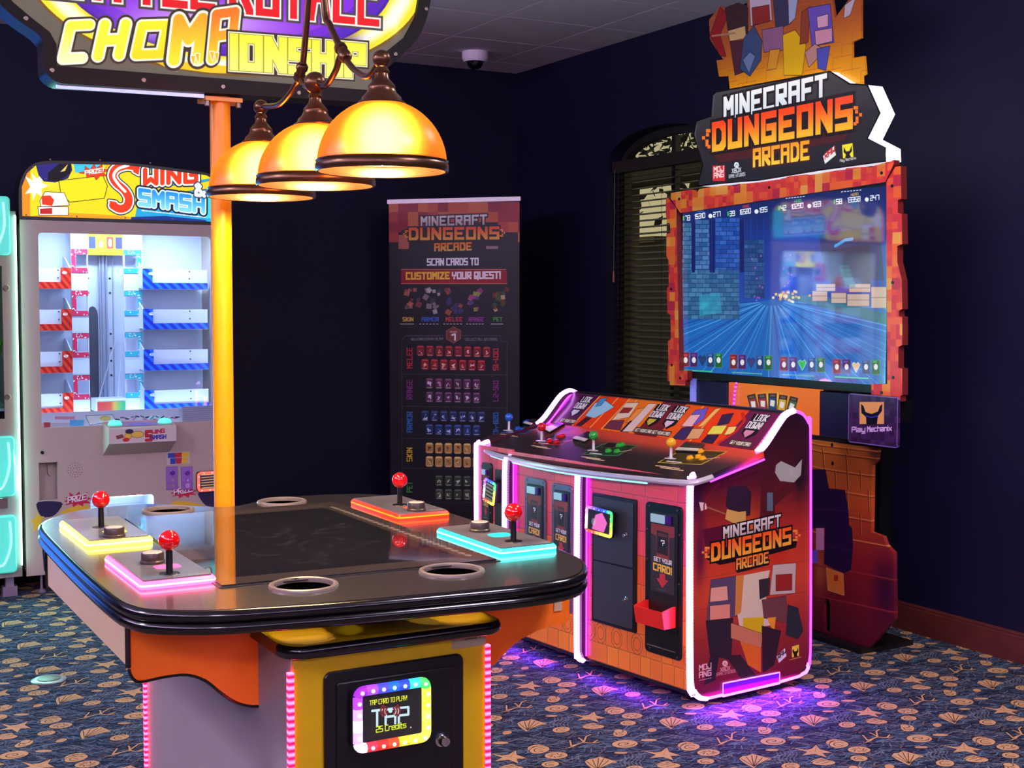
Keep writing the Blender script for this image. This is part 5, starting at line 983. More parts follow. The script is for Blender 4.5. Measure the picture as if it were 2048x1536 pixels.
def side_print():
    xs = [p[0] for p in eo]; zs_ = [p[1] for p in eo]; c = Canvas(SP, min(xs), max(xs), min(zs_), max(zs_), 1300, (96, 22, 26))
    c.gradv([(0, (36, 18, 30)), (.25, (84, 24, 36)), (.45, (184, 50, 34)), (.62, (206, 70, 42)), (.8, (150, 42, 42)), (1, (104, 18, 42))])
    c.glow((1500, 1060), 70, (200, 84, 36), .9, ry=110); c.glow((1555, 1100), 50, (190, 30, 20), .6, ry=90); c.glow((1400, 1100), 34, (70, 14, 60), .9, ry=160); c.glow((1600, 950), 40, (24, 18, 26), .9, ry=100); c.glow((1395, 1000), 30, (40, 14, 60), .8, ry=80); c.glow((1590, 1250), 40, (190, 24, 16), .6, ry=60)
    for y in range(960, 1390, 62): c.line(c.L([(1385, y + 14), (1620, y - 26)]), 1, (70, 18, 24), True, al=.5)
    D = (34, 24, 32)
    def blk(P, col, o=1.6): c.poly(P, col, [(o, D)])
    # plain coloured blocks: the printed figures are left as abstract shapes
    blk([(1552, 930), (1562, 922), (1590, 935), (1604, 918), (1602, 950), (1588, 965), (1560, 962), (1550, 945)], (170, 168, 160)); c.glow((1585, 945), 22, (190, 190, 180), .5)
    blk([(1524, 960), (1545, 955), (1548, 985), (1575, 968), (1584, 980), (1550, 1010), (1548, 1040), (1520, 1050)], (82, 26, 32)); blk([(1534, 985), (1546, 985), (1546, 1022), (1534, 1022)], (90, 108, 120))
    blk([(1456, 975), (1490, 972), (1502, 985), (1500, 1030), (1470, 1036), (1452, 1010)], (46, 30, 48)); blk([(1454, 1018), (1478, 1024), (1492, 1022), (1492, 1044), (1474, 1050), (1450, 1038)], (206, 160, 84))
    c.line(c.L([(1402, 1010), (1452, 1028)]), 3.4, (150, 100, 70), True); c.poly([(1398, 1004), (1412, 1006), (1414, 1018), (1402, 1022)], (220, 196, 190)); c.line(c.L([(1440, 965), (1420, 985), (1408, 1010), (1408, 1040), (1418, 1075)]), 4, (126, 20, 44), True)
    blk([(1405, 1060), (1450, 1050), (1452, 1090), (1412, 1096)], (86, 16, 44), 1)
    # lower blocks
    c.poly([(1480, 1152), (1540, 1140), (1530, 1185), (1545, 1250), (1480, 1260), (1470, 1200)], (216, 196, 168)); c.poly([(1486, 1236), (1528, 1234), (1526, 1268), (1486, 1262)], (214, 178, 22))
    blk([(1422, 1160), (1472, 1152), (1474, 1232), (1414, 1240)], (84, 68, 96)); blk([(1422, 1176), (1454, 1172), (1456, 1200), (1420, 1204)], (226, 160, 140)); blk([(1420, 1212), (1460, 1208), (1460, 1236), (1420, 1240)], (220, 140, 118)); c.poly([(1472, 1152), (1488, 1150), (1482, 1225), (1470, 1232)], (206, 130, 60))
    blk([(1412, 1242), (1466, 1236), (1462, 1320), (1420, 1310)], (42, 30, 44)); blk([(1462, 1246), (1526, 1268), (1522, 1296), (1462, 1276)], (196, 120, 86)); blk([(1424, 1300), (1440, 1300), (1430, 1360), (1408, 1370)], (40, 28, 38)); blk([(1452, 1312), (1480, 1310), (1512, 1352), (1482, 1356)], (46, 30, 34)); c.poly([(1480, 1282), (1522, 1296), (1522, 1345), (1496, 1330)], (216, 104, 30))
    blk([(1546, 1130), (1592, 1126), (1590, 1186), (1540, 1190)], (196, 176, 166)); blk([(1552, 1150), (1584, 1148), (1584, 1180), (1552, 1182)], (150, 40, 34)); blk([(1518, 1160), (1540, 1156), (1538, 1190), (1520, 1198)], (54, 40, 50)); blk([(1524, 1200), (1572, 1192), (1574, 1246), (1528, 1236)], (110, 60, 66)); blk([(1576, 1210), (1596, 1216), (1606, 1262), (1596, 1278), (1572, 1270)], (40, 44, 52)); c.poly([(1534, 1236), (1552, 1234), (1548, 1268)], (224, 150, 40)); blk([(1524, 1252), (1562, 1262), (1548, 1330), (1526, 1345)], (46, 26, 38))
    c.poly([(1412, 1118), (1424, 1098), (1596, 1075), (1592, 1095), (1545, 1108), (1440, 1130)], (30, 16, 22)); c.poly([(1470, 1136), (1540, 1118), (1538, 1130), (1474, 1146)], (30, 16, 22))
    logo(c, (1448, 1077), (1560, 1051), 21, (1425, 1120), (1580, 1086), 30, (1474, 1138), (1536, 1124), 19, .95)
    c.text('MOJ', (1399, 1341), (1422, 1336), 10, (236, 190, 190), .7, cheb=True); c.text('ANG', (1399, 1355), (1422, 1350), 10, (236, 190, 190), .7, cheb=True); c.line(c.L([(1399, 1361), (1422, 1356)]), 1.4, (216, 150, 150), True)
    c.ell((1450, 1327), 5.5, 6, (236, 196, 180)); c.line(c.L([(1447, 1331), (1450, 1325), (1453, 1330)]), 1, (96, 30, 30), True); c.text('XBOX', (1441, 1343), (1460, 1339), 7, (230, 180, 160), .6); c.text('GAME STUDIOS', (1433, 1352), (1471, 1344), 5.5, (220, 160, 150), .5)
    c.poly([(1553, 1313), (1570, 1296), (1573, 1312), (1558, 1326)], (236, 226, 226), [(1, (40, 20, 20))]); c.text('RAW', (1556, 1319), (1571, 1306), 8, (60, 30, 40), .8)
    c.poly([(1584, 1293), (1598, 1289), (1598, 1312), (1584, 1315)], (240, 216, 60)); c.poly([(1586, 1297), (1589, 1303), (1594, 1302), (1596, 1294), (1597, 1303), (1594, 1308), (1595, 1313), (1588, 1314), (1588, 1309), (1585, 1304)], (24, 16, 20)); c.line(c.L([(1579, 1320), (1602, 1314)]), 1.4, (230, 200, 120), True)
    return c
sc_ = side_print(); M_art = mat('side_art', img=sc_.image('side_art'), rough=.3, noise=.05, nscale=5, spec=.45)
M_maroon = mat('maroon_side', (70, 16, 40), .4, noise=.05)
build('end_panel', MB().prism(SP, eo, -.028, 0, uvr=sc_.r, ms=1), [M_art, M_maroon], CN, 'printed near end panel')
SPF = Plane(K(UF, VF, 0), Kv, Kz); build('end_panel', MB().prism(SPF, eo, 0, .028), M_maroon, CN, 'far end panel')
M_ledw = led('white_violet_led', (238, 170, 255), (205, 90, 255), 9, .011, 2, .88); M_ledp = led('purple_led', (170, 30, 255), (150, 10, 255), 14.0); M_ledk = led('pink_violet_led', (255, 120, 255), (210, 30, 255), 3.2)
def strip(P, pts, r, m, d, lab): return build('light_strip', MB().tube([P.at(a, b, d) for a, b in smooth(pts, 4, False)], r, 8), m, CN, lab)
strip(SP, eo[0:6], .014, M_ledw, -.012, 'white light strip up the front of the near end panel'); strip(SP, eo[7:12], .0145, M_ledw, -.012, 'white light strip over the hump of the near end panel')
strip(SP, eo[11:17], .006, M_ledp, -.002, 'purple light strip down the back of the near end panel'); strip(SP, [eo[16], eo[17], eo[0]], .0065, M_ledk, -.002, 'pink light strip along the bottom of the near end panel')
strip(SPF, eo[2:7], .0135, M_ledw, .016, 'white light strip up the front of the far end panel'); strip(SPF, eo[7:13], .0135, M_ledw, .016, 'white light strip over the hump of the far end panel')
strip(SPF, [(p[0] + .03, p[1] - .01) for p in eo[7:12]], .004, M_ledp, .03, 'purple light strip inside the far hump')
# body, kick, casters
build('body', MB().add([K(u, v, z) for z in (.075, .80) for u, v in ((UF + .03, VF + .03), (UF + .03, .55), (-.03, .55), (-.03, .03), (-.6, -.02), (-1.1, -.045))], [[5, 4, 3, 2, 1, 0], [6, 7, 8, 9, 10, 11]] + [[i, (i + 1) % 6, 6 + (i + 1) % 6, 6 + i] for i in range(6)]), M_black, CN, smooth_deg=0)
build('back_board', MB().obox(Plane(K(0, .55, 0), Ku, Kz), UF + .03, -.03, .08, 1.04, -.015, 0), M_black, CN, smooth_deg=0)
for u in (-.12, -1.28):
    for v in (.09, .47):
        cst = build('caster', MB().lathe(K(u - .012, v, .029), [(0, 0), (.029, 0), (.029, .024), (0, .024)], 16, Ku), M_black, CN)
        build('caster_fork', MB().obox(Plane(K(u, v, 0), Ku, Kz), -.02, .02, .03, .078, -.014, .014), M_dark, cst, smooth_deg=0)
# three front panels meeting at two lit fins
COR = [(UF + .01, VF - .003), (-1.10, -.072), (-.60, -.048), (-.0, 0.0)]
FCT = []
for (u0, v0), (u1, v1) in zip(COR, COR[1:]):
    a = K(u0, v0, 0); b = K(u1, v1, 0); FCT.append((Plane(a, b - a, Kz), (b - a).length))
def brick_print(P, L, seed, lo):
    c = Canvas(P, 0, L, .07, .86, 700, (168, 62, 44)); c.gradv([(0, (236, 106, 150)), (.22, (250, 80, 92)), (.5, (255, 78, 56)), (.78, (255, 134, 52)), (1, (255, 104, 44))]); rg = np.random.RandomState(seed); w, h = c.w, c.h
    ys = [0, .13, .30, .42, .56, .68, .80, .905, 1.0]
    for i, (y0, y1) in enumerate(zip(ys, ys[1:])):
        x = -rg.uniform(0, .2) * w
        while x < w:
            bw = rg.uniform(.13, .34) * (1 if i < 6 else .62) * w * (.6 / L if L > .45 else 1); t = rg.uniform(-16, 18); k = i / 7
            base = np.clip(np.array([244 + 14 * k + t, 70 + 66 * k + t * .7, 62 - 10 * k]), 0, 255) if i > 2 else np.clip(np.array([246 + t, 84 + t * .5, 104]), 0, 255)
            q = [(x + 2, y0 * h + 2), (x + bw - 2, y0 * h + 2), (x + bw - 2, y1 * h - 2), (x + 2, y1 * h - 2)]
            c.poly(q, base, [(1.8, base * .66)], True, al=.85); c.line([q[3], q[0], q[1]], 1.1, np.clip(base * 1.22, 0, 255), True, al=.7)
            if i == 6 and rg.rand() < .6:
                X, Y = x + bw / 2, (y0 + y1) / 2 * h
                for r_ in (14, 22): c.line([(X + r_ * math.cos(t_), Y + r_ * 1.3 * math.sin(t_)) for t_ in np.linspace(0, 6.28, 14)], 1.2, base * .66, True)
            x += bw
    if lo: c.line(c.L([(1258, 992), (1272, 970), (1346, 984), (1350, 1005)]), 1.4, (220, 90, 70), True)
    return c
for k, (P, L) in enumerate(FCT):
    c = brick_print(P, L, 11 + k, k == 2)
    build('front_panel', MB().prism(P, [(0, .07), (L, .07), (L, .852 if k else .86), (0, .852)], -.012, 0, uvr=c.r), mat('brick_art', img=c.image('brick_art'), rough=.32, spec=.45), CN, ('red brick front panel at the far end', 'red brick front panel in the middle', 'red brick front panel at the near end')[k], smooth_deg=0)
    build('kick_rail', MB().obox(P, 0, L, .055, .07, -.03, -.004), M_black, CN, smooth_deg=0)
for (u, v) in COR[1:3]:
    fp_ = Plane(K(u - .004, v - .026, 0), Kv, Kz); fo = [(0, .10), (0, .76), (.012, .81), (.035, .838), (.06, .84), (.06, .055), (.035, .058), (.012, .07)]
    fn = build('fin', MB().prism(fp_, smooth(fo[:5], 3, False) + fo[5:], -.016, .022), M_maroon, CN, 'maroon lit fin')
    build('light_strip', MB().tube([fp_.at(a, b, -.008) for a, b in smooth([(.03, .055), (.008, .075), (-.002, .12), (-.002, .75), (.01, .806), (.03, .832)], 4, False)], .0135, 8), M_ledw, fn, 'white light strip on the fin')
    build('light_strip', MB().tube([fp_.at(a, b, .024) for a, b in smooth([(.02, .08), (.02, .75), (.024, .80), (.034, .83)], 4, False)], .0035, 6), M_ledp, fn, 'thin purple light strip on the fin')
# fittings on the front panels
P3, P2, P1 = FCT[2][0], FCT[1][0], FCT[0][0]
def quad(P, *pts): return [P.px(*p) for p in pts]
def bx(P, x0, y0, x1, y1):
    a, b = P.px((x0 + x0) / 2, (y0 + y1) / 2), P.px(x1, (y0 + y1) / 2); xm = (x0 + x1) / 2; return (a[0], b[0], P.px(xm, y1)[1], P.px(xm, y0)[1])
d3 = bx(P3, 1187, 992, 1275, 1254)
dr = build('access_door', MB().prism(P3, rrect(*d3, .006), 0, .010, cham=.003), M_dark, CN, 'black two part access door')
ml = P3.px(1231, 1128)[1]; M_leafd = mat('slate_door_leaf', (52, 53, 62), .36, noise=.12, nscale=50)
build('door_leaf', MB().prism(P3, rrect(d3[0] + .014, d3[1] - .014, ml + .004, d3[3] - .014, .004), .010, .013, cham=.001), M_leafd, dr, 'upper door leaf'); build('door_leaf', MB().prism(P3, rrect(d3[0] + .014, d3[1] - .014, d3[2] + .014, ml - .004, .004), .010, .013, cham=.001), M_leafd, dr, 'lower door leaf')
for x, y in ((1257, 1070), (1258, 1198)): build('lock', MB().lathe(P3.at(*P3.px(x, y), .013), [(0, .014), (.007, .014), (.008, .012), (.008, .002), (.011, .001), (.011, 0)], 16, -P3.N * -1), M_chrome, dr, 'chrome lock')
RB2 = [(255, 230, 60), (255, 210, 60), (150, 230, 70), (70, 220, 90), (40, 210, 120), (40, 90, 255), (30, 60, 255), (110, 80, 255), (190, 90, 255), (220, 160, 255), (255, 250, 255), (255, 235, 240), (255, 60, 50), (255, 70, 40), (255, 150, 50), (255, 220, 60)]
RB2 = RB2[4:] + RB2[:4]
def reader_at(P, x0, y0, x1, y1, par, img, uvr, tilt):
    r = bx(P, x0, y0, x1, y1); w, h = r[1] - r[0], r[3] - r[2]; c = P.at((r[0] + r[1]) / 2, (r[2] + r[3]) / 2, .036)
    Q = Plane(c, (P.U * math.cos(tilt) + P.V * math.sin(tilt)) + P.N * -.0, P.V * math.cos(tilt) - P.U * math.sin(tilt))
    build('reader_mount', MB().prism(P, rrect(r[0] + w * .12, r[1] - w * .12, r[2] + h * .1, r[3] - h * .1, .006), .012, .036), M_black, par)
    return rainbow_reader(Q, -w / 2, w / 2, -h / 2, h / 2, par, 0, img, uvr, RB2, .013, .014)
pk = Canvas(P3, 0, .06, 0, .06, 1200, (24, 18, 22)); pk.poly([(18, 60), (26, 20), (44, 10), (58, 34), (50, 62)], (245, 110, 200), raw=True); pk.ell((22, 40), 6, 10, (210, 210, 220), raw=True, al=.5); pki = pk.image('pink_screen')
reader_at(P3, 1189, 1014, 1243, 1068, CN, pki, pk.r and (-.0, .06, 0, .06), math.radians(-2)) if False else None
def fit(c, r): return r
rd = bx(P3, 1189, 1014, 1243, 1068); w2, h2 = (rd[1] - rd[0]) / 2, (rd[3] - rd[2]) / 2
reader_at(P3, 1189, 1014, 1243, 1068, CN, pki, (-w2, w2, -h2, h2), math.radians(-3))
# card dispensers
def card_label(P, r):
    c = Canvas(P, *r, 1300, (52, 42, 50)); w, h = c.w, c.h
    c.poly([(0, 0), (w, 0), (w, h * .15), (w * .78, h * .18), (w * .78, h * .5), (w * .25, h * .5), (w * .22, h * .18), (0, h * .15)], (132, 50, 46), raw=True)
    c.poly([(w * .26, h * .09), (w * .74, h * .11), (w * .74, h * .44), (w * .26, h * .42)], (44, 28, 32), [(1.5, (90, 40, 40))], True); c.poly([(w * .3, h * .12), (w * .7, h * .13), (w * .7, h * .18), (w * .3, h * .17)], (96, 50, 50), raw=True)
    c.ell((w * .5, h * .265), w * .17, h * .075, (16, 12, 18), raw=True); c.text('?', (w * .44, h * .30), (w * .57, h * .30), h * .07, (250, 244, 244), .8, raw=True)
    c.text('GET YOUR', (w * .14, h * .545), (w * .88, h * .56), h * .055, (240, 232, 236), .85, raw=True, cheb=True, gap=2.2); c.text('CARD!', (w * .12, h * .68), (w * .88, h * .70), h * .09, (250, 196, 70), .8, raw=True, cheb=True, gap=2.2)
    c.poly([(w * .38, h * .72), (w * .62, h * .72), (w * .62, h * .80), (w * .76, h * .80), (w * .5, h * .93), (w * .24, h * .80), (w * .38, h * .80)], (186, 50, 54), raw=True); return c
def dispenser(P, x0, y0, x1, y1, plate, tray, lab, slate=M_dark):
    r = bx(P, x0, y0, x1, y1); w, h = r[1] - r[0], r[3] - r[2]
    d = build('card_dispenser', MB().prism(P, rrect(*r, .018), 0, .008, cham=.002), plate, CN, lab)
    build('inner_panel', MB().prism(P, rrect(r[0] + w * .16, r[1] - w * .1, r[2] + h * .16, r[3] - h * .05, .006), .008, .012, cham=.001), M_black, d)
    wr = (r[0] + w * .20, r[0] + w * .60, r[3] - h * .125, r[3] - h * .070); build('card_window', MB().prism(P, rrect(*wr, .003), .012, .018), mat('silver_window', (186, 214, 216), .25, .3, emit=(150, 200, 210), es=.25), d, 'pale silver card window')
    build('card_sensor', MB().obox(P, wr[1] + .001, wr[1] + w * .14, wr[2], wr[3], .012, .020), mat('violet_sensor', (60, 20, 110), .25), d)
    lr = (r[0] + w * .19, r[1] - w * .17, r[2] + h * .42, r[3] - h * .135); c = card_label(P, lr)
    build('card_label', MB().obox(P, *lr, .012, .0128, uvr=c.r), mat('card_label', img=c.image('card_label'), rough=.35), d, 'red label reading GET YOUR CARD!', smooth_deg=0)
    build('card_slot', MB().obox(P, r[0] + w * .36, r[0] + w * .66, r[2] + h * .435, r[2] + h * .440, .012, .0145), M_chrome, d)
    for fx, fz in ((.12, .975), (.88, .975), (.06, .82), (.06, .62), (.94, .82), (.94, .5), (.9, .02), (.14, .03)): build('rivet', MB().disc(P.at(r[0] + w * fx, r[2] + h * fz, .008), .004, .0025, 8, P.N), M_scrw, d)
    if tray:
        ta, tb, tz1 = r[0] + w * .10, r[0] + w * .86, P.px(1330, 1206)[1]; tz0 = tz1 - .078; D = .082; b = MB()
        def wall(q, n=.004): b.add([P.at(*p) for p in q], [[0, 1, 2, 3], [3, 2, 1, 0]])
        fz1 = tz1 - .012
        b.prism(Plane(P.at(ta, 0, 0), P.N, P.V), [(.008, tz1), (.03, tz1), (D, fz1), (D - .012, tz0), (.008, tz0)], -.002, .002); b.prism(Plane(P.at(tb, 0, 0), P.N, P.V), [(.008, tz1), (.03, tz1), (D, fz1), (D - .012, tz0), (.008, tz0)], -.002, .002)
        b.add([P.at(ta, fz1, D), P.at(tb, fz1, D), P.at(tb, tz0, D - .012), P.at(ta, tz0, D - .012), P.at(ta, fz1, D - .004), P.at(tb, fz1, D - .004), P.at(tb, tz0 + .004, D - .016), P.at(ta, tz0 + .004, D - .016)], [[3, 2, 1, 0], [4, 5, 6, 7], [0, 1, 5, 4], [0, 4, 7, 3], [1, 2, 6, 5]])
        b.prism(Plane(P.at(0, tz0, 0), P.U, P.N), [(ta, .008), (tb, .008), (tb, D - .012), (ta, D - .012)], -.004, 0)
        build('card_tray', b, mat('red_tray', (236, 44, 36), .3, noise=.05), d, 'red plastic card tray', smooth_deg=0)
        build('steel_rail', MB().tube([P.at(r[0] + w * .12, r[2] + h * .055, .014), P.at(r[1] - w * .1, r[2] + h * .055, .014)], .0035, 6), M_chrome, d)
M_silp = mat('silver_grey_plate', (122, 108, 128), .28, .6, noise=.06)
dispenser(P3, 1293, 1008, 1366, 1312, M_dark, True, 'black card dispenser with a red tray')
dispenser(P2, 1052, 956, 1094, 1206, M_silp, False, 'silver card dispenser on the left of the middle panel'); dispenser(P2, 1106, 968, 1147, 1222, M_silp, False, 'silver card dispenser on the right of the middle panel')
dispenser(P1, 966, 925, 986, 1120, M_black, False, 'black card dispenser on the far panel')
d1 = bx(P1, 993, 940, 1019, 1130); dl = build('access_door', MB().prism(P1, rrect(*d1, .006), 0, .01, cham=.003), M_dark, CN, 'black access door on the far panel')
gk = Canvas(P1, 0, .06, 0, .06, 900, (22, 26, 22))
for k in range(5): gk.line([(12, 12 + k * 8), (42, 12 + k * 8)], 2, (110, 120, 100), True)
r1 = bx(P1, 986, 958, 1009, 1006); reader_at(P1, 986, 958, 1009, 1006, CN, gk.image('grey_screen'), (-(r1[1] - r1[0]) / 2, (r1[1] - r1[0]) / 2, -(r1[3] - r1[2]) / 2, (r1[3] - r1[2]) / 2), math.radians(-10))
at_ = P3.px(1366, 966); build('asset_tag', MB().obox(P3, at_[0] - .035, at_[0] + .012, at_[1] - .012, at_[1] + .004, 0, .001), mat('grey_tag', (196, 170, 200), .4), CN, 'pale asset tag', smooth_deg=0)
# control deck
SLP = .24; Dv = (Kv + Kz * SLP).normalized(); DP = Plane(K(0, 0, .855), Ku, Dv); sk = math.sqrt(1 + SLP * SLP)
DO = [(.012, .33), (.03, .06), (.022, .015), (-.01, -.02), (-.21, -.052), (-.47, -.082), (-.72, -.098), (-1.0, -.094), (-1.29, -.066), (-1.47, -.012), (-1.525, .05), (-1.53, .12), (-1.475, .33)]
do_ = [(u, v * sk) for u, v in DO]; dsm = [do_[0]] + smooth(do_[1:12], 4, False) + [do_[12]]
def deck_print():
    c = Canvas(DP, -1.56, .04, -.11, .345, 1100, (40, 34, 34)); c.gradv([(0, (226, 78, 48)), (.18, (206, 70, 46)), (.36, (84, 46, 42)), (.48, (42, 35, 35)), (1, (36, 31, 33))])
    c.glow((1130, 860), 40, (70, 30, 90), .6); c.glow((1300, 880), 60, (190, 90, 40), .5, ry=16)
    for jx, jy, z in ((1018, 860, (40, 80, 160)), (1083, 882, (150, 30, 34)), (1187, 902, (50, 110, 60)), (1342, 917, (150, 130, 40))):
        s_ = (jx - 900) / 442 * .6 + .4; q = [(jx - 26 * s_, jy + 8 * s_), (jx + 60 * s_, jy + 12 * s_), (jx + 112 * s_, jy - 14 * s_), (jx + 24 * s_, jy - 18 * s_)]
        c.poly(q, tuple(int(v * .42) for v in z)); c.line(c.L(q), 2.8, tuple(min(255, int(v * 1.5)) for v in z), True, closed=True); c.poly([(jx + 18 * s_, jy - 10 * s_), (jx + 50 * s_, jy - 8 * s_), (jx + 70 * s_, jy - 20 * s_), (jx + 38 * s_, jy - 22 * s_)], (20, 17, 20), [(1.5, (196, 186, 180))])
        for k in range(2): c.line(c.L([(jx - 30 * s_ + k * 10, jy + (14 + k * 4) * s_), (jx + 16 * s_ + k * 8, jy + (20 + k * 4) * s_)]), 4.6, (232, 206, 150), True)
        c.line(c.L([(jx - 8 * s_, jy + 5 * s_), (jx + 20 * s_, jy + 8 * s_)]), 4.6, (246, 240, 232), True); c.line(c.L([(jx + 70 * s_, jy + 1), (jx + 96 * s_, jy - 2)]), 4.2, (236, 180, 150), True)
        c.glow((jx + 45 * s_, jy), 30 * s_, z, .45, ry=8 * s_)
    return c
dc = deck_print(); M_dart = mat('deck_art', img=dc.image('deck_art'), rough=.36, spec=.3)
build('control_deck', MB().prism(DP, dsm, -.024, 0, uvr=dc.r), [M_dart], CN, 'printed control deck')
build('deck_trim', MB().tube([DP.at(a, b, -.012) for a, b in smooth(do_[1:12], 4, False)], .0115, 8), mat('pale_deck_trim', (205, 200, 208), .25, .2), CN, 'pale trim around the deck')
build('deck_light', MB().tube([DP.at(a, b, -.026) for a, b in smooth(do_[4:9], 4, False)], .0045, 6), led('turquoise_deck_light', (170, 255, 240), (120, 250, 230), .9), CN, 'turquoise light line under the deck edge')
build('light_strip', MB().tube([DP.at(.031, b, -.024) for b in (.05, .15, .25, .32)], .004, 6), M_ledp, CN, 'purple light strip under the deck side')
M_clear = mat('pale_shaft', (205, 200, 200), .2, noise=.03)
for nm, cc, jx, jy, bx_, bl in (('blue', (26, 96, 190), 1018, 861, 1017.5, ((1036, 858, 0), (1044, 861, 0), (1054, 845, 1))), ('red', (214, 22, 26), 1083, 882, 1081, ((1099, 883, 0), (1113, 885, 0), (1122, 873, 1))), ('green', (40, 165, 50), 1187, 901, 1189, ((1217, 903, 0), (1234, 904, 0), (1241, 891, 1))), ('yellow', (250, 176, 14), 1342, 917, 1342, ((1380, 917, 0), (1397, 915, 0), (1405, 918, 0), (1398, 904, 1)))):
    jp = DP.px(jx, jy); base = DP.at(*jp, 0); m = mat(nm + '_plastic', cc, .16, coat=.5, noise=.03)
    js = build('joystick', MB().lathe(base, [(.026, 0), (.026, .002), (.008, .003), (.0055, .006), (.0052, .044), (0, .044)], 18), M_clear, CN, nm + ' joystick'); build('joystick_ball', MB().sphere(base + Vector((0, 0, .062)), .0195, 20, 14), m, js, nm + ' ball top')
    for x, y, big in bl:
        r_ = .021 if big else .0145; build('push_button', MB().lathe(DP.at(*DP.px(x, y), 0), [(r_, 0), (r_, .004), (r_ * .8, .006), (r_ * .76, .010), (r_ * .6, .0115), (0, .0115)], 20, DP.N), m, CN, nm + ' push button')
M_scan = mat('black_scanner', (20, 18, 20), .25, coat=.3); M_scl = mat('pale_scanner_lip', (226, 220, 190), .3)
for q in ([(1048, 851), (1066, 841), (1078, 844), (1062, 855)], [(1086, 862), (1118, 848), (1130, 852), (1100, 869)], [(1146, 882), (1176, 867), (1196, 872), (1170, 888)], [(1352, 906), (1372, 888), (1410, 892), (1396, 908)]):
    pq = DP.pxs(q); m0 = tuple(.5 * (pq[0][i] + pq[3][i]) for i in (0, 1)); sn = build('card_scanner', MB().prism(DP, pq, 0, .012, cham=.003), M_scan, CN, 'black card scanner on the deck')
    build('scanner_lip', MB().prism(DP, [pq[0], tuple(.75 * pq[0][i] + .25 * pq[1][i] for i in (0, 1)), tuple(.75 * pq[3][i] + .25 * pq[2][i] for i in (0, 1)), pq[3]], .0118, .015), M_scl, sn, 'pale lip of the scanner', smooth_deg=0)
# sloping back panel with pictures
BPl = Plane(K(0, .325, .935), Ku, (Kv * .135 + Kz * .135)); bl_ = .188
def back_print():
    c = Canvas(BPl, -1.395, -.03, 0, bl_, 800, (120, 36, 40)); w, h = c.w, c.h; rg = np.random.RandomState(5)
    OR, MR = (240, 66, 10), (112, 30, 38)
    X = lambda f: f * w
    for x0, x1, cc in ((0, .14, (86, 22, 60)), (.14, .30, OR), (.30, .47, (242, 120, 20)), (.47, .60, MR), (.58, .66, (238, 90, 16)), (.66, .88, OR), (.86, 1.0, (104, 24, 64))): c.poly([(X(x0) + 18, 0), (X(x1) + 18, 0), (X(x1) - 10, h), (X(x0) - 10, h)], cc, raw=True)
    for f in (.14, .24, .30, .34, .66, .735): c.line([(X(f) + 18, 0), (X(f) - 10, h)], 3, (255, 180, 80), True)
    def B(*p, col=(0, 0, 0)): c.poly([(X(a), b * h) for a, b in p], col, [(1.6, (60, 20, 20))], True)
    B((.16, .25), (.205, .15), (.27, .3), (.245, .5), (.215, .7), (.16, .66), col=(160, 210, 225)); B((.17, .1), (.20, .05), (.20, .3), (.175, .35), col=(70, 150, 200)); B((.17, .7), (.2, .72), (.18, .98), (.15, .98), col=(70, 24, 26))
    B((.315, .15), (.375, .1), (.38, .55), (.31, .7), col=(236, 206, 170)); B((.32, .3), (.365, .28), (.362, .42), (.318, .46), col=(150, 40, 34)); B((.305, .72), (.37, .66), (.385, .95), (.30, .95), col=(110, 50, 70)); B((.39, .3), (.43, .2), (.425, .62), (.385, .72), col=(244, 150, 60)); B((.40, .66), (.43, .6), (.43, .98), (.39, .98), col=(50, 30, 60))
    B((.425, .1), (.462, .08), (.445, .95), (.40, .98), col=(230, 200, 180))
    B((.655, .15), (.70, .05), (.715, .35), (.70, .55), (.65, .5), col=(110, 90, 190)); B((.65, .3), (.69, .25), (.69, .6), (.645, .62), col=(240, 190, 180)); B((.655, .66), (.70, .6), (.70, .98), (.645, .98), col=(60, 40, 80)); B((.70, .66), (.75, .62), (.755, .9), (.705, .95), col=(226, 170, 110)); B((.735, .05), (.755, .02), (.735, .55), (.715, .6), col=(250, 190, 90))
    B((.78, .2), (.82, .12), (.83, .4), (.79, .5), col=(56, 34, 70)); B((.775, .52), (.83, .46), (.832, .7), (.775, .76), col=(232, 224, 80)); B((.78, .78), (.825, .74), (.825, .98), (.775, .98), col=(50, 30, 60)); B((.84, .5), (.87, .46), (.875, .66), (.845, .72), col=(244, 214, 110)); c.line([(X(.845), h * .95), (X(.88), h * .6), (X(.885), h * .3), (X(.855), h * .1)], 6, (196, 40, 20), True)
    def look(cx, sub):
        c.poly([(X(cx - .032), h * .08), (X(cx + .036), h * .06), (X(cx + .03), h * .62), (X(cx + .005), h * .76), (X(cx - .03), h * .62)], (26, 18, 24), raw=True)
        c.text('LOOK', (X(cx - .018), h * .25), (X(cx + .03), h * .25), h * .16, (240, 236, 226), .9, raw=True, cheb=True, gap=2.3); c.text('DOWN!', (X(cx - .028), h * .46), (X(cx + .028), h * .46), h * .16, (240, 236, 226), .9, raw=True, cheb=True, gap=2.3)
        c.poly([(X(cx - .02), h * .52), (X(cx + .016), h * .52), (X(cx + .012), h * .60), (X(cx - .004), h * .72), (X(cx - .022), h * .6)], sub, raw=True)
        c.poly([(X(cx - .05), h * .80), (X(cx + .04), h * .80), (X(cx + .04), h * .96), (X(cx - .05), h * .96)], (70, 50, 34), raw=True); c.text('GET YOUR CARD', (X(cx - .045), h * .92), (X(cx + .035), h * .92), h * .08, (244, 236, 210), .8, raw=True)
    look(.095, (220, 214, 220)); look(.50, (200, 180, 60)); look(.585, (232, 200, 210)); look(.935, (220, 140, 160)); return c
bkc = back_print()
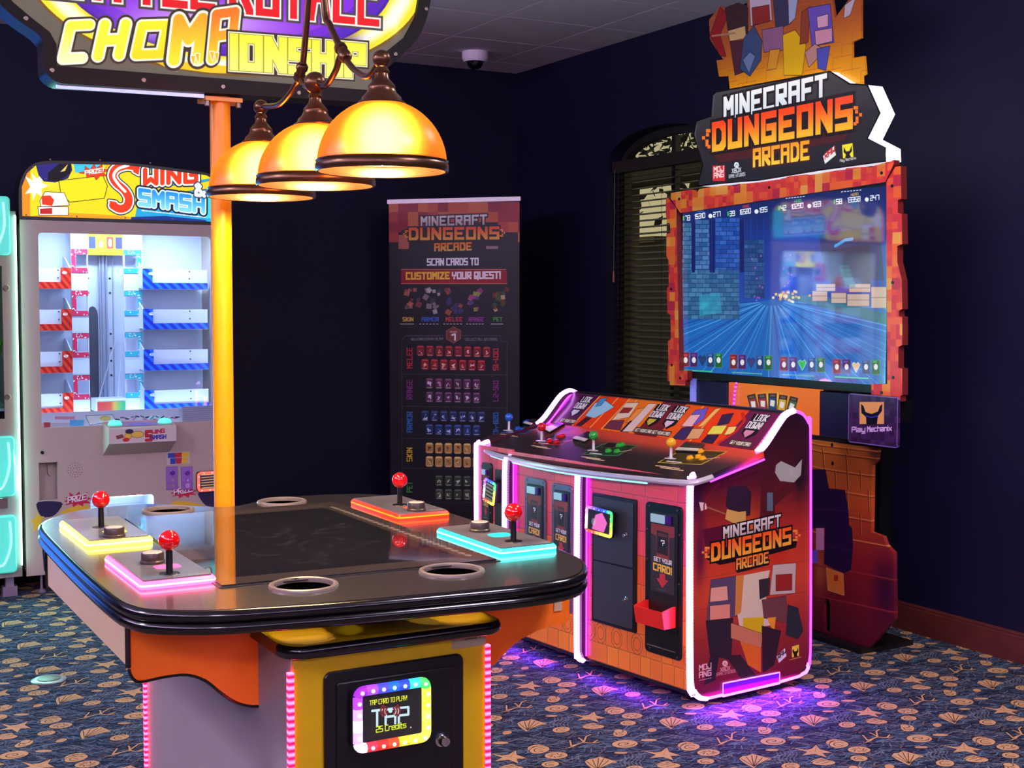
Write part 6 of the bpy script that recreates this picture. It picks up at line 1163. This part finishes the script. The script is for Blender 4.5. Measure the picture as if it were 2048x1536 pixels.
build('back_panel', MB().prism(BPl, [(-1.395, 0), (-.03, 0), (-.03, bl_), (-1.395, bl_)], -.01, 0, uvr=bkc.r), mat('back_art', img=bkc.image('back_art'), rough=.26, coat=.2), CN, 'sloping picture panel', smooth_deg=0)
build('top_rail', MB().prism(Plane(K(0, 0, 0), Kv, Kz), [(.455, 1.066), (.475, 1.075), (.55, 1.07), (.55, 1.03), (.46, 1.03)], UF + .03, -.03), M_black, CN, smooth_deg=0)
# light-up bracket and glow under the console
bk_ = [SP.px(*p) for p in ((1444, 1389), (1557, 1363), (1557, 1344), (1444, 1366))]
M_pbr = mat('purple_acrylic', (96, 20, 200), .3, emit=(100, 8, 235), es=.75)
build('bracket_plate', MB().prism(SP, bk_, 0, .006), M_pbr, CN, 'purple glowing bracket plate', smooth_deg=0)
build('bracket_edge', MB().tube([SP.at(*p, .006) for p in (bk_[0], bk_[3], bk_[2], bk_[1])], .0025, 6), M_ledk, CN); build('bracket_lamp', MB().tube([SP.at(bk_[0][0], bk_[0][1] - .004, .004), SP.at(bk_[1][0], bk_[1][1] - .004, .004)], .006, 6), M_ledk, CN)
for (u0, v0, u1, v1) in ((-.02, .10, -.02, .55), (-.65, .02, -.02, .05), (-1.35, .0, -.7, .0)):
    a, b = K(u0, v0, .062), K(u1, v1, .062); build('underglow_strip', MB().tube([a, b], .004, 6), led('underglow', (150, 20, 255), (110, 0, 255), 6), CN, 'purple strip under the console')
alight(K(.03, .28, .075), Ku * .55 - Kz, Kv, .03, .50, 9, (.33, .02, 1.0)); alight(K(-.35, -.055, .05), -Kv * .4 - Kz, Ku, .03, .5, 1.6, (.36, .03, 1.0)); alight(K(-1.0, -.09, .05), -Kv * .4 - Kz, Ku, .03, .5, 1.6, (.36, .03, 1.0))
# ================================================================== DISPLAY TOWER behind the console
TX = 4.05; T = PX(TX)
DT = thing('display_tower', 'tall screen tower with a red pixel frame and lit title sign behind the console', 'arcade game', (4.2, 4.7, 0))
sx0, sx1, sz0, sz1 = -5.45, -4.035, 1.143, 1.974
build('monitor', MB().obox(T, sx0 - .02, sx1 + .02, sz0 - .035, sz1 + .02, -.07, 0), M_dark, DT, smooth_deg=0)
def screen_print():
    c = Canvas(T, sx0, sx1, sz0, sz1, 720, (16, 50, 130)); c.gradv([(0, (12, 34, 96)), (.3, (18, 54, 150)), (.55, (22, 66, 168)), (.62, (20, 92, 176)), (1, (24, 96, 170))]); rg = np.random.RandomState(4)
    c.glow((1600, 470), 120, (36, 84, 190), .7, ry=50); vp = (1545, 596)
    c.poly([(1355, 640), (1545, 598), (1775, 640), (1775, 770), (1355, 770)], (20, 98, 182))
    for k in range(46):
        a = math.radians(6 + 168 * k / 45); d0, d1_ = 26, 420; c.line(c.L([(vp[0] + d0 * math.cos(a), vp[1] + d0 * .4 * math.sin(a) + 6), (vp[0] + d1_ * math.cos(a), vp[1] + d1_ * .75 * math.sin(a))]), rg.uniform(.8, 2.4), [(60, 150, 220), (12, 60, 140), (40, 120, 200), (90, 170, 225)][k % 4], True, al=.75)
    c.poly([(1560, 592), (1640, 590), (1775, 628), (1775, 650), (1640, 614)], (36, 110, 110), al=.8)
    for (x0, x1, y0, y1, cc) in ((1358, 1384, 446, 640, (56, 108, 150)), (1392, 1420, 440, 640, (52, 100, 160)), (1432, 1480, 436, 625, (30, 80, 170)), (1356, 1480, 540, 640, (50, 104, 150)), (1490, 1530, 480, 600, (30, 74, 130))):
        r_ = int((y1 - y0) / 9)
        for i in range(r_):
            x = x0 - (5 if i % 2 else 0)
            while x < x1:
                t = rg.uniform(-18, 22); q = (max(x, x0), y0 + i * 9, min(x + 13, x1), y0 + i * 9 + 8)
                if q[2] > q[0] + 1: c.rect(*q, tuple(np.clip(np.array(cc) + t, 0, 255)), [(.8, (14, 36, 84))])
                x += 14
    for x0, x1 in ((1385, 1391), (1421, 1431), (1481, 1490)): c.rect(x0, 440, x1, 545, (10, 24, 96))
    for k in range(9): c.line(c.L([(1425 + k * 13, 438), (1425 + k * 13, 560)]), 1.6, (24, 70, 190), True, al=.6)
    c.poly([(1400, 590), (1440, 585), (1445, 625), (1400, 632)], (40, 160, 190), al=.6); c.glow((1410, 610), 26, (60, 200, 220), .5, ry=12)
    for k in range(26): x, y = 1575 + rg.normal(0, 16), 588 + rg.normal(0, 6); c.rect(x, y, x + 5, y + 5, [(255, 214, 120), (240, 160, 70), (250, 236, 190)][k % 3], al=.9)
    c.glow((1572, 588), 26, (240, 200, 130), .6, ry=12)
    for k in range(22): x, y = rg.choice([1516, 1575]) + rg.normal(0, 5), rg.uniform(505, 600); c.rect(x, y, x + 3, y + 4, (190, 90, 220), al=.7)
    c.poly([(1640, 470), (1760, 452), (1770, 560), (1650, 560)], (26, 44, 100)); c.poly([(1658, 500), (1740, 488), (1744, 575), (1664, 572)], (14, 26, 62)); c.line(c.L([(1672, 492), (1692, 480), (1706, 478)]), 5, (50, 160, 230), True)
    for x0, y0, x1, y1 in ((1626, 582, 1656, 602), (1634, 568, 1672, 582), (1664, 586, 1694, 606), (1700, 568, 1742, 584), (1696, 588, 1740, 612), (1744, 574, 1774, 616)): c.rect(x0, y0, x1, y1, (196, 170, 150), [(1.2, (60, 60, 90))]); c.line(c.L([(x0, (y0 + y1) / 2), (x1, (y0 + y1) / 2)]), 1, (130, 110, 110), True)
    for k in range(5): c.rect(1680 + k * 3, 530 + 8 * k, 1700 + k * 3, 545 + 8 * k, (40, 120, 120), al=.5)
    WT = (238, 244, 250)
    for (x, y, s1, s2, s3, g) in ((1372, 441, '73', '15310', '277', (60, 120, 230)), (1461, 432, '39', '16580', '195', (220, 60, 60)), (1563, 421, '42', '10290', '183', (60, 190, 90)), (1674, 408, '58', '13358', '247', (240, 190, 60))):
        k = (x - 1372) / 300 * .22 + 1; dy = -7 * k
        c.rect(x - 5, y - 9, x - 2, y, (60, 200, 90)); c.text(s1, (x, y), (x + 9 * k, y - 1), 9, WT, .7); c.text(s2, (x + 19 * k, y - 3), (x + 39 * k, y - 6), 9, WT, .7); c.ell((x + 50 * k, y - 9), 4, 4.5, WT); c.text(s3, (x + 56 * k, y - 7), (x + 70 * k, y - 9), 9, WT, .7)
        c.text('HERO', (x + 24 * k, y - 16), (x + 36 * k, y - 18), 4.5, g, .7)
        for j in range(7): c.line(c.L([(x + 10 + j * 5 * k, y - 24 - j * .6), (x + 13 + j * 5 * k, y - 24.4 - j * .6)]), 1.3, WT, True)
    for p in range(4):
        x0 = 1366 + p * 93 + p * p * 2.5; k = 1 + p * .06; y0 = 718 + p * 4.5; BC_ = [(200, 60, 70), (120, 60, 160), None, (60, 110, 190), (50, 170, 80)]
        c.line(c.L([(x0 + 4, y0 + 22), (x0 + 60 * k, y0 + 25)]), 2, [(60, 200, 120), (90, 170, 160), (90, 160, 140), (60, 220, 150)][p], True)
        for j in range(5):
            x = x0 + j * 16.5 * k
            if j == 2: hc_ = [(30, 60, 110), (60, 60, 120), (40, 190, 70), (226, 190, 140)][p]; c.poly([(x - 1, y0 - 3), (x + 3, y0 - 7), (x + 7, y0 - 3), (x + 11, y0 - 7), (x + 15, y0 - 2), (x + 7, y0 + 13)], hc_, [(1.6, (215, 220, 225) if p > 1 else (20, 30, 60))])
            else:
                c.rect(x, y0 - 13 + j * .6, x + 13 * k, y0 + 14 + j * .6, tuple(int(v * .55) for v in BC_[j]), [(1.5, BC_[j])]); c.ell((x + 6.5 * k, y0 + 2), 4, 6, (226, 226, 230)); c.rect(x + 2, y0 - 10, x + 10, y0 - 6, BC_[j])
    return c
scp = screen_print(); M_scn = mat('display_screen', (4, 5, 8), .04, img=scp.image('display_picture'), eimg=True, es=.95, spec=1.0); M_scn.node_tree.nodes['Principled BSDF'].inputs['IOR'].default_value = 1.9
build('screen', MB().obox(T, sx0, sx1, sz0, sz1, 0, .004, uvr=scp.r), M_scn, DT, 'glowing game screen with blue scene', smooth_deg=0)
# jagged red and orange frame
FRP = T.off(.03)
fo_top = [(1362, 426), (1343, 398), (1343, 386), (1384, 379), (1394, 381), (1396, 384), (1400, 378), (1452, 370), (1462, 372), (1476, 371), (1476, 368), (1492, 367), (1510, 366), (1572, 357), (1576, 353), (1612, 349), (1614, 351), (1640, 347), (1674, 341), (1692, 340), (1694, 336), (1730, 334), (1744, 335), (1748, 332), (1789, 320), (1789, 328), (1772, 364)]
fo_left = [(1354, 416), (1338, 396), (1333, 398), (1333, 430), (1336, 446), (1341, 447), (1342, 466), (1334, 468), (1334, 512), (1338, 520), (1339, 572), (1335, 576), (1336, 626), (1342, 630), (1343, 678), (1337, 682), (1338, 720), (1336, 740), (1336, 762), (1341, 763), (1341, 770), (1372, 771), (1372, 762), (1376, 760), (1376, 741), (1360, 741)]
fo_right = [(1774, 364), (1792, 334), (1803, 332), (1804, 398), (1797, 400), (1797, 426), (1805, 428), (1806, 488), (1796, 492), (1796, 524), (1805, 560), (1806, 618), (1799, 622), (1799, 632), (1806, 634), (1806, 690), (1798, 694), (1798, 735), (1806, 737), (1806, 790), (1802, 792), (1802, 803), (1754, 801), (1752, 790), (1744, 788), (1744, 768), (1776, 768)]
fc_ = Canvas(FRP, -5.75, -3.8, 1.0, 2.15, 300, (206, 56, 40)); fc_.mottle(9, [(236, 62, 58), (250, 80, 54), (255, 104, 54), (228, 52, 64), (244, 70, 62), (240, 66, 58)], (0, 0, fc_.w, fc_.h), 3); rg = np.random.RandomState(9)
for k in range(170):
    x, y = rg.randint(0, fc_.w // 14) * 14, rg.randint(0, fc_.h // 14) * 14; fc_.mottle(14, [(255, 160, 54), (255, 180, 76), (255, 114, 48), (206, 44, 70), (255, 134, 54)], (x, y, x + rg.choice([14, 28]), y + rg.choice([14, 28, 42])), k)
M_frm = mat('pixel_frame_art', img=fc_.image('pixel_frame_art'), rough=.34, spec=.4); M_frs = mat('pixel_frame_edge', (120, 34, 30), .5)
for nm, L in (('top', fo_top), ('left', fo_left), ('right', fo_right)): build('frame_piece', MB().prism(FRP, FRP.pxs(L), -.028, .004, uvr=fc_.r, ms=1), [M_frm, M_frs], DT, 'red and orange jagged frame piece at the ' + nm, smooth_deg=0)
for x, y in ((1360, 398), (1540, 375), (1765, 346), (1344, 578), (1345, 730), (1362, 756), (1786, 372), (1787, 565), (1788, 755), (1765, 785)): build('bolt', MB().disc(FRP.at(*FRP.px(x, y), .004), .007, .003, 8, (-1, 0, 0)), M_dark, DT)
# sign above the screen
SGP = PX(3.985)
SO = [(1396, 372), (1406, 330), (1390, 270), (1394, 242), (1424, 232), (1427, 190), (1432, 184), (1520, 168), (1660, 143), (1700, 168), (1735, 170), (1760, 226), (1735, 277), (1771, 296), (1772, 322), (1640, 340), (1520, 360)]
so = SGP.pxs(SO)
def sign_print():
    xs = [p[0] for p in so]; zs_ = [p[1] for p in so]; c = Canvas(SGP, min(xs), max(xs), min(zs_), max(zs_), 900, (46, 46, 50)); c.gradv([(0, (66, 66, 66)), (.5, (42, 40, 46)), (1, (28, 28, 36))])
    c.poly([(1400, 288), (1430, 250), (1700, 215), (1725, 240), (1690, 285), (1560, 300), (1440, 330)], (40, 26, 30))
    c.poly([(1416, 300), (1700, 256), (1690, 280), (1560, 306), (1440, 325)], (84, 26, 24), al=.8); c.glow((1560, 330), 60, (60, 40, 60), .4, ry=12)
    K = (26, 16, 18)
    c.text('MINECRAFT', (1450, 235), (1650, 193), 37, (250, 250, 252), .85, [(.8, K)], cheb=True, gap=2.4, col2=(226, 232, 246))
    c.text('DUNGEONS', (1428, 297), (1700, 251), 46, (255, 70, 14), .9, [(.8, K)], cheb=True, gap=2.5, col2=(255, 186, 40))
    for (x, y), sg in (((1428, 297), -1), ((1700, 251), 1)):
        for ax, ay in ((6, 36), (9, 36), (9, 28), (17, 22), (10, 15), (10, 8), (6, 4)): c.rect(x + sg * (ax + 4) - 3, y - ay - 3, x + sg * (ax + 4) + 3, y - ay + 4, (255, 120, 30))
    c.text('ARCADE', (1508, 331), (1616, 316), 30, (255, 160, 30), .85, [(.7, (70, 30, 20))], cheb=True, gap=2.3, col2=(255, 206, 60))
    c.rect(1425, 331, 1450, 362, (214, 44, 54)); c.text('MOJ', (1428, 344), (1447, 341), 9, (255, 230, 230), .75, cheb=True); c.text('ANG', (1428, 356), (1447, 353), 9, (255, 230, 230), .75, cheb=True)
    c.ell((1473, 330), 5, 6, (225, 232, 245)); c.line(c.L([(1470, 333), (1473, 328), (1476, 332)]), 1, (60, 70, 110), True); c.text('XBOX', (1464, 346), (1482, 343), 8, (225, 232, 245), .65); c.text('GAME STUDIOS', (1458, 356), (1490, 351), 6, (225, 232, 245), .6)
    c.poly([(1646, 312), (1668, 292), (1672, 310), (1650, 328)], (240, 240, 240)); c.text('RAW', (1650, 318), (1669, 303), 11, (196, 50, 50), .8); 
    c.poly([(1684, 290), (1705, 286), (1707, 314), (1686, 317)], (250, 232, 40)); c.poly([(1688, 294), (1692, 303), (1699, 302), (1703, 291), (1704, 302), (1699, 308), (1702, 315), (1690, 316), (1692, 309), (1687, 304)], (26, 20, 20)); c.text('Play Mechanix', (1680, 324), (1712, 318), 5, (240, 240, 230), .6)
    return c
sgc = sign_print(); M_sgn = mat('title_sign_art', (8, 8, 10), .04, img=sgc.image('title_sign_art'), eimg=True, es=.95, spec=1.0); M_sgn.node_tree.nodes['Principled BSDF'].inputs['IOR'].default_value = 1.9
M_sge = mat('white_lit_edge', (255, 255, 255), .3, emit=(230, 236, 255), es=.9)
build('title_sign', MB().prism(SGP, so, -.085, 0, uvr=sgc.r, ms=1), [M_sgn, M_sge], DT, 'lit title sign with stepped outline', smooth_deg=0)
build('sign_edge', MB().tube([SGP.at(a, b, .001) for a, b in so], .0035, 6, True), M_dark, DT)
TPP = PX(4.03)
TO_ = [(1460, 182), (1457, 152), (1438, 153), (1433, 121), (1447, 119), (1438, 108), (1420, 78), (1418, 40), (1440, 12), (1452, 14), (1476, 5), (1494, 14), (1498, -20), (1540, -46), (1590, -40), (1612, -12), (1640, -36), (1662, -20), (1670, 36), (1700, -4), (1722, -6), (1722, 76), (1704, 84), (1704, 116), (1728, 112), (1731, 148), (1724, 152), (1725, 176)]
tpp = TPP.pxs(TO_)
def topper_print():
    xs = [p[0] for p in tpp]; zs_ = [p[1] for p in tpp]; c = Canvas(TPP, min(xs), max(xs), min(zs_), max(zs_), 700, (226, 140, 40)); c.gradv([(0, (150, 74, 40)), (.45, (186, 96, 40)), (.75, (240, 160, 24)), (1, (252, 190, 30))]); rg = np.random.RandomState(6)  # brighter yellow downwards: light from the sign below is in these colours
    for i in range(9):
        y = -40 + i * 26; x = 1400 + (18 if i % 2 else 0)
        while x < 1740: c.poly([(x, y), (x + 36, y - 7), (x + 36, y + 17), (x, y + 24)], None, [(1.6, (150, 70, 20))] if False else (), al=.4); c.line(c.L([(x, y + 24), (x, y), (x + 36, y - 7)]), 1.2, (200, 110, 30), True, al=.7); x += 38
    D = (40, 28, 34)
    def b(P, col): c.poly(P, col, [(1.6, D)])
    # plain coloured blocks only
    b([(1420, 70), (1440, 14), (1456, 30), (1440, 70), (1452, 112), (1440, 112)], (150, 30, 30)); b([(1450, 16), (1476, 6), (1496, 16), (1496, 66), (1458, 76)], (60, 38, 38)); b([(1456, 62), (1490, 52), (1492, 76), (1460, 82)], (216, 180, 110)); c.line(c.L([(1424, 72), (1470, 66)]), 3, (170, 140, 100), True)
    b([(1460, 84), (1492, 80), (1496, 140), (1470, 150)], (84, 44, 56)); b([(1488, 76), (1508, 52), (1524, 82), (1522, 120), (1500, 152), (1480, 138)], (62, 84, 116)); b([(1486, 120), (1500, 104), (1510, 112), (1498, 146)], (110, 140, 168))
    b([(1498, -18), (1540, -20), (1544, 40), (1502, 52)], (200, 190, 190)); b([(1504, 16), (1538, 10), (1540, 42), (1506, 50)], (150, 46, 40)); b([(1546, -10), (1572, -8), (1582, 46), (1552, 60)], (60, 60, 84)); b([(1524, 60), (1566, 52), (1566, 100), (1528, 104)], (150, 104, 130)); b([(1540, 100), (1560, 98), (1552, 136), (1534, 140)], (230, 160, 40)); b([(1576, -30), (1600, -36), (1590, 36), (1578, 48)], (170, 184, 200))
    b([(1566, 70), (1590, 60), (1612, 90), (1604, 150), (1568, 150)], (240, 196, 20)); b([(1604, 24), (1620, 14), (1616, 84), (1600, 88)], (150, 70, 40)); b([(1616, 16), (1660, 8), (1668, 84), (1624, 92)], (110, 90, 180)); b([(1634, 34), (1656, 28), (1656, 52), (1636, 56)], (230, 180, 190)); b([(1630, 62), (1664, 56), (1664, 82), (1632, 90)], (224, 160, 170)); b([(1610, 104), (1630, 88), (1650, 100), (1618, 134)], (200, 150, 130)); b([(1634, 98), (1660, 92), (1652, 140), (1636, 136)], (84, 90, 180)); b([(1690, 10), (1712, -6), (1700, 30), (1688, 36)], (200, 190, 186))
    c.glow((1560, 140), 60, (255, 214, 60), .4, ry=20)  # painted glow of the lit sign below the topper
    return c
tpc_ = topper_print(); build('topper', MB().prism(TPP, tpp, -.012, 0, uvr=tpc_.r), mat('topper_art', (10, 10, 10), .25, img=tpc_.image('topper_art'), eimg=False, spec=.5), DT, 'orange cut-out topper with plain coloured blocks', smooth_deg=0)
build('topper_stay', MB().obox(TPP, *[TPP.px(x, 150)[0] for x in (1560, 1600)], 1.98, TPP.px(1580, 60)[1], -.03, -.012), M_dark, DT, smooth_deg=0)
# middle section
MPn = PX(4.09)
def mrect(P, x0, y0, x1, y1): return bx(P, x0, y0, x1, y1)
build('spine', MB().obox(PX(4.16), -5.2, -4.2, .05, 2.0, -.10, -.03), M_dark, DT, smooth_deg=0)
for x0, y0, x1, y1, lb in ((1394, 762, 1454, 830, 'left'), (1638, 784, 1700, 886, 'right')):
    r = mrect(MPn, x0, y0, x1, y1); sbx = build('speaker_box', MB().prism(MPn, rrect(r[0], r[1], r[2] - .0, r[3], .006), -.06, .0, cham=.003), mat('violet_black_box', (28, 20, 60), .35), DT, 'dark speaker box on the ' + lb)
fr_ = mrect(MPn, 1456, 772, 1638, 1160)
def fan_print():
    c = Canvas(MPn, fr_[0], fr_[1], fr_[2], fr_[3], 700, (228, 92, 20)); c.gradv([(0, (240, 120, 24)), (.3, (236, 90, 20)), (.5, (200, 70, 30)), (1, (120, 40, 30))]); c.glow((1545, 802), 70, (255, 214, 30), .95, ry=26); c.glow((1462, 800), 14, (240, 40, 150), .6, ry=60)
    for k, (cc, aa) in enumerate((((150, 40, 46), -14), ((150, 30, 60), -7), ((30, 60, 120), 0), ((210, 170, 30), 8), ((60, 110, 60), 15))):
        x, y = 1506 + k * 19.5, 801 + abs(k - 2) * 2.2 + k * 1.2; a = math.radians(aa); R = lambda px, py: (x + px * math.cos(a) - py * math.sin(a), y + px * math.sin(a) + py * math.cos(a))
        c.poly([R(-8, -16), R(8, -16), R(8, 17), R(-8, 17)], (34, 24, 30), [(1, (20, 10, 14))]); c.poly([R(-7, -8), R(7, -8), R(7, 14), R(-7, 14)], cc); c.poly([R(-4, -4), R(5, -2), R(3, 10), R(-5, 8)], (236, 224, 220)); c.poly([R(-5, -14), R(5, -14), R(5, -10), R(-5, -10)], (120, 80, 60))
    for y in (872, 905, 960, 1010, 1060): c.line(c.L([(1600, y - 4), (1638, y)]), 2, (240, 150, 60), True)
    return c
fpc = fan_print(); build('card_picture', MB().obox(MPn, *fr_, -.02, 0, uvr=fpc.r), mat('card_picture', (10, 10, 10), .3, img=fpc.image('card_picture'), eimg=True, es=.8), DT, 'orange lit picture of a fan of five cards', smooth_deg=0)
a_ = MPn.px(1477, 765); b2 = MPn.px(1471, 815); build('lamp_row', MB().tube([MPn.at(*a_, .012), MPn.at(a_[0] - .01, a_[1] - .03, .012), MPn.at(*b2, .012)], .005, 6), led('pink_lamp_row', (255, 90, 255), (200, 20, 220), 2.4, .02, 2, .2), DT, 'row of pink lamps')
for x0, y0, x1, y1 in ((1386, 757, 1393, 836),):
    r = mrect(MPn, x0, y0, x1, y1); build('acrylic_bar', MB().obox(MPn, *r, .0, .02), mat('pale_blue_acrylic', (150, 160, 230), .2, emit=(110, 120, 230), es=.5), DT, 'pale blue acrylic bar', smooth_deg=0)
build('shelf', MB().obox(MPn, -5.3, MPn.px(1700, 880)[0], .875, .895, -.08, .02), M_dark, DT, smooth_deg=0)
PMP = PX(3.975); pr = (PMP.px(1696, 836)[0], PMP.px(1796, 836)[0], PMP.px(1746, 891)[1], PMP.px(1746, 790)[1])
def pm_print():
    c = Canvas(PMP, *pr, 900, (58, 34, 74)); c.mottle(24, [(58, 34, 74), (66, 38, 84), (52, 30, 66), (70, 44, 88)], (0, 0, c.w, c.h), 2); c.line([(3, 3), (c.w - 3, 3), (c.w - 3, c.h - 3), (3, c.h - 3)], 1.5, (150, 120, 190), True, closed=True)
    c.rect(1719, 804, 1768, 848, (250, 180, 100)); c.poly([(1722, 808), (1727, 812), (1731, 824), (1743, 828), (1756, 823), (1760, 812), (1765, 808), (1764, 822), (1756, 832), (1754, 849), (1733, 849), (1732, 834), (1723, 826)], (22, 12, 30)); c.line(c.L([(1732, 832), (1743, 835), (1755, 832)]), 2, (60, 60, 200), True)
    c.text('Play', (1704, 864), (1730, 863), 9.5, (236, 200, 240), .75); c.text('Mechanix', (1735, 863), (1783, 861), 9.5, (236, 200, 240), .75); return c
pmc = pm_print(); build('maker_sign', MB().prism(PMP, rrect(*pr, .018), -.012, 0, uvr=pmc.r), mat('maker_sign', img=pmc.image('maker_sign'), rough=.25, emit=None), DT, 'dark violet sign with an orange wrench emblem')
build('sign_bracket', MB().obox(PMP, pr[0] + .05, pr[1] - .05, pr[2] + .1, pr[3] - .02, -.13, -.012), M_dark, DT, smooth_deg=0)
# brick printed base
BO = [(1500, 892), (1756, 885), (1753, 921), (1744, 930), (1742, 1064), (1766, 1073), (1772, 1090), (1787, 1105), (1789, 1238), (1737, 1301), (1660, 1276), (1640, 1268), (1500, 1215)]
bo = T.pxs(BO); bo[0] = (-5.3, .875); bo[1] = (bo[1][0], .875); bo[-1] = (-5.3, .03); bo[-2] = (-4.4, .022); bo[-3] = (-4.3, .018); bo[-4] = (bo[-4][0], .012)
SLT = [T.px(*p) for p in ((1647, 1272), (1647, 1206), (1652, 1196), (1657, 1198), (1660, 1210), (1660, 1270))]; SLT = [(p[0], max(p[1], .03)) for p in SLT]
def base_print():
    c = Canvas(T, -5.3, -3.92, .0, .88, 600, (150, 50, 36)); c.gradv([(0, (206, 120, 40)), (.3, (200, 84, 36)), (.55, (150, 34, 40)), (1, (90, 14, 40))]); c.glow((1600, 960), 50, (230, 140, 40), .7, ry=90); c.glow((1770, 1180), 40, (50, 10, 50), .9, ry=90); c.glow((1750, 900), 24, (40, 16, 30), .8, ry=40); c.glow((1640, 1140), 26, (220, 120, 60), .7, ry=60)
    ys = [893, 905, 938, 977, 1024, 1066, 1128, 1190]
    for i, y in enumerate(ys):
        c.line(c.L([(1560, y - 22), (1640, y - 4 + i), (1790, y + 14 + i * 3)]), 1.8, (240, 150, 70) if i < 6 else (170, 50, 60), True, al=.8); c.line(c.L([(1560, y - 19), (1640, y - 1 + i), (1790, y + 17 + i * 3)]), 1.3, (110, 40, 24), True, al=.7)
    for x, i in ((1644, 0), (1694, 0), (1646, 1), (1692, 1), (1670, 2), (1694, 2), (1720, 2), (1694, 3), (1720, 4), (1736, 3)): c.line(c.L([(x, ys[i] + 4), (x + 2, ys[i + 1] + 2)]), 1.5, (110, 40, 24), True); c.line(c.L([(x + 1.6, ys[i] + 4), (x + 3.6, ys[i + 1] + 2)]), 1.2, (244, 160, 80), True, al=.7)
    for x, y in ((1664, 890), (1665, 927)): c.ell((x, y), 2.5, 4, (26, 16, 20))
    DKV = (42, 16, 62)
    c.poly([(1560, 938), (1651, 939), (1658, 977), (1690, 980), (1697, 1022), (1698, 1050), (1704, 1056), (1706, 1090), (1702, 1140), (1688, 1146), (1648, 1128), (1650, 1056), (1560, 1060)], DKV); c.line(c.L([(1600, 1018), (1697, 1021)]), 1.2, (64, 30, 86), True); c.line(c.L([(1650, 1094), (1704, 1100)]), 1.2, (64, 30, 86), True)
    c.rect(1632, 1056, 1648, 1100, (226, 150, 190)); c.rect(1620, 1100, 1636, 1126, (130, 90, 220)); c.poly([(1653, 1136), (1686, 1148), (1688, 1190), (1656, 1180)], (236, 130, 50), [(1.5, (250, 190, 110))]); c.rect(1668, 1150, 1676, 1162, (190, 50, 30))
    return c
bsc = base_print(); build('base_panel', MB().prism(T, bo, -.02, 0, holes=[SLT], uvr=bsc.r), mat('base_art', img=bsc.image('base_art'), rough=.4, noise=.05, nscale=4), DT, 'brick printed base panel', smooth_deg=0)
build('base_box', MB().box(4.075, 4.20, 4.45, 5.25, .02, .86), M_black, DT, smooth_deg=0)
build('base_foot', MB().box(3.99, 4.30, 4.10, 5.25, 0, .02), M_black, DT, smooth_deg=0)
